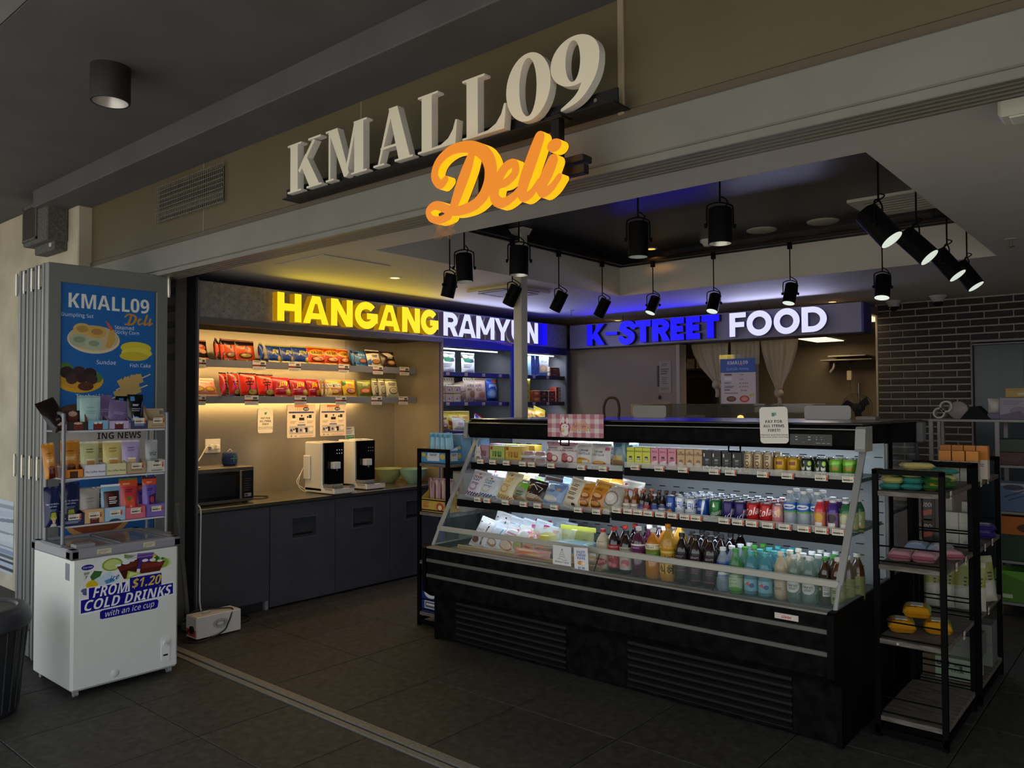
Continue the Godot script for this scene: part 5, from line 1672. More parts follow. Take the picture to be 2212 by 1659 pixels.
func blue_units() -> void:
	var X := -5.66
	var blue := mat("2a3fa8", .45)
	var grey := worn("unitgrey", "6f7276", .03, .5, .02, 1.0)
	var spans := [[-5.56, -6.66, "left"], [-6.70, -7.69, "right"]]
	for i in 2:
		var za: float = spans[i][0]
		var zb: float = spans[i][1]
		var u := thing("snack_shelves", ["blue framed snack shelf unit under the white letters, left of the white post", "blue framed snack shelf unit right of the white post"][i], "shelving")
		part(u, "back", bx(V(-6.40, .05, zb), V(-6.38, 2.30, za)), grey)
		for z in [za, zb]:
			part(u, "side", bx(V(-6.40, .05, z - .014), V(X - .01, 2.30, z + .014), .002), grey)
			part(u, "blue_post", bx(V(X - .012, .05, z - .022), V(X + .01, 2.30, z + .022), .003), blue if not (i == 1 and z == zb) else mat("4a4c52", .5))
		part(u, "header", bx(V(X - .014, 2.236, zb), V(X + .008, 2.32, za), .002), pm("hotdeal", .4) if i == 0 else mat("1d2250", .45))
		part(u, "top", bx(V(-6.40, 2.30, zb), V(X, 2.32, za)), mat("3a3d46", .5))
		for y in [1.975, 1.668, 1.365, 1.06]:
			part(u, "shelf", bx(V(-6.38, y - .02, zb + .015), V(-5.70, y, za - .015), .002), mat("3c3f46", .5))
			part(u, "price_rail", bx(V(-5.705, y - .036, zb + .02), V(-5.69, y + .008, za - .02), .001), mat("343a78" if i == 0 else "34343c", .4))
			for k in (4 if i == 0 else 3):
				ticket(V(-5.686, y - .014, za - .12 - k * (.27 if i == 0 else .26)), TAU2, "small price ticket on the %s snack unit, shelf at %s, %s" % [spans[i][2], {1.975: "the top", 1.668: "second height", 1.365: "third height", 1.06: "the bottom"}[y], nth(k, 4 if i == 0 else 3)], "tickets on the snack units", 0, "ticket", .05, .028)
		part(u, "light_tube", bx(V(-5.80, 2.22, zb + .1), V(-5.785, 2.235, za - .1), .002), glow("e8f0ff", 1.6))
		area("unit_tube_light", V(-5.79, 2.21, (za + zb) / 2), V(-6.1, 1.4, (za + zb) / 2), Vector2(.8, .02), "e4ecff", .28 if i == 0 else .40)
		for y in [1.952, 1.645]:
			area("unit_shelf_light", V(-5.76, y - .012, (za + zb) / 2), V(-6.0, y - .4, (za + zb) / 2), Vector2(.8, .015), "e4ecff", .07 if i == 0 else .16)
			part(u, "light_tube", bx(V(-5.77, y - .008, zb + .1), V(-5.755, y, za - .1), .001), glow("e8f0ff", .9))
	# sign board and letters over both
	var sb := thing("lit_sign", "glowing white capital letters with a blue reflection built as glow on the steel board", "sign", V(X + .012, 2.336, -5.5), TAU2)
	part(sb, "board", bx(V(.04, -.018, -.05), V(2.19, .26, -.012), .002), worn("signsteel", "a5a29e", .12, .3, .02, .8, 0, .45))
	var L: Array = []
	for e in [["R", -5.512, -5.723], ["A", -5.723, -5.984], ["M", -5.99, -6.275], ["Y", -6.277, -6.54], ["U", -6.556, -6.77], ["N", -6.81, -7.022]]:
		L.append([e[0], -5.5 - e[1], absf(e[1] - e[2])])
	lit_word(sb, L, .236, .062, glow("dfe2ff", 1.0), glow("6a5a8a", .25), .068)
	part(sb, "blue_reflection_glow", bx(V(1.535, -.005, 0), V(1.62, .24, .05), .002), glow("1a12d8", .55))  # two glowing boxes imitate the blue reflection beside the last letter
	part(sb, "blue_reflection_glow", bx(V(1.635, -.005, 0), V(1.70, .24, .06), .002), glow("1408ff", 1.0))
	area("ramyun_sign_light", V(X + .12, 2.455, -6.25), V(0, 2.4, -6.25), Vector2(1.45, .22), "c4c8ff", .75)
	# goods: [kind, print, z, shelf y, w, h, d, label]
	var seeds := [[-5.70, "partly hidden by the left post"], [-5.86, "left of the pair"], [-6.16, "right of the pair"]]
	for i in 3:
		packet("seaweed_bag", "white and green seed bag on the top snack shelf, " + seeds[i][1], V(-5.86, 1.978, seeds[i][0]), TAU2, "g_seed", .21 if i else .12, .225, .05, "stand", .03, 0, "", "bag", .3)
	packet("seaweed_bag", "spare green seed bag tucked behind the left of the pair", V(-5.93, 1.978, -5.82), TAU2, "g_seed", .2, .225, .04, "stand", .02, 0, "", "bag", .3)
	var rb := [[-5.74, "g_rice", .19, "beige rice cracker bag furthest left behind the tubs"], [-5.93, "g_rice", .22, "beige rice cracker bag behind the tubs"], [-6.04, "g_rice2", .2, "tan rice cracker bag leaning left"], [-6.17, "g_rice", .19, "beige rice cracker bag in the middle of the shelf"], [-6.32, "g_rice3", .23, "pinkish rice cracker bag beside the blue bag"], [-6.53, "g_bluebag", .19, "blue bag with white nine on the snack shelf"]]
	for i in rb.size():
		packet("cracker_bag", rb[i][3], V(-5.93 if i < 2 else -5.84, 1.671, rb[i][0]), TAU2, rb[i][1], rb[i][2], .255 - (.05 if i == 2 else 0.0), .06, "pillow", .08, .18 if i == 2 else 0.0, "", "bag", .35)
	for i in 3:
		for j in 2:
			if i < 2 or j < 2:
				carton("dessert_tub", "small cream tub with a pink picture, %s column, %s" % [nth(i, 3), ["lower", "upper"][j]], V(-5.80, 1.671 + j * .09, -5.66 - i * .115), TAU2, "g_tub", .105, .085, .09, "cream tubs on the snack shelf", "tub", .006)
	for i in 4:
		packet("chips_bag", "yellow and red chips bag on the third snack shelf, " + nth(i, 4), V(-5.92, 1.368, -5.68 - i * .16), TAU2, "g_chips", .22, .20, .06, "pillow", .15, 0, "", "bag", .3)
	packet("chips_bag", "gold pretzel bag in front of the yellow chips", V(-5.8, 1.368, -5.74), TAU2, "g_pretzel", .18, .13, .05, "pillow", .3, .1, "", "bag", .3)
	packet("chips_bag", "pale snack bag with pink letters in front of the chips", V(-5.8, 1.368, -5.97), TAU2, "g_pale", .2, .13, .05, "pillow", .3, -.1, "", "bag", .3)
	packet("chips_bag", "white, blue and red snack bag right of the chips", V(-5.88, 1.368, -6.33), TAU2, "g_new", .16, .16, .05, "pillow", .2, -.4, "", "bag", .3)
	carton("snack_box", "dark blue snack box lying at right of the third shelf", V(-5.85, 1.368, -6.52), TAU2, "g_navybox", .2, .11, .1)
	# right unit
	for i in 3:
		carton("cereal_box", "yellow and orange snack box, %s on the right unit's top shelf" % nth(i, 3), V(-5.85 - i * .03, 1.978, -6.98 - i * .07), TAU2, "g_yellowbox", .065, .21, .12)
	for i in 2:
		carton("cereal_box", "thin sky blue box edge-on, %s beside the cereal box" % ["left", "right"][i], V(-5.84, 1.978, -7.17 - i * .085), TAU2, "g_skybox", .07, .24, .13)
	carton("cereal_box", "white and blue cereal box on the right unit's top shelf", V(-5.84, 1.978, -7.40), TAU2, "g_cereal", .22, .24, .07)
	for j in 2:
		carton("biscuit_box", "dark red biscuit box beside the cereal box, %s" % ["lower", "upper"][j], V(-5.82, 1.978 + j * .06, -7.58), TAU2, "g_redbox", .19, .055, .1)
	carton("tall_box", "upright yellow box with black writing beside the white post", V(-5.79, 1.671, -7.05), TAU2, "g_cacao", .09, .27, .06)
	for i in 3:
		for j in 2:
			carton("biscuit_box", "%s biscuit box on the second shelf, %s, %s" % [["orange", "dark chocolate", "red"][i], nth(i, 3), ["lower", "upper"][j]], V(-5.82, 1.671 + j * .07, -7.22 - i * .15), TAU2, ["g_orangebox", "g_wafer", "g_redbox"][i], .145, .066, .11)
	for j in 4:
		carton("biscuit_box", "small white and red box in the stack at right of the second shelf, %s" % ["bottom", "second up", "third up", "top"][j], V(-5.80, 1.671 + j * .046, -7.63), TAU2, "g_smallbox", .09, .043, .1)
	for i in 3:
		packet("chips_bag", "yellow snack bag on the right unit's third shelf, " + nth(i, 3), V(-5.85, 1.368, -7.05 - i * .16), TAU2, "g_pretzel" if i < 2 else "g_chips", .22, .24, .07, "pillow", .2, -.15 * i, "", "bag", .3)


# ------------------------------------------------------------------ kitchen behind the street food sign
func curtain(pts: Array, label: String) -> void:
	# pts: rows of [y, x centre, width]; folds run down it
	var o := thing("curtain", label, "curtain")
	var g: Array = []
	for r in pts:
		var row: Array = []
		for j in 29:
			var u := j / 28.0 - .5
			var amp := .004 + .028 * minf(1, r[2] * .9)
			row.append(V(r[1] + u * r[2], r[0], -7.98 + sin(u * 40.0 + r[1] * 3.0) * amp * .6 + sin(u * 17.0 + 1.3) * amp * .5))
		g.append(row)
	var m := mat("b3a78e", .9)
	m.backlight_enabled = true
	m.backlight = Color("4a4234")
	part(o, "cloth", MB.new().sheet(g, false).mesh(), m)
	var e: Array = pts[-1]
	if e[2] < .1:
		part(o, "knot", MB.new().lathe([Vector2(0, -.05), Vector2(.035, -.035), Vector2(.05, 0), Vector2(.038, .035), Vector2(.02, .05)], 14).mesh(), m, V(e[1], e[0] - .02, -7.98), V(0, 0, .3))
		part(o, "tail", MB.new().tube([V(e[1], e[0] - .05, -7.98), V(e[1] + .012, e[0] - .10, -7.975), V(e[1] + .005, e[0] - .15, -7.98)], .02, 8).mesh(), m)


func kitchen() -> void:
	var tan_ := worn("tanwall", "8d7d68", .03, .8, .01, 2.0)
	struct("wall_kitchen", bx(V(-6.5, -.1, -7.92), V(-4.24, 2.32, -7.80)), tan_)
	struct("trim_6", bx(V(-4.245, -.1, -7.94), V(-4.20, 2.32, -7.785), .004), mat("a49a86", .6))
	struct("wall_kitchen_right", bx(V(-2.42, -.1, -10.2), V(-2.36, 2.7, -8.80)), tan_)
	struct("ceiling_kitchen", bx(V(-6.5, 2.56, -10.2), V(-2.4, 2.64, -8.3)), mat("8d8574", .8))
	# sign box with its letters
	var s := thing("lit_sign", "street food sign box with blue K-STREET and white FOOD letters", "sign", V(0, 2.335, -7.70))
	part(s, "sign_box", bx(V(-5.63, -.022, -.24), V(-2.262, .262, 0), .004), mat("8f8ea6", .5))
	part(s, "end_cap", bx(V(-2.262, -.022, -.24), V(-2.24, .262, .002), .004), mat("3a3c8c", .4))
	part(s, "bottom_edge", bx(V(-5.63, -.032, -.24), V(-2.24, -.022, .004), .002), mat("2a2a34", .5))
	var blue: Array = []
	for e in [["K", -5.335, -5.087], ["-", -5.075, -4.915], ["S", -4.895, -4.668], ["T", -4.671, -4.474], ["R", -4.458, -4.234], ["E", -4.23, -4.067], ["E", -4.042, -3.879], ["T", -3.86, -3.66]]:
		blue.append([e[0], e[1], e[2] - e[1]])
	lit_word(s, blue, .245, .078, glow("0d02ff", 1.0), mat("20206a", .4), .06)
	var white: Array = []
	for e in [["F", -3.545, -3.368], ["O", -3.36, -3.097], ["O", -3.078, -2.819], ["D", -2.80, -2.56]]:
		white.append([e[0], e[1], e[2] - e[1]])
	lit_word(s, white, .245, .062, glow("dcdcff", 1.0), mat("8a86c0", .4), .06)
	area("street_sign_light", V(-4.5, 2.46, -7.58), V(-4.5, 2.46, 0), Vector2(1.6, .2), "2a1cff", .8)
	area("food_sign_light", V(-3.05, 2.46, -7.58), V(-3.05, 2.46, 0), Vector2(.95, .2), "ccccff", .6)
	for x in [-4.95, -3.3]:
		solo("hanger_rod", "thin rod holding the street food sign to the ceiling, %s" % ("left" if x < -4 else "right"), "rod", MB.new().tube([V(x, 2.597, -7.82), V(x, 2.68, -7.82)], .006, 6).mesh(), mat("5a5a5e", .5, .5))
	curtain([[2.33, -3.945, .46], [2.2, -3.93, .42], [2.05, -3.90, .31], [1.95, -3.87, .18], [1.87, -3.86, .06]], "left cream curtain tied in a knot in the kitchen hatch")
	curtain([[2.33, -3.53, .32], [2.2, -3.53, .32], [2.06, -3.53, .31]], "short middle curtain hanging behind the menu sheet")
	curtain([[2.33, -3.16, .40], [2.2, -3.16, .37], [2.0, -3.165, .25], [1.85, -3.168, .11], [1.77, -3.169, .06]], "right cream curtain tied in a low knot in the kitchen hatch")
	solo("curtain_rail", "rail carrying the kitchen hatch curtains", "rail", MB.new().tube([V(-4.19, 2.325, -8.0), V(-2.45, 2.325, -8.0)], .008, 8).mesh(), mat("6d6658", .5))
	var me := thing("menu_board", "clear hanging menu board with a blue header and a white sheet", "menu", V(-3.545, 1.645, -7.83))
	for x in [-.18, .18]:
		part(me, "wire", MB.new().tube([V(x, .50, 0), V(x, .66, 0)], .0015, 5).mesh(), mat("4a4a4c", .4, .5))
	part(me, "acrylic", bx(V(-.21, -.01, -.004), V(.225, .52, .0)), mat("cfd3d0", .05, 0, "glass"))
	part(me, "header", bx(V(-.195, .33, 0), V(.19, .475, .003)), pm("menuhead", .4))
	part(me, "sheet", bx(V(-.19, .0, 0), V(.195, .328, .003)), pm("menu", .4))
	solo("wall_notice", "paper notice with a black edge strip on the kitchen wall", "notice", bx(V(0, 0, 0), V(.15, .36, .003)), pm("notice", .6), V(-4.46, 1.77, -7.797))
	solo("black_strip", "narrow black strip on the kitchen wall left of the notice", "strip", bx(V(-.012, 0, 0), V(.012, .235, .006), .002), mat("17171a", .5), V(-4.475, 1.84, -7.797))
	solo("wall_hook", "small black hook on the kitchen wall under the notice", "hook", bx(V(-.012, 0, 0), V(.012, .04, .02), .004), mat("17171a", .5), V(-4.455, 1.70, -7.797))
	# things inside
	var sh := thing("wall_shelf", "dark shelf with boxes on the left inside the kitchen", "shelf", V(-4.44, 2.04, -8.65))
	part(sh, "board", bx(V(-.24, 0, -.14), V(.24, .025, .14), .003), mat("2a2723", .6))
	part(sh, "bracket", bx(V(-.2, -.1, -.13), V(-.18, 0, -.11)), mat("2a2723", .6))
	for i in 3:
		carton("storage_box", "%s white box on the dark kitchen shelf" % ["large", "middle", "small"][i], V(-4.34 - i * .13, 2.066, -8.62), 0, "k_box", [.11, .10, .09][i], [.27, .12, .09][i], .12)
	var hd := thing("oven", "black oven block low in the kitchen behind the left curtain", "oven", V(-4.42, 0, -8.75))
	part(hd, "body", bx(V(-.26, 0, -.3), V(.24, 2.03, .1), .01), mat("1c1b1a", .35))
	part(hd, "door", bx(V(-.2, 1.4, .1), V(.18, 1.95, .115), .004), mat("121212", .2))
	part(hd, "rim", bx(V(-.22, 1.96, .1), V(.2, 1.98, .12), .002), mat("4a463e", .4, .5))
	for e in [[V(-3.235, 2.395, -9.35), V(.06, .024, .9), "long lit panel in the kitchen ceiling right of the curtains"]]:
		var lp := thing("ceiling_light_panel", e[2], "light", e[0])
		part(lp, "light_panel", bx(V(-.17, 0, -.45), V(.15, .02, .45), .003), glow("ffe6c0", 1.6))
		part(lp, "frame", bx(V(-.19, .008, -.47), V(.17, .026, .47), .002), mat("b9b09c", .5))
		area("kitchen_panel_light", V(-3.25, 2.38, -9.35), V(-3.25, 0, -9.35), Vector2(.3, .85), "ffe2b0", .55)
	var l2 := thing("ceiling_light_panel", "small lit panel seen beside the food sign's right end", "light", V(-2.56, 2.53, -8.75))
	part(l2, "light_panel", bx(V(-.10, 0, -.3), V(.12, .02, .3), .003), glow("ffdcae", 1.6))
	area("corner_panel_light", V(-2.56, 2.52, -8.75), V(-2.56, 0, -8.75), Vector2(.2, .5), "ffdcae", .12)
	var pl := thing("pot_shelf", "grey steel pot shelf high on the kitchen's back wall", "shelf", V(-3.06, 2.16, -9.9))
	part(pl, "upper_plate", bx(V(-.22, .05, -.18), V(.22, .065, .1), .002), mat("8a8780", .4, .6))
	part(pl, "lower_plate", bx(V(-.3, .0, -.18), V(.3, .015, .14), .002), mat("77746d", .4, .6))
	part(pl, "tap", MB.new().tube(curve([V(-.16, .0, .05), V(-.16, -.08, .07), V(-.2, -.14, .08)]), .02, 8).mesh(), mat("6d6a64", .4, .5))
	solo("hanging_lead", "black lead hanging from a grey plug on the kitchen's back wall", "cable", MB.new().tube(curve([V(-3.05, 2.25, -9.95), V(-3.05, 1.98, -9.9), V(-3.04, 1.85, -9.85), V(-2.96, 1.7, -9.7), V(-2.9, 1.6, -9.6)]), .007, 6).mesh(), mat("17171a", .5))
	solo("inline_plug", "pale plug on the hanging kitchen lead", "plug", bx(V(-.03, -.06, -.02), V(.03, .06, .02), .008), mat("a49a86", .5), V(-3.05, 1.98, -9.88))
	var fan := thing("fan", "dark desk fan at the right of the kitchen hatch", "fan", V(-2.52, 0, -8.45))
	part(fan, "pole", MB.new().tube([V(0, 0, 0), V(0, 1.85, 0)], .012, 8).mesh(), mat("77746d", .3, .8))
	var cg := MB.new()
	for k in 10:
		var pts: Array = []
		for a in 25:
			pts.append(V(cos(TAU * a / 24) * (.015 + k * .015), 1.60 + sin(TAU * a / 24) * (.015 + k * .015), .12 - k * k * .0006))
		cg.tube(pts, .0022, 4)
	part(fan, "cage", cg.mesh(), mat("1a1a1c", .5)).set_meta("kind", "stuff")
	for k in 3:
		part(fan, "blade", MB.new().prism([poly([0, 0, .03, .06, .1, .12, .12, .04, .04, -.01])], 0, .006).mesh(), mat("26262a", .5), V(0, 1.6, .06), V(.2, 0, k * TAU / 3))
	part(fan, "motor", MB.new().lathe([Vector2(0, -.06), Vector2(.05, -.05), Vector2(.05, .05), Vector2(0, .06)], 16).mesh(), mat("1a1a1c", .5), V(0, 1.6, .02), V(PI / 2, 0, 0))
	solo("ladle", "steel ladle hanging beside the left curtain knot", "ladle", MB.new().tube([V(-3.80, 1.86, -8.1), V(-3.79, 1.66, -8.1)], .007, 6).lathe([Vector2(0, -.04), Vector2(.04, -.03), Vector2(.055, 0), Vector2(.05, 0), Vector2(.036, -.024), Vector2(0, -.033)], 18).mesh(), mat("9a978c", .25, .9), V(0, 0, 0))
	var la: MeshInstance3D = get_node("ladle")
	var lm := MB.new()
	lm.tube([V(0, .66, .1), V(0, .60, .05), V(0, .22, 0), V(0.005, 0, 0)], .006, 6)
	lm.T = Transform3D(Basis(), V(.0, -.0, .05))
	lm.lathe([Vector2(0, -.05), Vector2(.04, -.035), Vector2(.055, 0), Vector2(.05, 0), Vector2(.036, -.028), Vector2(0, -.04)], 18)
	la.mesh = lm.mesh()
	la.position = V(-3.80, 1.66, -8.1)
	# serving counter with a glass front
	var sc := thing("serving_counter", "dark serving counter with a low glass screen behind the case", "counter", V(-3.4, 0, -7.45))
	part(sc, "body", bx(V(-1.1, 0, -.25), V(.95, 1.34, .2), .01), mat("3a332a", .5))
	part(sc, "top", bx(V(-1.12, 1.34, -.27), V(.97, 1.37, .22), .004), mat("4f473a", .3))
	part(sc, "glass_screen", bx(V(-1.1, 1.37, .19), V(.95, 1.645, .198)), mat("6a6d5c", .03, 0, "film"))
	part(sc, "glass_shelf", bx(V(-1.1, 1.638, -.15), V(.95, 1.646, .198)), mat("6a6d5c", .05, 0, "film"))
	part(sc, "warm_reflection_glow", MB.new().lathe([Vector2(0, -.035), Vector2(.03, -.018), Vector2(.035, 0), Vector2(.025, .025), Vector2(0, .035)], 16).mesh(), glow("ffc460", 3.0), V(.05, 1.50, .0))  # glowing ball stands in for a warm lamp reflection in the glass
	part(sc, "warm_glow_arm", MB.new().tube([V(.05, 1.53, 0), V(.05, 1.64, 0)], .006, 6).mesh(), mat("2a2723", .5))  # made-up arm that holds the reflection ball
	spot("warm_reflection_light", V(-3.35, 1.48, -7.4), V(-3.35, 0, -7.2), "ffc460", .12, 60, .03)  # added light that goes with the imitated reflection
	for i in 3:
		carton("food_tub", "cloudy food tub behind the glass screen, " + nth(i, 3), V(-4.0 + i * .2, 1.372, -7.35), 0, "k_tub", .16, [.12, .16, .1][i], .14)
	var pb := thing("paper_bag", "crumpled brown paper bag at the left end of the serving counter", "bag", V(-4.2, 1.372, -7.4))
	part(pb, "body", pouch_mesh(.24, .30, .16, "stand"), mat("8a7448", .8))
	part(pb, "sticker", bx(V(-.05, .1, .082), V(.04, .18, .084), .001), mat("c9b88c", .5))


# ------------------------------------------------------------------ chilled display case
func can(label: String, at: Vector3, print_: String, r: float, h: float, group := "", front := true) -> void:
	var o := thing("drink_can", label, "can", at, .0, group)
	part(o, "body", memo("can|%.3f|%.3f" % [r, h], func(): return MB.new().lathe([Vector2(0, .003), Vector2(r * .7, .0), Vector2(r * .78, .0), Vector2(r, .010), Vector2(r, h - .014), Vector2(r * .86, h - .004)], 22).mesh()), pm(print_, .25, "", .25))
	part(o, "lid", memo("lid|%.3f|%.3f" % [r, h], func(): return MB.new().lathe([Vector2(r * .86, h - .004), Vector2(r * .88, h), Vector2(r * .84, h), Vector2(r * .8, h - .005), Vector2(0, h - .005)], 22).mesh()), mat("c6c9cc", .25, .9))
	if front:
		part(o, "pull_tab", bx(V(-.008, h - .005, -.004), V(.008, h - .0025, .018), .001), mat("b9bcc0", .3, .9))


func bottle(label: String, at: Vector3, shape: String, r: float, h: float, body: Material, cap: String, print_: String, l0 := .2, l1 := .55, group := "", fill := "") -> void:
	var o := thing("drink_bottle", label, "bottle", at, 0, group)
	var nk := minf(.014, r * .45)
	var prof: Array = []
	match shape:
		"slim": prof = [Vector2(0, .003), Vector2(r * .8, 0), Vector2(r, .012), Vector2(r, h * .62), Vector2(r * .9, h * .70), Vector2(nk * 1.3, h * .86), Vector2(nk, h * .88), Vector2(nk, h * .93)]
		"round": prof = [Vector2(0, .003), Vector2(r * .8, 0), Vector2(r, .014), Vector2(r * .96, h * .3), Vector2(r, h * .55), Vector2(r * .97, h * .66), Vector2(r * .8, h * .76), Vector2(nk * 1.2, h * .87), Vector2(nk, h * .89), Vector2(nk, h * .93)]
		"waist": prof = [Vector2(0, .003), Vector2(r * .85, 0), Vector2(r, .016), Vector2(r, h * .38), Vector2(r * .86, h * .44), Vector2(r * .9, h * .5), Vector2(r, h * .56), Vector2(r * .97, h * .66), Vector2(r * .7, h * .78), Vector2(nk * 1.1, h * .88), Vector2(nk, h * .93)]
		"small": prof = [Vector2(0, .003), Vector2(r * .85, 0), Vector2(r, .01), Vector2(r, h * .52), Vector2(r * .85, h * .62), Vector2(nk, h * .78), Vector2(nk, h * .92)]
	var key := "btl|%s|%.3f|%.3f" % [shape, r, h]
	part(o, "body", memo(key, func(): return MB.new().lathe(prof, 20).mesh()), body)
	if fill:
		part(o, "drink", memo(key + "f", func(): return MB.new().lathe([Vector2(0, .006), Vector2(r * .93, .012), Vector2(r * .92, h * .62), Vector2(0, h * .62)], 16).mesh()), mat(fill, .15))
	part(o, "cap", memo("cap|%.3f|%.3f" % [nk, h], func(): return MB.new().lathe([Vector2(nk * 1.15, h * .92), Vector2(nk * 1.25, h * .925), Vector2(nk * 1.25, h * .995), Vector2(nk * 1.1, h), Vector2(0, h)], 16).mesh()), mat(cap, .4))
	if print_:
		part(o, "label", memo(key + "|%.2f|%.2f" % [l0, l1], func() -> Mesh:
			var pts: Array = []
			for k in 6:
				var y := h * lerpf(l0, l1, k / 5.0)
				var rr := r
				for i in prof.size() - 1:
					if prof[i].y <= y and y <= prof[i + 1].y:
						rr = lerpf(prof[i].x, prof[i + 1].x, (y - prof[i].y) / maxf(prof[i + 1].y - prof[i].y, 1e-5))
				pts.append(Vector2(rr + .0008, y))
			return MB.new().lathe(pts, 20).mesh()), pm(print_, .35))


func zprism(pts: Array, x0: float, x1: float) -> ArrayMesh:
	# an outline given as z, y pairs, drawn out along x
	var p := poly(pts)
	for k in p.size():
		p[k].x = -p[k].x
	var mb := MB.new()
	mb.T = Transform3D(Basis(V(0, 0, -1), V(0, 1, 0), V(1, 0, 0)), V(0, 0, 0))
	return mb.prism([p], x0, x1).mesh()


func display_case() -> void:
	var blk := worn("caseblack", "060606", .08, .5, .02, 1.0)
	var lip := mat("0a0a0b", .5, 0, "dull")
	var strip := mat("5c5b58", .5, .3)
	var frame := mat("a3a5a4", .4, .3)
	var L := -4.02
	var R := -1.28
	var c := thing("display_case", "long black chilled display case with three lit tiers of food and drinks", "display case")
	part(c, "base", bx(V(L, .015, -4.76), V(R, .34, -3.90), .006), blk)
	for g in [[-3.83, -2.89], [-2.45, -1.50]]:
		var gp := part(c, "grille", bx(V(g[0], .035, -3.904), V(g[1], .29, -3.896)), mat("060606", .8))
		for k in 6:
			part(gp, "slat", zprism([-3.90, .05 + k * .041, -3.884, .045 + k * .041, -3.884, .058 + k * .041, -3.90, .072 + k * .041], g[0], g[1]), mat("101010", .5, 0, "dull"))
	part(c, "body", zprism([-3.90, .31, -3.82, .33, -3.80, .36, -3.80, .652, -3.83, .656, -3.88, .60, -4.72, .60, -4.76, .62, -4.76, .33], L, R), blk)
	for y in [.572, .467]:
		part(c, "bumper_strip", bx(V(L - .002, y - .012, -3.803), V(R, y + .012, -3.793), .003), strip)
	part(c, "sill", bx(V(L, .652, -3.87), V(R, .664, -3.796), .003), mat("85837d", .5, .3))
	for x in [L - .012, R + .004]:
		part(c, "end_panel", zprism([-4.80, .3, -3.86, .31, -3.80, .35, -3.785, .36, -3.785, .655, -3.80, .665, -4.80, .665], x - .012, x + .02), mat("08090a", .5, 0, "dull"))
		part(c, "side_base", bx(V(x - .010, .0, -4.78), V(x + .014, .33, -3.90)), mat("08090a", .5, 0, "dull"))
	part(c, "air_mesh", bx(V(L + .01, .612, -4.0), V(R - .01, .622, -3.875)), mat("3a3a38", .7))
	var am := MB.new()
	for k in 170:
		am.box(V(.004, .003, .10), V(L + .03 + k * .0158, .6235, -3.94))
	part(c, "air_slot", am.mesh(), mat("15151a", .8)).set_meta("kind", "stuff")
	part(c, "deck", bx(V(L, .605, -4.72), V(R, .625, -4.0), .002), mat("6d6f70", .5, .3))
	var bp := part(c, "back_panel", bx(V(L, .6, -4.75), V(R, 1.43, -4.73)), mat("c3c9cc", .5))
	var sl := MB.new()
	for a in 26:
		for b in 12:
			sl.box(V(.045, .006, .002), V(L + .06 + a * .106 + (.0 if b % 2 else .0), .66 + b * .062, -4.7285))
	part(bp, "slot", sl.mesh(), mat("17181a", .7)).set_meta("kind", "stuff")
	part(c, "insulated_back", bx(V(L, .34, -4.79), V(R, 1.43, -4.752)), blk)
	# canopy
	part(c, "canopy", zprism([-4.245, 1.405, -4.225, 1.43, -4.225, 1.50, -4.245, 1.525, -4.28, 1.535, -4.79, 1.535, -4.79, 1.42, -4.50, 1.43], L, R), blk)
	part(c, "canopy_top", bx(V(L - .01, 1.533, -4.79), V(R + .03, 1.545, -4.255), .004), mat("2e2e31", .2))
	part(c, "canopy_bead", bx(V(L, 1.508, -4.232), V(R, 1.516, -4.223), .002), mat("6d6c6a", .3, .6))
	for s in [[L - .035, L], [R - .0, R + .05]]:
		part(c, "corner_cap", zprism([-4.34, 1.40, -4.215, 1.40, -4.21, 1.415, -4.225, 1.515, -4.24, 1.527, -4.34, 1.53], s[0], s[1]), mat("8f918d", .3))
	part(c, "control_panel", bx(V(-1.62, 1.425, -4.226), V(-1.395, 1.485, -4.2215), .001), pm("casepanel", .3))
	part(c, "light_tube", bx(V(L + .05, 1.405, -4.45), V(R - .05, 1.42, -4.43), .003), glow("e6f2ff", 1.5))
	area("case_tube_light", V(-2.65, 1.398, -4.44), V(-2.65, .6, -4.55), Vector2(2.6, .03), "dcebff", .6)
	for x in [-3.18, -1.98]:
		part(c, "tube_bracket", MB.new().tube([V(x, 1.41, -4.24), V(x, 1.375, -4.24), V(x + .07, 1.375, -4.24), V(x + .07, 1.41, -4.24)], .006, 6).mesh(), lip)
	# shelves in two halves
	for s in [[L + .01, -2.70, 1.222, .965], [-2.685, R - .015, 1.248, .985]]:
		for t in [[s[2], -4.25], [s[3], -4.10]]:
			var y: float = t[0]
			var z: float = t[1]
			part(c, "shelf", bx(V(s[0], y - .02, -4.725), V(s[1], y, z), .002), mat("55585a", .5, .3))
			part(c, "shelf_lip", bx(V(s[0], y - .05, z - .004), V(s[1], y + .001, z + .006), .002), lip)
			part(c, "price_fence", bx(V(s[0], y, z - .002), V(s[1], y + .036, z + .0005)), mat("aab0b0", .05, 0, "film"))
			part(c, "light_tube", bx(V(s[0] + .05, y - .034, z - .05), V(s[1] - .05, y - .024, z - .036), .002), glow("e0eeff", 1.1))
			area("shelf_tube_light", V((s[0] + s[1]) / 2, y - .038, z - .045), V((s[0] + s[1]) / 2, y - .9, z - .25), Vector2(s[1] - s[0] - .1, .015), "dcebff", .13 if z < -4.2 else .13)
	# glass
	var gl := mat("a9c2bc", .02, 0, "pane")
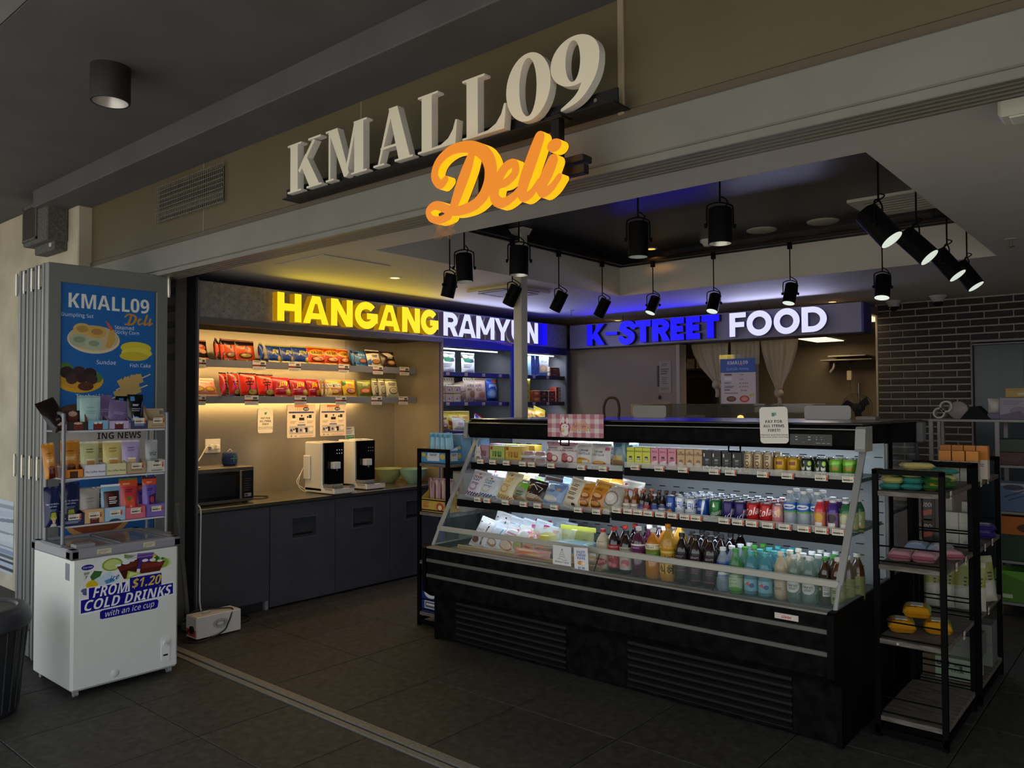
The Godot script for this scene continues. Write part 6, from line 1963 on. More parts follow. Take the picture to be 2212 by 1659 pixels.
	for x in [L - .008, R + .002]:
		part(c, "side_glass", zprism([-4.74, .665, -3.88, .665, -3.945, .78, -4.33, 1.40, -4.74, 1.42], x, x + .006), gl)
		part(c, "glass_edge", MB.new().tube([V(x + .003, .66, -3.868), V(x + .003, .78, -3.935)], .012, 6).mesh(), frame)
		var hb := MB.new()
		hb.T = Transform3D(Basis.from_euler(V(-atan2(.395, .62), 0, 0)), V(x + .003, .78, -3.935))
		hb.box(V(.034, .742, .016), V(0, .36, 0), .003)
		part(c, "glass_post", hb.mesh(), frame)
		part(c, "glass_foot", bx(V(x - .006, .655, -4.76), V(x + .014, .672, -3.87), .003), mat("77797a", .4, .4))
		part(c, "rear_post", bx(V(x - .004, .66, -4.765), V(x + .012, 1.42, -4.742), .002), mat("8a8c8c", .4, .4))
	part(c, "front_glass", zprism([-3.862, .664, -3.856, .664, -3.922, .76, -3.928, .76], L, R), gl)
	part(c, "guard_rail", bx(V(L - .01, .757, -3.94), V(R + .006, .791, -3.918), .003), mat("a9a79e", .4, .2))
	for x in [-2.655, -1.9]:
		part(c, "glass_joint", MB.new().tube([V(x, .664, -3.859), V(x, .76, -3.925)], .0035, 6).mesh(), mat("1a1a1a", .5))
	part(c, "name_plate", bx(V(-1.541, .598, -3.797), V(-1.424, .626, -3.792), .001), pm("plate", .4))
	# the case standing back to back with it
	var d := thing("display_case", "second dark display case standing back to back with the front one", "display case")
	part(d, "body", bx(V(L + .02, .01, -5.75), V(R, .66, -4.86), .01), blk)
	part(d, "back", bx(V(L + .02, .66, -4.90), V(R, 1.42, -4.86)), blk)
	part(d, "canopy", zprism([-5.47, 1.40, -5.49, 1.43, -5.49, 1.50, -5.45, 1.535, -4.86, 1.535, -4.86, 1.42], L + .02, R), blk)
	part(d, "canopy_top", bx(V(L + .02, 1.533, -5.48), V(R + .03, 1.543, -4.86), .004), mat("2e2e31", .2))
	part(d, "corner_cap", bx(V(R, 1.40, -5.52), V(R + .04, 1.53, -5.42), .008), mat("77797a", .4))
	part(d, "side_glass", zprism([-5.7, .66, -4.9, .66, -4.9, 1.42, -5.40, 1.40], R, R + .006), gl)
	part(d, "glass_post", MB.new().tube([V(R + .004, .66, -5.70), V(R + .004, 1.40, -5.41)], .012, 6).mesh(), mat("6d6f70", .4, .3))
	part(d, "shelf", bx(V(L + .1, 1.0, -5.5), V(R - .01, 1.02, -4.9)), lip)
	case_goods()
	# things standing on the canopy
	for e in [[-3.12, .29, .092, "small"], [-1.78, .30, .09, "large"]]:
		placard("menu_backboard", "%s white board standing on the case top %s" % [e[3], "left of the pay notice" if e[3] == "small" else "right of the pay notice"], "board", V(e[0], 1.543, -5.3), 0, "whiteboard", e[1], e[2], .02, .006)
	solo("basket_handle", "brown woven basket handle arching above the case top", "basket", MB.new().tube(curve([V(-3.30, 1.545, -4.95), V(-3.305, 1.62, -4.95), V(-3.28, 1.68, -4.95), V(-3.235, 1.695, -4.95), V(-3.19, 1.68, -4.95), V(-3.17, 1.62, -4.95), V(-3.175, 1.545, -4.95)]), .010, 8).mesh(), mat("4a3520", .8))
	solo("loose_box", "low pale box on the right end of the case top", "box", bx(V(-.06, 0, -.05), V(.06, .022, .05), .004), mat("8a857a", .6), V(-1.5, 1.543, -5.2))
	placard("brand_sign", "pink checked sign with a white rabbit and lettering on the case canopy", "sign", V(-3.04, 1.43, -4.214), 0, "suite", .45, .152, .004, .004)
	placard("pay_notice", "white notice with rounded corners saying pay for all items first, on the case canopy", "notice", V(-1.70, 1.43, -4.216), 0, "pay", .158, .20, .02, .004).rotation.z = .03
	placard("cake_card", "white card with a cake drawing hanging on the case guard rail", "card", V(-2.885, .672, -3.855), 0, "cakecard", .138, .115, .002, .002, .02)
	placard("puff_card", "white card with blue letters about cream puffs hanging on the guard rail", "card", V(-2.738, .658, -3.855), 0, "puffcard", .102, .135, .002, .002, .02).rotation.z = .07


func case_goods() -> void:
	# upper shelf, left half
	var a := 1.223
	var z1 := -4.33
	solo("cat_cutout", "white cat cut-out standing at the left end of the case's top shelf", "cut-out", MB.new().prism([join([oval(.04, .07, .03, .045), oval(.04, .03, .036, .03), poly([.02, .1, .028, .135, .04, .11]), poly([.045, .11, .058, .13, .062, .095])])[0]], 0, .003, Rect2(0, 0, .08, .14), true).mesh(), pm("catcut", .5), V(-4.005, a, -4.275), .0)
	for e in [["pink", -3.935, .13, "c_pinkbox"], ["lime green", -3.79, .143, "c_limebox"], ["orange-yellow", -3.636, .148, "c_yellowbox"]]:
		carton("sweets_box", "%s sweets box with a window on the case's top shelf" % e[0], V(e[1], a, z1), 0, e[3], e[2], .125, .09)
		carton("sweets_box", "spare %s sweets box behind its twin" % e[0], V(e[1] + .01, a, z1 - .14), 0, e[3], e[2], .13, .09)
	for i in 2:
		for j in 2:
			var o := thing("cake_tray", "clear tray of red cakes on the case's top shelf, %s, %s layer" % [["left", "right"][i], ["lower", "upper"][j]], "tray", V(-3.51 + i * .10, a + j * .05, z1 + .02))
			part(o, "base", bx(V(-.047, 0, -.05), V(.047, .018, .05), .008), mat("d8d8d4", .3))
			part(o, "cake", MB.new().lathe([Vector2(0, .012), Vector2(.032, .014), Vector2(.036, .03), Vector2(.03, .042), Vector2(0, .045)], 16).mesh(), mat("b0463c", .7))
			part(o, "lid", MB.new().lathe([Vector2(.045, .018), Vector2(.042, .04), Vector2(.034, .047), Vector2(0, .047)], 16).mesh(), mat("dfe6e8", .05, 0, "film"))
	for e in [[-3.294, "c_straw", "left strawberry castella bag with round cakes"], [-3.165, "c_straw", "right strawberry castella bag with round cakes"], [-3.037, "c_castella", "narrower cream castella bag"], [-2.91, "c_castella2", "wide cream castella bag in front"]]:
		packet("castella_bag", e[2] + " on the case's top shelf", V(e[0], a, z1 + .02), 0, e[1], .14 if e[0] < -3 else .16, .155, .06, "pillow", .12, 0, "", "bag", .25)
		packet("castella_bag", "spare bag standing behind the " + e[2].replace(" bag", ""), V(e[0] + .03, a, z1 - .10), 0, e[1], .14, .175, .05, "pillow", .1, .12, "", "bag", .25)
	packet("cake_bag", "clear blue bag with a yellow cake at the right of the left shelf half", V(-2.765, a, z1 + .01), 0, "c_bluecake", .125, .18, .06, "pillow", .1, 0, "", "bag", .2)
	packet("cake_bag", "second clear blue cake bag half hidden behind the first", V(-2.735, a, z1 - .09), 0, "c_bluecake", .12, .17, .05, "pillow", .1, .1, "", "bag", .2)
	# upper shelf, right half
	var b := 1.249
	var rows := [["carton", "c_banana", [-2.6655, -2.608, -2.5515], .054, .125, "yellow banana drink carton"], ["carton", "c_pinkmilk", [-2.4925, -2.434, -2.373], .055, .125, "pink drink carton"], ["carton", "c_coffee", [-2.3115, -2.2555, -2.2], .053, .125, "tan coffee drink carton"], ["carton", "c_black", [-2.1395, -2.0815, -2.0175, -1.956], .058, .125, "black drink carton"]]
	for r in rows:
		for i in r[2].size():
			carton("drink_carton", "%s in the front row of the top shelf, %s" % [r[5], nth(i, r[2].size())], V(r[2][i], b, z1 + .02), .03 * (i - 1), r[1], r[3], r[4], .042)
			carton("drink_carton", "%s in the second row of the top shelf, %s" % [r[5], nth(i, r[2].size())], V(r[2][i], b, z1 - .035), 0, r[1], r[3], r[4] + .002, .042, r[5] + "s behind")
	for i in 3:
		can("tall beige coffee can with brown letters on the top shelf, " + nth(i, 3), V([-1.892, -1.8325, -1.775][i], b, z1 + .02), "c_boss", .027, .125)
		can("second-row beige coffee can on the top shelf, " + nth(i, 3), V([-1.87, -1.81, -1.752][i], b, z1 - .05), "c_boss", .027, .125)
	var sc := [["c_lupin", [-1.706, -1.632], "short yellow can"], ["c_bong", [-1.5565, -1.48], "short dark green can with white figures"], ["c_lime", [-1.407, -1.337], "short bright green can"]]
	for s in sc:
		for i in 2:
			can("%s on the top shelf, %s in front" % [s[2], ["left", "right"][i]], V(s[1][i], b, z1 + .02), s[0], .034, .106)
			can("%s on the top shelf, %s in the second row" % [s[2], ["left", "right"][i]], V(s[1][i] + .01, b, z1 - .055), s[0], .034, .106)
	# middle shelf, left half: bags leaning back in rows
	var m := .968
	var z2 := -4.165
	var bags := [[-3.915, "b_puffp", .185, .20, "white cream puff bag with purple print at the left end"], [-3.785, "b_puffb", .185, .17, "white cream puff bag with blue print"], [-3.62, "b_puffy", .18, .21, "yellowish cream puff bag"], [-3.485, "b_green", .17, .155, "clear bun bag with a green tag"], [-3.365, "b_choc", .19, .16, "dark chocolate bun bag"], [-3.21, "b_ltblue", .18, .16, "pale blue pastry bag"], [-3.05, "b_cream", .165, .195, "cream coloured bread bag with brown letters"], [-2.945, "b_amber", .12, .18, "narrow amber bun bag"], [-2.86, "b_amber", .15, .19, "amber bun bag in front of the others"], [-2.745, "b_ring", .16, .175, "clear bag with a round white roll"]]
	for i in bags.size():
		var e: Array = bags[i]
		packet("bread_bag", e[4] + " on the case's middle shelf", V(e[0], m + .002, z2), .1 * sin(i * 2.0), e[1], e[2], e[3], .07, "pillow", .42, -.14 + .05 * sin(i * 3.0), "", "bag", .22)
		packet("bread_bag", "spare bag behind the %s" % e[4].replace(" in front of the others", " at the front").replace(" at the left end", " furthest left"), V(e[0] + .05, m + .002, z2 - .13), .1, e[1] if i != 4 else "b_choc", e[2], e[3] + .01, .06, "pillow", .3, -.12, "", "bag", .22)
	# small bottles and cans
	var n := .988
	var amb := mat("7a4514", .08, 0, "coat")
	var drk := mat("1c0f0c", .08, 0, "coat")
	for i in 3:
		bottle("small amber bottle with an orange cap, %s in the front row" % nth(i, 3), V(-2.61 + i * .055, n, z2 + .01), "small", .024, .135, amb if i < 2 else drk, "c4562a", "d_herb" if i < 2 else "d_violet", .06, .4)
		bottle("small amber bottle with an orange cap, %s in the second row" % nth(i, 3), V(-2.585 + i * .055, n, z2 - .06), "small", .024, .14, amb, "b86a3c", "d_herb", .06, .4)
	bottle("small dark bottle with a red label beside the orange-capped ones", V(-2.468, n, z2 + .01), "small", .024, .125, drk, "7a4a2c", "d_redlab", .05, .42)
	for i in 2:
		bottle("small dark bottle with a %s label beside the blue can" % ["blue", "white"][i], V(-2.414 + i * .052, n, z2 + .01), "small", .024, .12, drk, "cfd0d4" if i == 0 else "3a3a40", ["d_bluelab", "d_whitelab"][i], .05, .5)
	for r in 2:
		for i in 4:
			bottle("dark vitamin bottle with a %s cap, %s of its row, row %s" % [["brown", "black"][r], nth(i, 4), ["two", "three"][r]], V(-2.48 + i * .05 + r * .02, n, z2 - .065 - r * .06), "small", .023, .13, drk, ["5a2f1c", "17171a"][r], "d_bluelab" if i % 2 else "d_whitelab", .05, .45)
	var cans := [["k_ho", -2.302, .029, .122, "blue can with an orange bird"], ["k_milk", -2.2435, .029, .122, "white milky drink can on the left"], ["k_milk", -2.1725, .035, .118, "white milky drink can on the right"], ["k_poc", -2.0965, .033, .118, "blue and white sports drink can"], ["k_chil", -2.0175, .033, .12, "green lemon soda can"], ["k_welch", -1.944, .036, .12, "left purple grape can"], ["k_welch", -1.8725, .034, .12, "right purple grape can"], ["k_cola", -1.7985, .036, .122, "left red cola can"], ["k_cola", -1.725, .035, .122, "right red cola can"], ["k_peach", -1.6625, .029, .12, "pink peach drink can"]]
	for e in cans:
		can(e[4] + " at the front of the middle shelf", V(e[1], n, z2 + .015), e[0], e[2], e[3])
		for r in 4:
			can("%s, row %s from the front" % [e[4], ["two", "three", "four", "five"][r]], V(e[1] + .012 * (r + 1), n, z2 - .055 - r * .07), e[0], e[2], e[3], "", r < 2)
	var wat := mat("b9cbd8", .04, 0, "clear")
	for i in 3:
		for r in 2:
			bottle("large water bottle with a blue and green label, %s, %s row" % [nth(i, 3), ["front", "back"][r]], V(-1.60 + i * .071, n, z2 - .005 - r * .085), "round", .035, .20, wat, "dfe3e4", "d_water", .42, .68, "", "")
	var kids := [["kd_red", "d83a44", "pinkish red", -1.439], ["kd_purple", "4a2f8a", "purple", -1.373], ["kd_green", "2f6a44", "green", -1.31]]
	for k in 3:
		var e: Array = kids[k]
		for r in 3:
			bottle("children's juice bottle with %s neck and white cap, %s row" % [e[2], ["front", "second", "third"][r]], V(e[3] - .0 + .012 * r, n, z2 + .015 - r * .065), "round", .03, .165, mat(e[1], .15), "dcdce2", e[0], .0, .62)
	# lower deck: bread on wooden trays at the left
	var q := .626
	for i in 2:
		var wt := thing("wooden_tray", "pale wooden tray under the bread, %s on the case's lowest deck" % ["left", "right"][i], "tray", V(-3.62 + i * .55, q, -4.12))
		part(wt, "board", bx(V(-.30, 0, -.2), V(.24 + i * .12, .012, .12), .002), mat("a88a5c", .6))
		part(wt, "front_slat", bx(V(-.30, .0, .10), V(.24 + i * .12, .035, .115), .003), mat("b3986a", .6))
	var br := [[-3.80, "w_red", .17, .215, "white bread bag with an upright black word"], [-3.66, "w_blue", .16, .19, "white bread bag with blue writing and a bun"], [-3.545, "w_bun", .155, .185, "white cream bun bag with pink title"], [-3.44, "w_green", .14, .19, "white bun bag with a green bean bun"], [-3.35, "w_mix", .13, .16, "orange and pink bun bag"]]
	for i in br.size():
		var e: Array = br[i]
		packet("bread_bag", e[4] + " on the lowest deck", V(e[0], q + .014, -4.08), .08, e[1], e[2], e[3], .06, "pillow", .5, -.22, "", "bag", .22)
		packet("bread_bag", "spare bag behind the " + e[4], V(e[0] + .05, q + .014, -4.22), .1, ["w_red", "w_blue", "w_pink", "w_pink", "w_pink"][i], e[2], e[3] + .02, .06, "pillow", .35, -.18, "", "bag", .22)
		packet("bread_bag", "rear bag two behind the " + e[4], V(e[0] + .10, q + .014, -4.36), .1, ["w_blue", "w_pink", "w_pink", "w_blue", "w_pink"][i], e[2], e[3] + .03, .05, "pillow", .3, -.1, "", "bag", .25)
	packet("bread_bag", "pink and yellow flat packs lying at the tray's front edge", V(-3.24, q + .014, -4.0), .05, "w_mix", .3, .06, .05, "pillow", .2, 0, "", "packet", .3)
	var tb := thing("wrapped_cake", "cake in clear wrap with a yellow top on the lowest deck", "cake", V(-3.20, q + .013, -4.12))
	part(tb, "cup", MB.new().lathe([Vector2(0, 0), Vector2(.075, 0), Vector2(.085, .075), Vector2(0, .08)], 24).mesh(), mat("8a4a34", .4))
	part(tb, "cream_layer", MB.new().lathe([Vector2(.086, .075), Vector2(.088, .10), Vector2(.06, .115), Vector2(0, .118)], 24).mesh(), mat("d9a884", .4))
	part(tb, "yellow_top", MB.new().lathe([Vector2(.07, .112), Vector2(.055, .15), Vector2(.02, .165), Vector2(0, .166)], 24).mesh(), mat("d6cf58", .4))
	part(tb, "clear_wrap", pouch_mesh(.24, .20, .2, "stand"), mat("e4ecea", .06, 0, "film"))
	var bb := thing("wrapped_cake", "large blue and yellow wrapped cake box on the lowest deck", "cake", V(-3.0, q + .013, -4.15))
	part(bb, "box", bx(V(-.105, 0, -.07), V(.12, .06, .08), .01), mat("c9b79c", .6))
	part(bb, "blue_band", bx(V(-.108, .055, -.073), V(.123, .125, .083), .012), pm("bluewrap", .25))
	part(bb, "yellow_wrap", pouch_mesh(.28, .20, .17, "stand"), mat("d3d86a", .1, 0, "film"), V(.01, .0, 0))
	part(bb, "fold", seal_mesh(.28, .03), mat("ccd25a", .2), V(.01, .19, -.02))
	for i in 2:
		packet("sandwich_pack", ["clear wrapped sandwich lying beside the yoghurt bottle", "second wrapped sandwich behind the first"][i], V(-2.84 + i * .03, q, -4.08 - i * .12), .1, "w_sand", .18, .09, .07, "pillow", .5, 0, "", "sandwich", .2)
	# lower deck: bottles
	var bt := [
		["cream yoghurt bottle with a red cap", -2.746, -4.096, "waist", .045, .25, mat("cfc3a8", .3), "b8322a", "l_yog", .1, .85, [-4.19]],
		["red label bottle with a red cap", -2.665, -4.10, "slim", .041, .27, drk, "b8322a", "l_redlab", .1, .62, [-4.19, -4.28]],
		["dark bottle with a white label and black cap", -2.578, -4.095, "slim", .042, .26, drk, "1c1c1e", "l_white", .1, .62, [-4.19, -4.28]],
		["clear capped bottle of purple drink", -2.487, -4.087, "waist", .046, .29, mat("4a1434", .1, 0, "coat"), "d8d8d4", "l_purple", .42, .66, [-4.185, -4.28]],
		["bottle of orange drink with a green band", -2.39, -4.091, "waist", .047, .29, mat("b8741a", .1, 0, "coat"), "d8d8d4", "l_aloeband", .42, .70, [-4.19, -4.285]],
		["yellow rice drink bottle with an orange cap", -2.29, -4.09, "waist", .05, .325, mat("b88a2a", .15), "d8862a", "l_sikhye", .0, .74, [-4.195]],
		["black grape bottle, first from yellow", -2.196, -4.08, "slim", .042, .285, drk, "1a1a1c", "l_grape", .1, .64, [-4.17, -4.26]],
		["black grape bottle, second from yellow", -2.107, -4.08, "slim", .042, .285, drk, "1a1a1c", "l_grape2", .1, .64, [-4.17, -4.26]],
		["black grape bottle, third from yellow", -2.018, -4.08, "slim", .042, .285, drk, "1a1a1c", "l_grape2", .1, .64, [-4.17, -4.26, -4.35]],
		["blue label sports drink bottle with a white cap", -1.936, -4.06, "waist", .036, .235, mat("a9bcd0", .05, 0, "clear"), "dfe2e4", "l_poc", .35, .68, [-4.135, -4.21, -4.285]],
		["green aloe bottle with a green cap", -1.853, -4.04, "waist", .037, .24, mat("4a9a34", .08, 0, "clear"), "4a9a3a", "l_aloe", .02, .42, [-4.12, -4.2, -4.28]],
		["pale blue turquoise-capped soda bottle, left", -1.772, -4.05, "round", .036, .235, mat("4f9aa8", .06, 0, "clear"), "4fb0b4", "l_milk", .12, .38, [-4.13, -4.21, -4.29]],
		["pale blue turquoise-capped soda bottle, right", -1.693, -4.05, "round", .037, .235, mat("4f9aa8", .06, 0, "clear"), "4fb0b4", "l_milk", .12, .38, [-4.13, -4.21, -4.29]],
		["beige plum drink bottle with a cream cap", -1.618, -4.075, "slim", .035, .245, mat("b9a888", .2), "d9d2c0", "l_plum", .1, .66, [-4.155, -4.23]],
		["clear soda bottle, round white label, left", -1.543, -4.06, "slim", .036, .24, mat("7d9a8e", .05, 0, "clear"), "dfe0dc", "l_trevi", .22, .55, [-4.14, -4.22, -4.3]],
		["clear soda bottle, round white label, right", -1.466, -4.065, "slim", .036, .24, mat("7d9a8e", .05, 0, "clear"), "dfe0dc", "l_trevi", .22, .55, [-4.145, -4.225, -4.305]],
		["brown tea bottle with a green cap", -1.40, -4.11, "slim", .035, .24, mat("3a1f0c", .1, 0, "coat"), "3f8a3a", "l_tea", .06, .6, [-4.19]],
		["brown tea bottle with a white cap, far right", -1.327, -4.08, "slim", .036, .25, mat("4a2610", .1, 0, "coat"), "dcd8cc", "l_tea2", .04, .55, [-4.16, -4.26]]]
	for e in bt:
		bottle(e[0] + ", front row of the lowest deck", V(e[1], q, e[2]), e[3], e[4], e[5], e[6], e[7], e[8], e[9], e[10], "", "7aa9b4" if e[8] == "l_milk" else "")
		for r in e[11].size():
			bottle("%s, %s row of the lowest deck" % [e[0], ["second", "third", "fourth"][r]], V(e[1] + .018 * (r + 1), q, e[11][r]), e[3], e[4], e[5] + .0 * r, e[6], e[7], e[8], e[9], e[10])
	# price tickets
	var tz := {"top": [-4.245, 1.24], "middle": [-4.095, .985]}
	var tx := {"top": [-3.91, -3.79, -3.66, -3.51, -3.43, -3.26, -3.01, -2.84, -2.60, -2.43, -2.27, -2.07, -1.97, -1.78, -1.64, -1.46, -1.32], "middle": [-3.80, -3.71, -3.54, -3.38, -3.26, -3.12, -2.93, -2.79, -2.64, -2.56, -2.49, -2.42, -2.34, -2.26, -2.18, -2.11, -1.94, -1.86, -1.78, -1.69, -1.60, -1.50, -1.41, -1.325]}
	for k in tx:
		for i in tx[k].size():
			var xx: float = tx[k][i]
			ticket(V(xx, tz[k][1] + (.022 if xx > -2.69 else .0) - .008, tz[k][0] + .0045), 0, "price ticket with a red end on the case's %s shelf, %s" % [k, nth(i, tx[k].size())], "tickets on the display case shelves", 0, "ticket", .068, .031)


# ------------------------------------------------------------------ open racks at both ends of the case
func open_rack(label: String, x0: float, x1: float, z0: float, z1: float) -> void:
	var blk := mat("09090a", .5, 0, "dull")
	var wood := worn("greywood", "5f564c", .22, .7, .01, .35, .1)
	wood.uv1_scale = V(1.2, 6, 6)
	var o := thing("storage_rack", label, "rack", V((x0 + x1) / 2, 0, (z0 + z1) / 2))
	var w := (x1 - x0) / 2
	var d := (z1 - z0) / 2
	for sz in [-1.0, 1.0]:
		for sx in [-1.0, 1.0]:
			part(o, "post", bx(V(sx * w, 0, sz * d), V(sx * (w - .026), 1.318, sz * (d - .026)), .002), blk)
		part(o, "top_bar", bx(V(-w, 1.295, sz * d), V(w, 1.32, sz * (d - .026)), .002), blk)
		part(o, "bottom_bar", bx(V(-w, .015, sz * d), V(w, .045, sz * (d - .026)), .002), blk)
		for y in [.94, .57, .20]:
			part(o, "end_rod", MB.new().tube([V(-w + .01, y, sz * (d - .013)), V(w - .01, y, sz * (d - .013))], .004, 6).mesh(), blk)
			part(o, "end_rod", MB.new().tube([V(-w + .01, y - .075, sz * (d - .013)), V(w - .01, y - .075, sz * (d - .013))], .004, 6).mesh(), blk)
	for y in [1.212, .848, .483, .105]:
		part(o, "shelf_board", bx(V(-w + .012, y - .024, -d + .006), V(w - .004, y, d - .004), .002), wood)
	for sx in [-1.0, 1.0]:
		for y in [.055]:
			part(o, "side_bar", bx(V(sx * w, y - .02, -d), V(sx * (w - .02), y + .005, d), .002), blk)


func wipes(label: String, at: Vector3, turn: float, print_: String, w: float, h: float, d: float, lid := true, group := "") -> void:
	# a soft flat pack of wipes lying down
	var o := thing("wipes_pack", label, "wipes pack", at, turn, group)
	var m := pm(print_, .3)
	part(o, "body", memo("wipe|%.3f|%.3f|%.3f" % [w, h, d], func() -> Mesh:
		var mb := MB.new()
		for s in [1.0, -1.0]:
			var g: Array = []
			for i in 9:
				var row: Array = []
				for j in 11:
					var u := j / 5.0 - 1.0
					var v := i / 4.0 - 1.0
					var t: float = pow(maxf(0, 1 - pow(absf(u), 5.0)), .5) * pow(maxf(0, 1 - pow(absf(v), 4.0)), .5)
					row.append(Vector3(u * w / 2, h / 2 + s * h / 2 * t * (1.0 + .05 * sin(5 * u + 4 * v)), v * d / 2))
				g.append(row)
			if s < 0:
				for r in g:
					r.reverse()
			mb.sheet(g)
		return mb.mesh()), m)
	if lid:
		part(o, "flap", bx(V(-w * .22, h * .97, -d * .22), V(w * .22, h * 1.04, d * .22), .004), mat("c9c9c4", .35))


func racks() -> void:
	open_rack("black framed rack with grey boards at the right end of the case, nearest", -1.19, -.865, -4.855, -4.175)
	open_rack("black framed rack with grey boards standing behind the nearest one on the right", -1.185, -.855, -5.61, -4.93)
	open_rack("black framed rack at the left end of the display case", -4.395, -4.068, -4.74, -4.06)
	# nearest right rack
	var y := 1.214
	var k := 0
	for j in 3:
		for i in 3:
			var p: String = ["s_teal", "s_green", "s_cream"][(i + j * 2) % 3] if j else ["s_teal", "s_teal", "s_green"][i]
			wipes("%s patterned pack, %s layer of the nearest rack's stack, %s" % [{"s_teal": "turquoise", "s_green": "green", "s_cream": "cream"}[p], ["bottom", "middle", "top"][j], nth(i, 3)], V(-1.125 + i * .088 + .01 * (j % 2), y + j * .032, -4.30 - .03 * i), .1 * sin(j * 3 + i), p, .10, .034, .16, false)
			k += 1
	wipes("patterned cream pack lying crosswise on top of the stack", V(-1.04, y + .097, -4.42), .4, "s_cream", .16, .034, .11, false)
	for i in 3:
		wipes("patterned pack behind the stack on the nearest rack, " + nth(i, 3), V(-.96, y + i * .033, -4.50 - i * .02), .2 + i * .1, ["s_green", "s_cream", "s_teal"][i], .16, .034, .12, false)
	for i in 2:
		wipes("pink wipes pack on the nearest rack's second shelf, %s" % ["left", "right"][i], V(-1.105 + i * .105, .849, -4.37 - i * .02), .1, "s_pink", .115, .055, .20, false)
		wipes("pale blue wipes pack behind the pink ones, %s" % ["left", "right"][i], V(-1.10 + i * .11, .849, -4.66), .1, "s_paleblue", .115, .05, .19)
	wipes("pink wipes pack lying across the right side of the shelf", V(-.93, .849, -4.55), .6, "s_pink", .10, .05, .18, false)
	wipes("yellow wipes pack with a clear flap, lower left on the third shelf", V(-1.115, .485, -4.38), .3, "s_yellow", .13, .065, .17)
	wipes("yellow wipes pack with a clear flap, right on the third shelf", V(-.965, .485, -4.46), .25, "s_yellow", .13, .065, .17)
	wipes("yellow wipes pack stacked on the other two", V(-1.06, .552, -4.46), .2, "s_yellow", .13, .06, .17)
	solo("round_tag", "small round white sticker on the nearest rack's third board", "sticker", MB.new().lathe([Vector2(0, 0), Vector2(.006, 0), Vector2(.006, .001), Vector2(0, .001)], 12).mesh(), mat("b9b5aa", .6), V(-1.08, .471, -4.174)).rotation.x = PI / 2
	for i in 4:
		ticket(V(-.862, [1.20, .838, .836, .47][i], [-4.30, -4.40, -4.62, -4.55][i]), TAU2, "price ticket on the side edge of the nearest right rack, %s" % nth(i, 4, "top"), "tickets on the right racks", 0, "ticket", .04, .04)
	# second right rack
	for i in 4:
		carton("cosmetic_box", "orange-topped white box, back row on the second rack, %s" % nth(i, 4), V(-1.055 + i * .062, 1.214, -5.16), 0, "s_orangebox", .058, .19, .055, "orange topped boxes")
	for i in 3:
		carton("cosmetic_box", "orange-topped white box, front row on the second rack, %s" % nth(i, 3), V(-1.03 + i * .068, 1.214, -5.02), 0, "s_orangebox2", .062, .165, .055)
	for i in 5:
		carton("cosmetic_box", "pale plain box in the row on the second rack's top shelf, %s" % nth(i, 5), V(-1.06 + i * .046, 1.214, -4.955), 0, "s_palebox", .043, .11, .04)
	for e in [[-1.05, .25, -5.12, "tall white box at the left of the second rack's second shelf"], [-1.0, .185, -5.02, "white box in front of the tall one"], [-.93, .185, -5.02, "white box beside the front white one"], [-.94, .235, -5.15, "tall white box at the back right of the second shelf"]]:
		carton("cosmetic_box", e[3], V(e[0], .849, e[2]), 0, "s_whitebox", .068, e[1], .06)
	for i in 2:
		carton("ramen_cup", "dark snack box with white letters leaning behind the posts, %s" % ["upper", "lower"][i], V(-1.15, .849 + .125 * (1 - i), -5.10), .3, "s_udon", .05, .12, .1)
	for i in 2:
		wipes("purple and white pack on the second rack, %s" % ["lower", "upper"][i], V(-.91, .849 + i * .04, -5.40), .2, "s_purple", .12, .042, .14, true)
	for i in 4:
		packet("paper_roll_bag", "tall white and green bag of kitchen paper on the second rack, " + nth(i, 4), V(-1.12 + i * .075, .484, -5.05 - .01 * i), .05, "s_roll", .085, .28, .07, "stand", .0, 0, "", "bag", .5)
	packet("paper_roll_bag", "white topped bag of tissues leaning out at the second rack's right side", V(-.90, .484, -5.35), .5, "s_roll", .13, .26, .1, "stand", .05, .1, "", "bag", .5)
	carton("storage_box", "long pale carton with lettering on the second rack's bottom shelf", V(-1.02, .107, -5.06), 0, "s_legal", .27, .12, .2)
	carton("storage_box", "grey carton stacked on the lettered one", V(-1.0, .228, -5.10), 0, "s_grey", .25, .12, .2)
	carton("storage_box", "flat pale carton at the back of the bottom shelf", V(-.98, .107, -5.42), 0, "s_grey", .22, .24, .16)
	for i in 5:
		ticket(V(-.852, [1.205, 1.205, .84, .84, .475][i], [-5.0, -5.2, -5.08, -5.3, -5.15][i]), TAU2, "price ticket on the side edge of the second right rack, %s" % nth(i, 5, "top"), "tickets on the right racks", 0, "ticket", .04, .035)
	# left rack
	var q := 1.214
	tray("display_box", "blue display box with yellow dots on the left rack's top shelf", V(-4.235, q, -4.16), 0, "s_bluetray", .27, .085, .13, .16)
	for i in 4:
		packet("drink_pouch", "clear blue drink pouch in the blue display box, %s" % nth(i, 4), V(-4.33 + i * .06, q + .006, -4.17), .3, "s_bluepouch", .075, .215, .04, "stand", .05, .04 * i, "", "pouch", .15)
	carton("drink_pack", "pale blue pack with a barcode behind the blue pouches", V(-4.20, q, -4.33), 0, "s_bluepack", .13, .21, .1)
	carton("drink_pack", "second pale blue pack with a barcode, right of the first", V(-4.12, q, -4.45), 0, "s_bluepack", .13, .2, .1)
	carton("storage_box", "beige ribbed carton behind the right post of the left rack", V(-4.13, .849, -4.30), 0, "k_box", .11, .3, .14)
	tray("display_box", "yellow display box of pouches on the left rack's second shelf", V(-4.25, .849, -4.17), 0, "s_yellowtray", .25, .10, .20, .17)
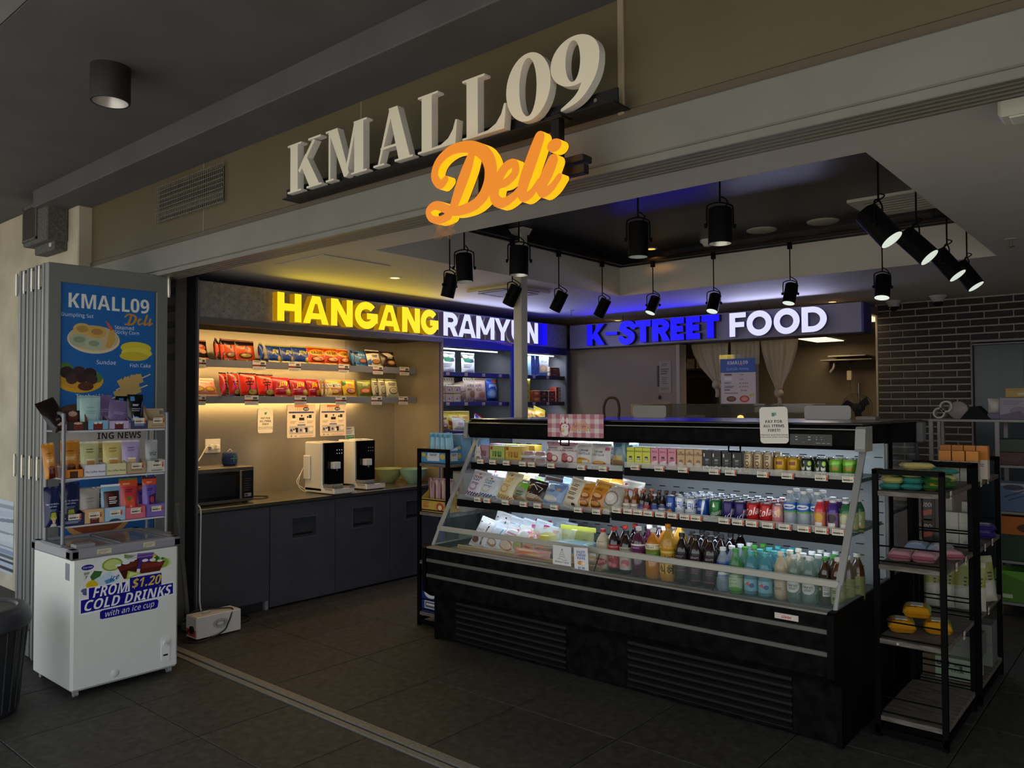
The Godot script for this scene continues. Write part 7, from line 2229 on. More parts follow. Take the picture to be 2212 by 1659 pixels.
	for i in 4:
		packet("drink_pouch", "shiny bronze pouch in the yellow display box, %s" % nth(i, 4), V(-4.345 + i * .055, .855, -4.18 - .01 * i), .45, "s_bronze", .085, .235, .04, "stand", .05, 0, "", "pouch", .12)
	for i in 3:
		packet("candy_bag", "red and cream candy bag on the left rack beside the glass, %s" % nth(i, 3), V(-4.13 + .0 * i, .849 + i * .08, -4.42 - i * .06), .5, "s_candy", .13, .16, .05, "pillow", .2, 0, "", "bag", .3)
	packet("candy_bag", "green bag standing low at the rear of the left rack", V(-4.15, .484, -4.32), .2, "s_greenbag", .13, .2, .05, "stand", .1, 0, "", "bag", .3)
	carton("storage_box", "dark blue box with a white badge on the left rack's lowest shelf", V(-4.255, .107, -4.16), 0, "s_badge", .24, .24, .15)


# ------------------------------------------------------------------ brick wall and shelving at the back right
func back_corner() -> void:
	var mortar := worn("mortar", "b4b0ab", .06, .9, .05, .5)
	var w := struct("wall_brick", bx(V(-2.41, -.1, -8.9), V(-1.556, 2.7, -8.752)), mortar)
	var w2 := struct("wall_brick_over_door", bx(V(-1.556, 2.258, -8.9), V(1.2, 2.7, -8.752)), mortar)
	struct("wall_brick_beyond", bx(V(.9, -.1, -8.9), V(3.1, 2.7, -8.752)), mortar)
	struct("trim_7", bx(V(-2.432, -.1, -8.9), V(-2.41, 2.7, -8.74), .002), mat("9a968f", .7))
	var bm: Array = []
	for c in ["2b2729", "242224", "302a2b", "28252a"]:
		bm.append(worn("brick" + c, c, .12, .75, .05, .4, .08))
	var PY := .0702
	var PX := .243
	for r in 24:
		var y := 2.668 - r * PY
		var x := -2.405 - (PX / 2 if r % 2 else 0.0)
		while x < -.75:
			var a := maxf(x, -2.405)
			var b := x + PX - .014
			var right := -1.562 if y - .054 < 2.262 else -.7
			b = minf(b, right)
			if b - a > .03:
				part(w if a < -1.6 else w2, "brick", memo("brick%.2f" % (b - a), func(): return MB.new().box(V(b - a, .054, .03), Vector3.ZERO, .003).mesh()), bm[rng.randi() % 4], V((a + b) / 2, y - .03, -8.748))
			x += PX
	# strip-curtain doorway
	var d := struct("door_6", bx(V(-1.556, 2.232, -8.80), V(.9, 2.258, -8.72), .003), mat("77757a", .4, .4))
	part(d, "lower_rail", bx(V(-1.556, 2.205, -8.79), V(.9, 2.224, -8.735), .003), mat("6d6b70", .4, .4))
	part(d, "jamb", bx(V(-1.562, -.1, -8.80), V(-1.545, 2.25, -8.735), .002), mat("7d7b7e", .5))
	for i in 9:
		part(d, "strip", bx(V(-1.54 + i * .2, .03, -8.79 + .012 * (i % 2)), V(-1.33 + i * .2, 2.21, -8.786 + .012 * (i % 2))), mat(["39474f", "33424a", "42525c"][i % 3], .25, 0))
	struct("wall_store_back", bx(V(-1.6, -.1, -9.3), V(1.2, 2.6, -9.2)), mat("232a2c", .8))
	# pale steel shelving full of boxes
	var st := mat("8a8988", .45, .3)
	var s := thing("steel_shelving", "pale steel shelving unit against the brick wall at the right", "shelving", V(-1.3, 0, -7.4))
	for x in [-.28, .19, .62]:
		for z in [-.2, .2]:
			part(s, "post", bx(V(x - .016, 0, z - .016), V(x + .016, 1.515, z + .016), .002), st)
	part(s, "post", bx(V(-.235, 0, .184), V(-.21, 1.51, .21), .002), st)
	for y in [1.515, 1.16, .80, .42, .1]:
		part(s, "shelf", bx(V(-.3 if y > 1.5 else .17, y - .02, -.22), V(.7, y, .22), .002), st)
	for e in [[-1.522, 1.565, .045, "left of the two pale ring rolls on the steel shelving"], [-1.47, 1.618, .048, "upper of the two pale ring rolls on the steel shelving"]]:
		solo("tape_roll", e[3], "roll", MB.new().lathe([Vector2(e[2] * .72, -.05), Vector2(e[2], -.05), Vector2(e[2], .05), Vector2(e[2] * .72, .05), Vector2(e[2] * .72, -.05)], 28).mesh(), mat("b9b3a4", .5), V(e[0], e[1], -7.25)).rotation.x = PI / 2
	solo("round_tin", "round pinkish tin lying on its side on the steel shelving", "tin", MB.new().lathe([Vector2(0, -.05), Vector2(.068, -.05), Vector2(.072, -.045), Vector2(.072, .05), Vector2(.062, .055), Vector2(0, .055)], 32).mesh(), mat("8d7f80", .4), V(-1.385, 1.588, -7.27)).rotation.x = PI / 2
	solo("black_cloth", "black folded cloth heaped on the steel shelving", "cloth", MB.new().prism([poly([-.11, 0, .11, 0, .06, .05, .01, .105, -.03, .10, -.07, .05])], -.1, .1).mesh(), mat("0c0c0d", .9), V(-1.26, 1.516, -7.3))
	var lv := thing("purple_pack", "small purple and white pack on the steel shelving", "pack", V(-1.13, 1.516, -7.25))
	part(lv, "box", bx(V(-.05, 0, -.04), V(.05, .05, .04), .004), mat("5d4f7a", .4))
	part(lv, "bag", pouch_mesh(.10, .12, .05, "pillow"), mat("b9b4aa", .35), V(0, .045, 0))
	var bxs := [["x_white", -.98, 1.516, .22, .17, "lilac and white printed box at the top right of the shelving"], ["x_yellow", -.95, 1.69, .2, .07, "yellow box lying on the lilac one"], ["x_red", -.99, 1.162, .3, .1, "dark red box on the shelving's second shelf"], ["x_dgreen", -.98, 1.264, .28, .1, "dark green box on top of the dark red one"], ["x_blue", -.98, .802, .3, .22, "pale blue printed carton on the third shelf"], ["x_dgreen", -.98, .422, .32, .2, "dark green carton with a small white label"], ["x_orange", -.96, .623, .3, .14, "orange carton stacked on the dark green carton"], ["x_green", -.98, .102, .34, .24, "bright green carton on the shelving's lowest shelf"]]
	for e in bxs:
		carton("stock_box", e[5], V(e[1], e[2], -7.3), 0, e[0], e[3], e[4], .22)


func art() -> void:
	cell("poster", 420, 1190, "1f66b0", "f 50 10.2 7.6 e8e8e4 88 KMALL09;n 17 13.6 1.9 eef Dumpling Set;n 66 17.2 1.9 eef Steamed;n 69 19 1.9 eef Sticky Corn;e 34 21.8 27 5.4 d9cdb0;e 34 21.3 25.5 4.8 c7b48c;e 22 18.2 9.5 2.4 d2b068;e 22 18 6 1.3 b08f4c;e 37 18.8 9.5 2.4 cfa95e;e 37 18.7 6 1.2 a9854a;e 19 22.4 9.5 2.5 a9b59a;e 19 22.1 6 1.2 8a987e;e 34 23.6 9 2.4 b3bda4;e 34 23.3 5.5 1.1 8f9c84;p c9a055 46 24.5 50 18 55 17.5 56 22 51 25;p c75a44 45 14.2 49 15 54 17.6 51 18;e 79 24.2 17 2.4 d9c83c;e 80 26.2 17 2.2 e2d24a;e 77 27.6 16 1.8 cfbd35;n 47 31.2 2.2 eef Sundae;n 84 31.9 2 eef Fish Cake;e 20 37.6 24 4.6 d8a52c;e 20 37.2 20 3.6 c99a2e;e 5 33 8 2 4f7a3c;e 38 36.5 5 1.8 4f7a3c;e 7 34.6 7 2.2 2e2022;e 19 34.4 7 2.2 3a282a;e 30 34.9 7 2.2 2e2022;e 12 37 6 2 46302f;e 22 36.5 6 2 33232a;e 32 37 6 2 3d2a2c;e 26 39.8 8 1.6 553428;l d8c89a 1.4 58 41 95 34.6;l d8c89a 1.4 52 44.5 92 39;l c9a968 6.5 62 37.6 66 40 69 36.6 73 39.4 76 35.8 79 38.4 82 35.4 84 37.5;l c9a968 6.5 58 42 62 44.6 65 41 69 43.6 72 40 76 42.5 80 39.6 82 41.5;n 30 44.4 2.3 eef Ttzobokki;e 18 50.5 22 4 3c3a33;e 18 50 19 3.2 5a4033;e 72 49.5 17 4 4a1f1c;e 72 49 14 3 8a3322;r 0 56 100 20 c9c6be;t 62 60 3.4 223 ING NEWS;h 6 62 50 8 5 777777;p 1f66b0 0 76 100 72 100 100 0 100;e 40 90 34 8 c99a5a;e 40 89.5 30 6.6 8a4a2a;t 80 75.8 3.4 334 FOOD")
	# the script word on the poster
	var q: Array = []
	for st in [[Vector3(.1, .28, .05), Vector3(.2, .36, .05), Vector3(.37, .33, .06), Vector3(.4, .22, .07), Vector3(.3, .06, .06), Vector3(.1, .04, .05)], [Vector3(.28, .33, .06), Vector3(.2, .08, .07)], [Vector3(.48, .16, .04), Vector3(.56, .24, .05), Vector3(.48, .2, .05), Vector3(.5, .06, .05), Vector3(.62, .12, .04)], [Vector3(.74, .38, .06), Vector3(.66, .08, .06), Vector3(.76, .12, .04)], [Vector3(.84, .26, .06), Vector3(.8, .07, .06), Vector3(.9, .14, .04)]]:
		q += brush(st)
	for p in q:
		var r := PackedVector2Array()
		for a in p:
			r.append(Vector2((63 + a.x * 38) / 100.0 * 420, (15.6 - a.y * 12.5) / 100.0 * 1190))
		dp([r], Color("c98b34"))
	cell("mural", 128, 96, "9a978c", "r 0 0 100 100 b9c6d2;r 0 6 100 5 8a93a3;p a9b9cc 0 20 100 14 100 22 0 30;p 6f7c90 0 34 100 24 100 29 0 38;r 0 44 100 3 8a8f9a;p c6d0da 0 50 100 46 100 56 0 60;r 0 62 100 2.5 8d93a0;r 0 68 100 6 7f93b3;r 0 75 100 4 4d5560;r 0 82 100 3.5 2a2f3a;r 0 86 100 6 a9bbd2;r 0 92 100 4 2a2f3a")
	cell("sticker", 560, 390, "e3e5e4", "e 32 18.5 10.5 9.4 7fa03c;e 32 18.5 8.5 7.6 c3cf7c;p 6f9a34 44 6.0 56 10.6 50 13.2 44 11.9;e 78 21.2 12 12.2 d9c62e;e 86 26.4 9 9.4 c9d78a;e 84 27.8 8 7.9 8fae4c;p 4f2a83 58 5.3 76 8.0 70 34.4 56 30.4;h 47 8 40 3 2 9a84c0;h 46 12 40 3 2 9a84c0;p 2f6a35 79 14.6 82 19.8 78 23.8 74 19.8;p 2f6a35 84 15.9 89 19.8 84 23.1;p 3d6b34 14 23.8 22 26.4 20 33.0 12 38.3 10 31.7;e 12 43.6 6 6.5 d2b81e;p c3d6ea 14 37.0 30 27.8 38 43.6 22 50.2;p 4f8cc4 24 41.0 31 38.3 35 43.6 26 46.2;u 34 42.3 10 1f4f9a .25 ice;p 43201a 36 21.2 60 15.9 56 41.0 44 43.6;p 6a2a20 38 23.8 58 18.5 57 26.4 40 30.4;e 46 19.2 4 2.2 dfe5e8;e 52 17.2 3 1.7 cfd6da;e 38 21.2 3 1.7 e6eaec;p 5a241c 62 22.5 88 25.1 82 39.6 60 39.6;p 7d3326 63 23.8 86 26.4 84 31.7 62 31.7;e 66 19.8 3.4 2.2 e6eaf0;e 74 20.5 3.4 2.2 dfe5ee;e 82 23.8 3 1.7 dfe5ee;p a4bf3c 48 31.7 62 38.3 46 44.9;p d7df9c 50 34.4 59 38.3 48 42.3;e 8 54.2 5 3.6 4d5686;e 5 50.2 3.6 2.9 5d6696;e 11 50.2 3.6 2.9 565f90;p f0eef8 7 47 49 47 49 64 7 64;p f0eef8 0 61 98 61 99 81 0 86;p 1b1788 9 48 48 48 48 62 9 66;p 1b1788 50 43 84 43 84 62 50 64;p 1b1788 1.5 64 97 62 97 79 1.5 83;p 1b1788 20 86 22 84 79 83 81 86 80 95 78 97 22 97 20 95")
	dt("FROM", 165, 246, 82, Color("f2f2f6"), "nb", .25, 200.0)
	dt("$1.20", 375, 232, 76, Color("d8bb4e"), "nb", .25, 175.0)
	dt("COLD DRINKS", 272, 312, 80, Color("f2f2f6"), "nb", .25, 510.0, .012)
	dt("with an ice cup", 282, 366, 44, Color("f2f2f6"), "nr", .2, 290.0, .02)
	cell("badge", 96, 48, "1b1788", "i 50 66 46 d6d6e6 Carrier")
	cell("rating", 40, 64, "c9cbc4", "r 0 0 100 20 8f938c;r 20 30 50 34 77796f;h 10 70 80 26 3 8f938c")
	cell("sidelabel", 40, 64, "77797f", "h 10 6 80 20 3 9a9ca2;r 20 48 60 8 3d3f46;h 10 62 80 30 4 989aa0")
	cell("rimlabel", 64, 28, "cfc8ae", "h 8 20 84 60 3 9a937c;p a9a48e 0 100 20 70 30 100")
	cell("upsend", 64, 64, "c9c8c2", "r 0 62 100 38 b5452c;r 10 8 70 8 77777c;h 10 24 60 30 4 90909a;r 74 20 14 20 c0392b")
	cell("ticket", 76, 36, "e6dfcc", "h 6 10 56 26 2 a09a86;r 6 46 54 30 6d685c;r 64 50 12 22 7d776a;r 86 6 14 88 c4402c;p e9d6c0 93 16 98 34 88 34")
	cell("ticket2", 76, 48, "d8d4cc", "r 6 8 40 8 77726a;r 60 16 30 22 55504a;r 0 44 60 18 8a2f24;r 55 44 45 18 2c2724;h 6 70 80 26 2 99948c")
	# pouches and trays on the freezer rack
	cell("p_dark", 96, 150, "1f1517", "r 40 62 22 6 6d5a52;p 4a1f1a 30 80 76 78 72 96 34 97;e 52 82 20 4 b9a79a")
	cell("p_teal", 96, 150, "a9cfcf", "r 30 30 40 2 7fa7a7;h 25 40 50 12 2 8fb5b4;r 24 82 52 18 5a2420;e 36 82 8 4 e0d6c8;e 56 80 9 4 cfd8d8;e 66 84 7 4 e6e6e0")
	cell("p_purple", 96, 150, "7a6796", "h 24 36 52 12 2 a08fbe;r 24 84 52 16 4a2030;e 40 84 9 4 cfc0d8;e 62 83 9 4 ddd0e0")
	cell("p_blackblue", 96, 150, "101116", "r 20 0 26 14 4a8cc8;h 30 24 40 7 2 dfe3ea;h 22 36 56 12 2 90949c;e 46 78 32 15 5f86c6;e 46 74 24 9 a9bfe4;p e3e8ee 30 56 40 74 28 78")
	cell("p_kraft", 64, 110, "9a8a6e", "r 40 24 14 10 b5452c;h 20 50 60 20 3 7c6d54")
	cell("p_orange", 96, 150, "c9842c", "h 30 22 40 4 2 7a4a18;r 18 34 64 20 d89c4c;h 24 40 50 10 2 f0d8a8;r 24 64 50 36 4a1c14;e 50 66 24 5 8a4a30;e 50 82 22 4 6d3020")
	cell("p_olive", 96, 150, "c3c48e", "h 30 16 40 4 2 4f5230;h 30 24 40 5 2 4f5230;p b98a4c 28 50 72 50 66 96 34 96;r 28 48 44 5 e6e2cc;e 50 78 11 8 4a3a7e;e 50 78 7 5 6d5aa4")
	cell("p_yellow", 96, 150, "d6c27a", "h 30 16 40 4 2 8a6a28;h 30 24 40 5 2 8a6a28;p c99a58 26 50 74 50 68 96 32 96;r 26 48 48 6 f0ead2;e 50 80 11 8 4a2a6e;e 50 80 7 4 7d5aa4")
	cell("p_lilac", 96, 150, "b3a3cc", "h 30 16 40 4 2 5a4a80;h 30 24 40 5 2 5a4a80;p d9b98a 28 52 72 52 66 96 34 96;r 28 50 44 5 f2ecdf;e 46 78 11 8 4a2f84;e 46 78 7 5 7d62ae")
	cell("p_silver", 70, 130, "a9adb0", "i 52 46 22 55595c viz;h 24 54 52 10 2 80868a;e 50 88 24 8 7a2c20")
	cell("p_navy", 110, 180, "1a2350", "t 52 42 5.4 dfe3f0 Sugar Free Hazelnut;t 52 49 5.4 dfe3f0 Iced Coffee;h 30 54 44 6 2 8d96b8;e 52 76 20 7 b3c03c;p a3b02e 34 76 40 62 66 62 72 76;e 53 84 10 9 d9b39a;p d8d4cc 32 100 40 92 66 92 76 100;e 53 82 3 1.6 a8745c")
	cell("p_beige", 96, 150, "a59f98", "h 30 22 40 4 2 7d766e;h 30 32 40 6 2 8a847c;r 16 86 68 14 5a2018;e 30 86 8 4 c9a98c;e 50 84 9 4 e0d3c4;e 70 86 8 4 c9b09a")
	cell("p_blue", 100, 150, "7db0d2", "r 12 14 76 56 3a1a1c;e 40 30 24 12 5a2420;h 36 30 40 11 2 eef2f2;h 36 42 40 11 2 eef2f2;r 10 68 80 20 3c7a4c;h 30 75 40 7 2 e6efe6;r 16 90 68 10 2c1a1a")
	cell("p_red", 96, 160, "c23a44", "r 0 0 100 16 d8562a;h 20 7 40 5 2 f0d0b8;h 30 23 40 10 2 7a1a2a;e 52 64 34 26 d8402e;e 52 64 28 20 e25a40;e 50 48 12 6 6a7a3a;e 58 70 6 4 f4a890;p a8304a 0 84 100 92 100 100 0 100")
	cell("p_violet", 80, 160, "6a4fae", "r 0 0 100 16 d8562a;h 30 7 40 5 2 f0d0b8;h 30 24 40 9 2 3a2470;p 2a2440 40 46 90 40 84 88 46 90;e 62 56 16 9 a83a4c;e 56 74 12 9 343a7e;e 78 70 9 8 4a4f96")
	cell("tr_dark", 80, 44, "2a2422", "r 30 14 46 80 6d2a20;e 52 16 22 14 c9a890")
	cell("tr_teal", 80, 44, "7db4d8", "r 26 26 46 74 6d241e;e 38 26 10 12 e6dcd0;e 60 24 10 12 d6d8d8")
	cell("tr_lilac", 80, 44, "c0acd8", "r 28 24 44 76 5f2028;e 40 26 10 12 ddd0d6;e 60 24 10 12 e6dce4")
	cell("tr_black", 80, 44, "3a3f66", "r 20 20 60 40 7d88b8")
	cell("tr_kraft", 80, 44, "b3a07c", "r 20 60 60 12 8f7c5a")
	cell("tr_white", 80, 44, "dcdce8", "i 50 66 20 5a4a80 The Coffee House")
	cell("tr_cream", 80, 44, "dcd6a8", "i 50 66 20 6a6238 The Coffee House")
	cell("tr_white2", 80, 44, "cfcbc0", "r 20 74 60 12 8a867c;e 50 6 12 20 1c1c1e")
	cell("tr_orange", 80, 44, "d8862c", "r 34 20 40 80 4a1c14")
	cell("tr_navy", 80, 44, "1e2858", "h 10 60 70 20 2 c9cde0;r 4 30 10 8 dfe3f0")
	cell("tr_peach", 80, 44, "d2aa74", "r 30 60 46 40 5a2018;e 52 60 20 12 a86a50")
	cell("tr_ltblue", 80, 44, "a3c8e2", "e 50 100 30 20 3a3a48")
	cell("tr_pink", 80, 44, "d86a7e", "r 30 30 12 30 3a7ac0")
	cell("tr_violet", 80, 44, "7d68b8", "r 20 30 12 30 4a3a8a")
	# noodles: the big marks are painted characters
	cell("n_brown", 96, 84, "2a1a16", "e 50 40 34 20 c9583a;e 40 60 22 14 d88a5a;e 66 66 20 12 e0a070;h 30 26 40 15 2 f0d0b8;e 50 86 30 8 3a2a20")
	cell("n_blackred", 96, 84, "c9481e", "r 0 0 100 26 20120e;p d85a24 0 30 100 20 100 60 0 70;p 1c120e 50 20 64 50 56 44 52 58 48 44 36 50;e 46 80 36 16 4a2f1a;e 46 78 28 11 a88a4c;e 36 76 10 6 d0b878")
	cell("n_blue", 96, 84, "23408e", "i 52 52 34 e6d83c JIN;e 84 84 22 16 b8a24a;e 84 82 15 10 d8c878;e 20 20 6 6 3f5fb0;r 6 88 40 6 16306e")
	cell("n_orange", 96, 84, "c4421c", "e 50 34 44 22 d8a02c;k 20 26 20 3 3a1208 1.2 0.5 3.1;e 50 78 38 17 6a2a12;e 50 76 30 12 d89a58;e 40 74 10 6 e8c08a;e 64 78 9 5 c95a30")
	cell("n_skyblue", 96, 84, "3a78b4", "t 50 34 22 dfe8f0 BIBIM;e 54 74 36 18 5a3a22;e 54 72 28 12 a8703c;p 2a2420 0 0 40 0 20 16 0 24")
	cell("n_white", 96, 84, "d9d2c4", "p 2a2018 0 0 100 0 100 14 0 24;h 30 31 40 18 2 2a2a30;e 56 78 34 16 6a4a2c;e 56 76 26 11 b98a4c;p 3f6aa8 0 70 20 60 24 100 0 100")
	cell("n_choc", 96, 84, "33241c", "p e4dccc 10 8 60 0 90 30 40 40;h 36 35 40 16 2 efe6d6;e 60 78 28 15 9a6a38;e 60 76 20 10 d0a870")
	cell("n_pink", 110, 84, "dca99c", "i 50 36 17 b8453a Rose noodle;e 36 70 20 17 b3782c;e 36 68 14 11 e0b860;e 76 70 20 17 b3782c;e 76 68 14 11 e0b860;r 0 88 100 12 c98a80")
	cell("n_red", 96, 92, "cc2418", "p d8321c 0 0 100 0 60 100 0 80;l 160a0a 4 50 12 50 20;l 160a0a 5 34 23 68 21;l 160a0a 4 42 28 45 36;l 160a0a 4 60 27 55 36;l 160a0a 5 26 41 76 38;l 160a0a 5 34 52 66 50;l 160a0a 6 50 38 46 76;e 66 88 34 15 6a4416;e 66 86 26 11 c9a24c;e 56 84 9 5 7a9a3a")
	cell("n_crimson", 96, 84, "9c1824", "i 50 48 34 e4cc34 JIN;e 82 82 24 18 b8902c;e 82 80 16 11 d8c468;p c22c34 0 0 100 0 80 16 0 20;r 8 62 40 5 e0b0a0")
	cell("n_gold", 110, 90, "c28a30", "r 8 22 84 28 e8e2d0;k 12 26 20 2 2a1a10 6.0.0 5.4.3 4.0 6.1;e 40 76 34 18 8a5418;e 40 74 26 13 e0b04a;e 78 78 18 14 a86a28;p e8d090 0 60 20 54 30 100 0 100")
	cell("n_yellow", 96, 84, "d0a838", "p 3a6a2c 0 0 30 0 20 30 0 36;h 32 22 40 15 2 b8301c;e 54 72 38 20 8a4a1c;e 54 70 28 14 d8923c;e 42 68 8 5 5a8a34")
	cell("n_green", 96, 84, "6d7a34", "h 30 21 40 16 2 e6e2c8;e 44 70 36 20 a84a20;e 44 68 26 13 dca050;p 8f9c48 60 0 100 0 100 40;e 78 50 10 8 b83a24")
	cell("n_cream", 96, 96, "cfc8ac", "h 18 14 60 24 2 4a4a3a;e 52 68 36 22 5a6a3a;e 52 66 30 17 e0d8b8;e 52 66 20 11 c9b078;r 0 0 100 6 3a4a2a")
	cell("pay", 120, 174, "dfd9cf", "p 2f7a6a 44 16 54 16 54 26 44 26;p 3f8f7c 55 15 60 16 60 24 55 23;t 50 44 10.5 1c1c1e PAY FOR;t 50 56 10.5 1c1c1e ALL ITEMS;t 50 68 10.5 1c1c1e FIRST!;n 50 78 4.6 222 Please pick up all items and pay;n 50 84 4.6 222 at the counter before consuming.")
	cell("howto", 220, 220, "ddcfc0", "r 26 2 48 7 c4682c;l c4682c 1.2 30 8 30 20;l c4682c 1.2 36 8 36 20;l c4682c 1.2 42 8 42 20;l c4682c 1.2 48 8 48 20;e 66 14 11 6 26304a;i 66 17 7 e0e0e4 MUK;r 6 22 88 5 2f3f86;r 18 32 10 12 1a1a1c;r 16 42 14 5 e8e6e2;r 42 40 18 8 1a1a1c;e 51 34 3 3 1a1a1c;r 76 32 10 12 1a1a1c;r 72 42 14 5 e8e6e2;e 72 38 3 3 1a1a1c;h 10 50 22 8 3 a09488;h 40 52 22 6 2 a09488;h 70 50 22 8 3 a09488;r 36 60 28 4 5a6aa8;r 8 65 84 24 b3aeb4;e 15 77 4 4 3a4a8a;r 28 70 10 14 1a1a1c;r 22 76 8 8 e0e0e0;e 48 77 4 4 3a4a8a;r 62 70 10 14 1a1a1c;r 56 76 8 8 e0e0e0;e 84 75 8 6 d8d4d0;e 24 75 2.5 2.5 1a1a1c;t 30 97 5 8a2a2a 4/0;h 44 93 50 5 2 c09a94;p 4a4a4a 12 96 15 91 18 96")
	cell("greencard", 70, 80, "d9d6cc", "h 10 8 60 14 2 4a4a4c;h 10 28 70 30 3 98968e;r 4 66 92 26 3a8a52;h 30 72 60 12 2 c0dcc4;p e8f0e8 10 84 16 72 22 84")
	cell("keypad", 48, 96, "0f1012", "r 20 8 60 12 1c2226;h 16 26 68 50 6 3a3c40;r 18 82 64 12 8d8a82;r 24 85 24 6 2a2a2c")
	cell("hotdeal", 512, 32, "26348e", "t 62 78 62 a9b0d0 HOT DEAL;p b8744a 4 100 8 100 11 0 7 0;p b8744a 13 100 17 100 20 0 16 0;p b8744a 22 100 26 100 29 0 25 0;p b8744a 31 100 35 100 38 0 34 0;p b8744a 82 100 86 100 89 0 85 0;p b8744a 91 100 95 100 98 0 94 0")
	cell("g_seed", 80, 100, "d4d4ce", "r 0 0 100 22 1c241e;e 30 12 20 9 eceae4;e 70 16 16 8 e6e4dc;p 1f5a2e 10 22 90 22 70 46 20 42;e 80 34 14 9 2a2a26;h 12 52 60 20 3 44443e;e 60 84 26 9 b9b9b2")
	cell("g_rice", 80, 100, "b7a58c", "r 0 0 100 8 6a5a48;g 0 0 100 8 12 1 d8ccb4;k 20 26 14 3 5a4632 6.0 9.0.0 7.1;k 20 42 14 3 5a4632 5.0 3.0;e 60 68 24 16 8d6844;r 0 92 100 8 6a5a48;g 0 92 100 8 12 1 d8ccb4")
	cell("g_rice2", 80, 100, "a8916e", "r 14 46 72 6 6a5034;r 24 70 20 16 5a4630;h 50 60 36 26 3 7d6848")
	cell("g_rice3", 80, 100, "c4ab98", "r 0 0 100 6 8a6a50;k 16 24 16 3 6a4634 6.0 9.0.0;k 20 42 16 3 6a4634 7.1 3.0;r 40 60 24 6 b8785a;e 60 72 26 14 a8745a;r 0 94 100 6 8a6a50")
	cell("g_bluebag", 80, 100, "2a4fae", "p d86a3a 40 4 90 0 80 20 50 18;i 46 34 18 e0e6f4 gosaq;t 80 52 26 dfe6f8 9;e 40 66 34 22 6a8ac8;e 40 66 24 14 a0b8e0;r 0 86 100 14 1a2a6a")
	cell("g_tub", 64, 52, "cfc8a8", "r 0 0 100 16 d8d0a0;r 20 30 50 56 d8d4cc;p b83a4a 26 66 44 36 62 70;h 74 30 20 40 3 8a8468")
	cell("g_chips", 80, 80, "c9b040", "h 36 26 40 15 2 b8341c;p 8a3a2a 0 40 40 60 30 80 0 70;e 70 70 20 14 d8c46a;r 0 0 100 6 a89030")
	cell("g_pretzel", 80, 80, "b89c3a", "k 14 20 22 4 8a2a1a 6.4.1 7.0;e 60 64 24 18 3a2a18;e 60 64 16 11 d0b050;r 0 0 100 5 8a7430")
	cell("g_pale", 80, 64, "c9c8b4", "h 32 39 40 22 2 b0546a;h 10 10 50 14 2 6a7a58;p 6a8a50 70 0 100 0 100 30")
	cell("g_new", 64, 64, "d4d4da", "p 2a3a9a 0 0 30 0 60 100 30 100;p b83040 60 0 80 0 100 60 100 100;t 55 60 36 b82a3a E")
	cell("g_navybox", 96, 50, "24306a", "h 8 20 84 50 2 a0a8cc;r 0 0 100 10 3a4a8a")
	cell("g_yellowbox", 40, 90, "c9a838", "p b85a24 0 40 100 30 100 70 0 80;h 20 8 60 20 3 5a4a20")
	cell("g_skybox", 40, 100, "7fa8cc", "r 30 10 40 40 b0cce0;h 30 60 40 30 4 4a6a90")
	cell("g_cereal", 96, 100, "a9b3bd", "i 56 30 20 26305e MEGA;e 50 62 34 22 c9a878;e 50 62 22 13 e0c8a0;p 4a6aa0 0 84 100 78 100 100 0 100;p 5a6a84 0 30 20 40 16 80 0 80")
	cell("g_redbox", 96, 34, "8a2f1c", "e 60 50 24 34 4a1a10;h 36 38 40 30 2 d8a088;r 0 0 8 100 d8c8b0")
	cell("g_cacao", 40, 120, "c9c03a", "l 1c1c1c 9 40 14 62 26 40 38;l 1c1c1c 9 36 46 62 52 40 62;l 1c1c1c 9 38 70 60 78 42 90")
	cell("g_orangebox", 70, 34, "b8541c", "e 50 50 30 34 d87a2c;h 20 30 60 30 2 e8c8a0")
	cell("g_wafer", 70, 34, "3a241a", "h 30 35 40 33 2 d8b890;r 0 80 100 20 8a3a20")
	cell("g_smallbox", 50, 26, "b8b4aa", "r 0 0 50 100 9a3424;e 70 50 20 30 c9a060")
	# kitchen and display case
	cell("menuhead", 160, 60, "2a5aa8", "f 50 42 34 dfe3ec 60 KMALL09;r 56 46 10 5 b8703c;n 50 84 30 a9bcdc Bunsik menu")
	cell("menu", 160, 136, "c9c0ba", "r 10 4 22 5 5a5250;n 60 9 6 4a4440 $14;r 10 14 22 10 e0dcd6;n 60 24 6 4a4440 $15;h 10 30 20 6 2 5a5250;n 66 37 7 3a3432 $8.50 $10;h 10 42 28 8 2 5a5250;n 66 48 7 3a3432 $7.00 $10;r 10 54 16 4 5a5250;n 66 60 7 3a3432 $13.90;h 10 64 40 4 1 5a5250;e 30 84 14 9 5a3a2c;e 30 83 9 5 8a5a44;e 68 84 14 11 b8493a;e 68 84 9 7 d8907c;e 88 72 8 4 c9b44c")
	cell("notice", 60, 144, "94856f", "h 20 8 50 10 2 6a5d4a;h 12 24 70 20 3 5a4f3f;h 20 50 50 24 4 6a5d4a;h 12 84 70 8 2 6a5d4a")
	cell("k_box", 48, 96, "a09a8e", "h 20 40 50 16 3 6d6860;r 0 0 100 4 7d776c")
	cell("k_tub", 48, 40, "8a8470", "r 0 0 100 20 a09a84;h 20 50 60 20 2 b8a83c")
	cell("whiteboard", 64, 24, "b5b1ae", "")
	cell("casepanel", 96, 28, "0a0a0b", "r 14 22 5 8 c9ccd0;r 14 46 5 8 c9ccd0;r 44 22 6 8 c9ccd0;r 44 46 6 8 c9ccd0;r 30 72 6 5 8a8a8c;r 62 20 3 6 7a7a7c;r 62 44 3 6 9a9a9c;r 74 20 3 6 7a7a7c;r 74 44 3 6 9a9a9c;r 62 80 10 5 d0d0d2;r 76 80 8 5 d0d0d2;r 88 80 8 5 d0d0d2")
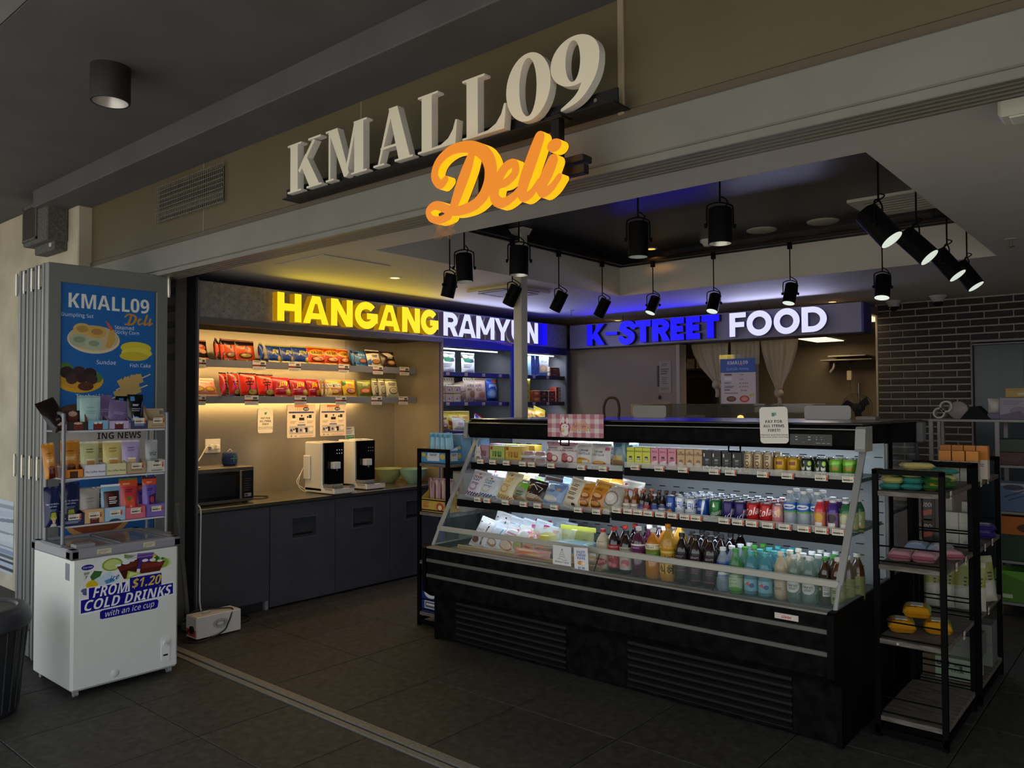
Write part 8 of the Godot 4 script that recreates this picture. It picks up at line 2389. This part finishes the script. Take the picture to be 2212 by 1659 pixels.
	cell("plate", 96, 24, "c9c0b8", "t 50 76 74 a82434 zikor")
	var chk := "r 0 0 100 100 d8c9c9;"
	for i in 13:
		if i % 2 == 0:
			chk += "r %.1f 0 7.7 100 c79aa6;" % (i * 7.7)
	for j in 5:
		if j % 2 == 0:
			chk += "r 0 %d 100 20 c79aa6;" % (j * 20)
			for i in 13:
				if i % 2 == 0:
					chk += "r %.1f %d 7.7 20 a8606e;" % [i * 7.7, j * 20]
	cell("suite", 300, 104, "d8c9c9", chk + "e 32 60 10 28 a83444;e 32 56 7 15 e6e0dc;e 29 26 2 15 e6e0dc;e 36 28 2 14 e6e0dc;e 32 76 6.4 18 e6e0dc;e 28 70 3.2 9 d8a070;e 28 64 3 6 e6c8a8;e 29.5 53 1 2 4a2a2a;e 34.5 53 1 2 4a2a2a;t 60 50 28 9a5a34 suite;t 60 49 27 d8a05a suite;t 61 72 28 9a5a34 dessert;t 61 71 27 d8a05a dessert")
	cell("cakecard", 110, 92, "d2d2d0", "l 55565a 1.5 36 50 42 44 50 42 60 46 66 52;l 55565a 1.5 34 62 44 54 56 54 70 62;l 55565a 1.5 40 40 46 32 54 32 60 40;l 55565a 1.5 46 30 50 20 56 28;l 55565a 1.5 28 70 40 66 60 74 78 70;e 50 18 3 4 55565a;s 50 88 12 55565a Meemor Cakes")
	cell("puffcard", 84, 112, "d6d6d6", "t 50 24 15 2a4a9a ENJOY;t 50 38 15 2a4a9a CREAM;t 50 52 15 2a4a9a PUFFS;e 42 66 18 9 c98a3c;e 62 68 16 9 dfc08c;e 66 68 9 6 ece4d4;t 50 94 15 2a4a9a $7.90")
	cell("catcut", 64, 110, "d3cdc8", "e 40 46 4 3 2a2a2c;e 62 46 4 3 2a2a2c;l 2a2a2c 3 30 30 26 60 34 90;l 2a2a2c 3 76 34 78 60;e 50 80 24 12 a84a50")
	for e in [["c_pinkbox", "b08a98", "7a4a5c", "8a5a6c"], ["c_limebox", "aeb85e", "3f5a24", "7d9a4a"], ["c_yellowbox", "c9a844", "8a6420", "c08a34"]]:
		cell(e[0], 96, 80, e[1], "r 4 4 16 18 a82c34;r 20 30 60 34 %s;r 24 30 14 22 %s;r 44 30 14 22 %s;r 64 30 12 22 %s;p %s 24 64 30 44 36 64;p %s 44 64 50 44 56 64;r 0 74 100 26 %s" % [e[2], e[3], e[3], e[3], e[1], e[1], e[3]])
	cell("c_straw", 100, 104, "cfc6c4", "p d8a8b8 0 0 100 0 80 12 20 12;t 50 24 9 5a2a30 STRAWBERRY;t 50 36 11 6a2430 CREAM CASTELLA;e 34 66 26 22 8a3a3c;e 34 64 20 15 b86a64;e 66 70 20 17 a84c4c;e 66 70 14 12 dcd2cc;r 0 90 100 10 c0b4b0")
	cell("c_castella", 96, 104, "cdcac4", "t 54 32 14 26304a CREAM;t 54 46 14 26304a CASTELLA;e 46 74 40 14 b87a2a;r 10 70 36 22 d0a844;r 46 72 34 18 dcd4c0")
	cell("c_castella2", 110, 104, "d0cdc6", "r 78 10 18 14 c05a86;t 46 36 14 26304a CREAM;t 46 50 14 26304a CASTELLA;e 50 82 34 10 b8743a;e 50 80 26 6 dfa868")
	cell("c_bluecake", 84, 110, "6a8798", "h 26 10 40 10 2 2a4a6a;r 16 52 60 22 b8a25c;r 12 70 66 20 8a6a50;p 9ab4c0 60 0 80 0 96 60 90 60")
	cell("c_banana", 48, 110, "d6d83a", "t 50 22 14 2a4a2a Banana;r 30 44 44 10 2a2a2a;e 50 60 30 8 ece8d0;i 50 64 12 2a2a2a milk;r 0 86 100 14 c9c83a")
	cell("c_pinkmilk", 48, 110, "d88aa0", "t 50 20 12 7a2a44 Berry;r 30 40 44 10 3a2a30;p ece0e0 10 70 90 60 90 84 10 84;i 50 60 12 8a2a4a milk")
	cell("c_coffee", 48, 110, "c9a578", "t 50 28 15 4a3020 Coffee;e 56 58 28 9 8a6a4a;e 50 74 34 12 d9cbb4;t 50 16 9 7a5a3c milk")
	cell("c_black", 52, 110, "17171a", "r 10 14 14 16 d8d8d4;h 30 40 40 10 2 c9c9c4;h 30 56 40 8 2 8a8a86;p dcdcd8 0 74 20 80 50 72 80 80 100 74 100 100 0 100;r 20 84 60 6 9aa0a4")
	cell("c_boss", 96, 96, "b9a581", "")
	for i in 2:
		for ch in 4:
			var t := text_polys("BOSS"[ch], "nb", 30.0)
			var o: Array = []
			for p in t[0]:
				var qq := PackedVector2Array()
				for aa in p:
					qq.append(Vector2(38 + aa.y * 1.0, 8 + ch * 22 + aa.x))
				o.append(qq)
			if i == 0:
				dp(o, Color("4a3420"))
	cell("c_lupin", 96, 80, "c49a1c", "p d8b83a 0 60 100 50 100 80 0 90;r 34 18 34 14 7a3a1c;h 30 50 40 15 2 f0e4b8")
	cell("c_bong", 96, 80, "17261a", "e 70 20 10 10 a8c84a;e 16 30 8 8 7aa83a;k 20 34 34 5 e6e8e0 5.4.7 5.4.7;t 40 22 16 dfe3d8 4")
	cell("c_lime", 96, 80, "5aa02a", "t 50 44 20 d83a3a COCO;t 50 66 18 e6efd8 PALM;p 8ac84a 0 0 100 0 100 16 0 26")
	for e in [["b_puffp", "cfc9d4", "4a2a5a", "a88aa8"], ["b_puffb", "ccd2da", "2a5a9a", "c9bfa4"], ["b_puffy", "d8cba8", "c0842c", "c9a04a"]]:
		cell(e[0], 100, 120, e[1], "p b83a34 44 12 50 4 56 12 50 16;t 44 28 13 %s CREAM;t 44 40 13 %s PUFF;h 26 46 40 10 2 %s;e 40 64 22 14 %s;e 40 62 16 9 %s;g 0 84 100 14 14 3 %s" % [e[2], e[2], e[2], e[3], e[1], e[2]])
	cell("b_green", 100, 100, "9aa08c", "p 7ab83a 30 4 90 14 84 40 34 30;h 30 52 40 10 2 3a5a24;h 30 66 40 10 2 3a4a30;e 40 88 34 12 8a6a4c;e 60 88 24 9 a88a68")
	cell("b_choc", 100, 100, "2c221e", "l d8d4cc 4 10 30 40 20 60 40;l d8d4cc 3 50 20 80 30 70 50;e 50 84 44 20 8a7058;h 20 64 50 20 3 d9cdb8;p a89480 0 70 30 56 20 100 0 100")
	cell("b_ltblue", 100, 100, "8fa8cc", "p 6a8ac0 40 0 100 0 90 40 60 36;h 20 36 40 11 2 24407a;e 76 30 10 8 b89a7a;e 46 76 34 16 c0c4c8;e 40 76 22 9 dcd4c8")
	cell("b_cream", 100, 120, "d6ceb8", "h 26 18 40 11 2 3a2018;h 26 34 40 10 2 5a2a1c;h 26 50 40 11 2 3a2018;h 30 68 40 9 2 5a2a1c;e 66 92 10 6 3a2418;p e4dcc8 60 0 100 0 100 40")
	cell("b_amber", 90, 120, "c9842a", "r 0 0 100 20 d89a3a;h 30 25 40 10 2 6a3410;e 50 56 30 14 8a4a1c;e 50 52 22 8 e0b070;e 50 84 34 14 7a4420;e 50 82 24 8 c98a4a;p e8c88c 6 0 16 0 30 100 20 100")
	cell("b_ring", 100, 110, "b9b4a4", "r 16 8 12 10 a82c34;e 50 56 36 30 8a7a78;e 50 56 30 24 cfcac0;e 46 52 20 14 e4e0d8;r 0 92 100 8 c9c29a")
	cell("d_herb", 48, 40, "d6d0c4", "h 20 30 60 40 2 7a6a50")
	cell("d_violet", 48, 40, "3a2f6a", "h 20 30 60 40 2 8a80b4")
	cell("d_redlab", 48, 40, "a82c30", "h 30 36 40 30 2 ecd8d0")
	cell("d_bluelab", 48, 40, "2a3f8a", "r 0 50 100 50 d0d4dc;e 30 60 20 20 3a5aa8")
	cell("d_whitelab", 48, 40, "c9c9cc", "r 0 0 100 30 3a4a7a;h 20 50 60 30 2 6a6a74")
	cell("k_ho", 96, 110, "1f4a9a", "t 46 42 20 e6e6ea HOT;p d8842a 20 60 60 50 80 70 50 90 30 80")
	cell("k_milk", 96, 110, "d4dce2", "k 18 18 24 4 2a4a9a 4.1.3 10.1 6.6;e 40 72 14 10 5aa0c8;e 58 80 12 8 3a7ab8;h 30 52 40 8 2 8ab0cc")
	cell("k_poc", 96, 110, "1f4aa8", "p e4e8ee 0 70 40 60 100 76 100 100 0 100;p dfe4ec 60 0 76 0 60 60 50 60;t 40 44 15 e6ebf2 SWEAT;h 20 84 40 8 2 3a6ac0")
	cell("k_chil", 96, 110, "2a7a3c", "p e4e8dc 50 6 58 26 42 26;u 50 60 22 e6ece0 .3 Chilsung;p 8ac05a 0 80 100 70 100 100 0 100")
	cell("k_welch", 96, 110, "2f2266", "u 50 78 34 e8e4f0 .9 Welch's;e 70 84 8 8 7a3a8a;e 80 78 8 8 8a4a9a;e 20 90 8 8 6a3a8a")
	cell("k_cola", 96, 110, "b81c20", "u 50 44 34 ecdcd8 .2 Cola;p d8484a 0 66 100 56 100 62 0 72;h 30 80 40 10 2 e0a8a4")
	cell("k_peach", 96, 110, "cf8f90", "t 50 44 30 ece4e0 2%;e 70 26 16 14 d8b08a;r 0 62 100 20 d8606c;h 20 70 60 8 2 f0c8c8")
	cell("d_water", 128, 56, "2f6ac0", "e 50 40 36 24 e0e6f0;p 2a4a9a 26 44 40 34 56 42 74 34 70 46 50 50 30 50;p 6aae3c 0 76 50 90 100 72 100 100 0 100")
	for e in [["kd_red", "d0785c", "e0a83a"], ["kd_purple", "7a5a8a", "3a2430"], ["kd_green", "9aa86a", "c9c8a0"]]:
		cell(e[0], 96, 110, e[1], "e 50 28 26 22 %s;r 30 52 40 18 dcdcd8;e 50 84 32 15 d8a03a;e 50 84 22 9 b8702a" % e[2])
	cell("w_red", 90, 120, "cfd0ce", "r 12 14 10 3 3a3a3c;h 18 40 40 8 2 8a8a8a;e 30 80 20 12 6a3a2c;r 60 10 8 4 1c1c1e;l 1c1c1e 7 70 24 66 90;l cfd0ce 2 70 30 66 84;r 0 92 100 8 b9bcbe")
	cell("w_blue", 90, 120, "c8d2da", "l 5a9ac8 6 70 20 62 56;e 40 80 30 16 a8846a;e 40 78 22 10 e0d8cc;h 16 20 30 10 2 9ab8cc")
	cell("w_bun", 90, 120, "d0d0ce", "t 50 34 9 a83a5a STRAWBERRY;t 50 46 10 a83a5a CREAM BUN;e 50 80 40 20 b8703c;e 48 80 34 16 e0c8b8;p c83a6a 60 4 90 0 80 14")
	cell("w_green", 90, 120, "d0d2c8", "t 50 36 11 4a5a2a ;p c83a6a 60 14 90 4 84 20;e 50 76 32 22 8a6a3c;e 46 78 26 18 a8b06a")
	cell("w_mix", 90, 100, "cf9a8c", "e 40 40 30 16 d87a34;e 60 60 24 14 d8a87a;p c23a6a 50 0 90 6 80 20;r 0 84 100 16 cf9aa4;h 20 70 50 8 2 8a4a4a")
	cell("w_pink", 90, 120, "cdd6de", "p b8386a 60 10 96 4 90 20 66 24;h 24 42 40 8 2 b8507a;h 20 60 50 10 2 b0c4d2")
	cell("bluewrap", 128, 64, "7db0d8", "h 20 42 40 20 2 3a4a9a;h 54 35 40 16 2 4a5aa8;p b0d4ea 0 0 30 0 60 100 30 100")
	cell("w_sand", 90, 60, "b3aa98", "p d9b874 30 20 90 40 80 70 40 60;r 10 50 60 20 d6cfc0;h 12 60 40 20 2 7a7060")
	cell("l_yog", 96, 120, "c9bda4", "t 50 70 9 a8343a daily;e 50 84 34 12 b83a40;t 50 87 14 e4d8c8 yogurt;e 40 40 6 4 3a2a24;e 60 46 6 4 3a2a24;h 30 20 40 8 2 9a8a70")
	cell("l_redlab", 96, 110, "b02a34", "t 50 14 10 ecd4d0 STRAWBERRY;k 16 24 18 3 ecd4d0 2.5.3 5.2 6.1;t 50 60 15 ecd4d0 2+1;e 40 84 14 9 e0a09a;e 64 88 12 8 d8807c")
	cell("l_white", 96, 110, "cdc8c0", "t 50 14 10 3a2a2a BLACK PEACH;k 16 24 18 3 8a2a2a 5.2 6.1 2.5;e 60 70 20 16 c8606a;e 54 82 16 10 e0a8a0")
	cell("l_purple", 96, 60, "6a2a5a", "t 50 36 18 d8c0d0 Nature;r 20 60 60 20 8a3a6a;p dfe0d8 0 0 100 0 100 14 0 14")
	cell("l_aloeband", 96, 60, "5a9a34", "r 0 0 100 40 d8d2b0;t 50 30 18 4a4a2a Nature;h 20 60 60 20 2 a8d080")
	cell("l_sikhye", 110, 150, "d0a01f", "r 0 0 100 14 b8843a;t 50 26 9 8a3a1c No.1;k 30 40 20 4 1c1410 5.1 3.0.0;k 30 62 20 4 1c1410 6.1.0 9.3;p e0dcc8 24 38 28 38 28 84 24 84;r 10 28 80 5 e4c860;e 50 92 30 5 e6c86a;r 0 96 100 4 b8341c")
	cell("l_grape", 96, 110, "1a1518", "h 30 14 40 9 2 b89aa0;h 24 30 60 30 4 5a4a50;r 16 66 70 4 7a3a4a")
	cell("l_grape2", 96, 110, "1c1418", "t 56 20 11 c0a0a8 GRAPE;r 44 30 44 14 a83a5a;l a83a5a 6 20 20 20 92;h 40 54 46 20 3 6a4a54;r 30 96 50 4 8a3a4a")
	cell("l_poc", 96, 70, "1f4aa0", "t 52 34 22 e0e6ee POC;t 52 60 22 e0e6ee SWT;p dfe4ea 0 80 60 70 100 84 100 90 0 92")
	cell("l_aloe", 96, 90, "a9bfa0", "t 50 30 16 3f7a3a aloe;h 30 40 40 10 2 6a9a5a;p 5aa03a 0 80 60 60 100 76 100 100 0 100")
	cell("l_milk", 96, 60, "7ab0bc", "p c8404a 30 40 50 20 56 60;e 66 50 12 20 3a5a8a;h 10 20 30 20 2 c8e0e4")
	cell("l_plum", 96, 110, "b9a98c", "e 76 40 6 5 2a2a2a;h 20 20 50 30 4 8a7a5c;h 26 70 40 10 2 6a5a3a")
	cell("l_trevi", 96, 90, "8a9a94", "e 50 60 40 44 2a2a2c;e 50 60 37 41 c9ccca;t 50 62 18 2a2a2c TREVI;h 34 66 34 16 2 5a5a5c")
	cell("l_tea", 96, 110, "2f3018", "e 24 30 9 7 c9cf9a;e 30 50 8 6 b8c08a;r 46 10 34 66 c9c8c4;h 50 14 26 40 6 8a8a8c;h 50 60 26 10 2 5a5a8c")
	cell("l_tea2", 96, 110, "7d8450", "p 9aa06a 20 0 60 0 60 100 20 100;h 30 37 40 14 2 3a4024;e 40 70 10 6 4a5030")
	# racks and the back corner
	cell("s_teal", 64, 64, "3a8a84", "e 20 30 14 12 d8c040;e 60 60 16 14 d0883a;e 76 20 10 9 e0ddd4;e 76 20 4 4 2a2a2a;p 2f6a34 30 80 50 60 70 90")
	cell("s_green", 64, 64, "2f6a34", "r 30 0 26 60 a8405a;r 40 50 40 40 c9a838;e 20 70 12 10 3a8a84")
	cell("s_cream", 64, 64, "c9bd7a", "p 2f6a34 40 60 56 30 70 44 84 40 80 70;r 10 40 20 14 8a9a4a;e 80 16 10 8 c06a4a")
	cell("s_pink", 64, 64, "c3949c", "e 50 46 22 9 8a5a64;r 0 94 100 6 9a5464;h 20 20 50 14 2 e0c0c4")
	cell("s_paleblue", 64, 64, "8d9eb4", "e 50 40 20 10 b9c4d2;h 20 70 60 14 2 c8d2de")
	cell("s_yellow", 80, 64, "c9901c", "e 40 30 30 20 b3a27a;p 7aa03a 70 0 100 0 100 100 84 60;k 12 66 16 2 3a2010 6.1.0 0.4 5.0.1;r 0 96 100 4 b87a14")
	cell("s_orangebox", 40, 110, "c9c4ba", "r 0 0 100 42 c9761c;h 30 52 40 12 2 7a756c")
	cell("s_orangebox2", 44, 100, "c9c4ba", "r 0 0 100 46 d0801f;h 30 60 40 10 2 7a756c")
	cell("s_palebox", 30, 80, "a8a598", "r 0 88 100 4 9a978a")
	cell("s_whitebox", 44, 120, "b3afa2", "h 30 84 30 8 2 7d796e;r 0 30 100 1 9a978a")
	cell("s_udon", 50, 80, "1c1a1b", "i 50 40 30 c9c5bc UDON;p a8452c 0 60 100 50 100 76 0 84")
	cell("s_purple", 64, 48, "3a2f7a", "e 50 40 30 16 c9c8d4;h 20 76 60 16 2 8a84b8")
	cell("s_roll", 60, 140, "a8a68c", "r 0 10 100 40 8a8f4a;h 66 30 18 60 8 2a2a26;p b9b6a8 0 60 100 52 100 100 0 100")
	cell("s_legal", 128, 56, "8a9a84", "r 0 0 24 100 5a4a34;k 28 16 26 2 2a2a2a 5.0 1.1;h 70 20 5 60 1 3a3a38;s 66 40 20 3a3a38 Big;s 66 64 20 3a3a38 Legal")
	cell("s_grey", 100, 56, "6d706c", "h 10 20 40 20 2 8a8d88;r 0 46 100 3 5a5d5a")
	cell("s_bluetray", 128, 56, "3f8ab8", "e 10 30 8 18 c9a83a;e 30 50 10 22 c9a83a;e 84 40 10 24 c9a83a;r 26 10 46 70 c9ccd0;h 34 18 30 20 2 4a4a54;r 0 88 100 6 2a5a9a")
	cell("s_bluepouch", 64, 120, "6aa3bd", "p a9cad8 20 10 40 10 30 100 16 100;e 60 70 16 16 c9d8e0;r 0 0 100 10 4a8aaa")
	cell("s_bluepack", 64, 90, "7aa3c4", "r 40 40 50 50 b9cbdc;h 46 46 40 20 3 4a6a8a;r 14 14 30 10 9abcd8;r 60 70 26 14 dfe4ea")
	cell("s_yellowtray", 128, 56, "b8983a", "h 8 24 26 46 5 a84a2c;e 80 54 16 30 a8402c;e 80 60 8 18 dcc88a")
	cell("s_bronze", 64, 120, "7a4a44", "p b88a80 16 0 30 0 44 100 30 100;p 4a2a28 60 0 80 0 76 100 66 100;e 50 90 24 6 3a1f1c")
	cell("s_candy", 80, 90, "a8382c", "p c9bd8a 40 10 90 20 100 50 50 60;e 30 70 20 14 d0c8b8;h 30 39 40 12 2 e0d8c8")
	cell("s_greenbag", 80, 90, "3f5a34", "p 5a7a44 10 30 40 20 30 90;e 60 60 20 20 2a3f2a")
	cell("s_badge", 100, 100, "24307a", "e 42 36 30 22 d0d0d4;e 42 36 26 18 dcdcde;r 30 26 26 20 8a4a4a;t 42 42 14 5a2a2a 24;r 14 66 56 24 d0d0d4;r 17 69 50 18 5a5a5c;h 22 72 40 12 1 d0d0d4")
	cell("x_white", 90, 70, "8d8494", "h 10 12 60 20 3 6a5f74;e 60 60 30 20 7a6a80;p 5a4a6a 0 80 60 60 100 100 0 100")
	cell("x_yellow", 90, 40, "a8882a", "r 40 50 30 30 b9b3a0;h 10 10 50 20 2 7a6a24")
	cell("x_red", 90, 50, "4a2a28", "e 40 50 24 20 5a3a34")
	cell("x_dgreen", 90, 60, "243a2a", "r 70 40 22 24 9aa39a")
	cell("x_blue", 100, 80, "4f6a8c", "p 8a93a8 0 0 100 0 100 40 40 30;l 2a3a5a 3 20 50 90 10;l 2a3a5a 3 30 60 96 24;e 40 14 24 10 3a3a4a")
	cell("x_orange", 100, 60, "b0601f", "e 60 60 20 24 4a1f14;r 70 80 30 20 c9b9a0;e 70 40 10 10 c0402a")
	cell("x_green", 100, 80, "4a7a24", "p 5a9a2c 0 0 100 0 100 50;r 10 76 26 12 b9c4a4")
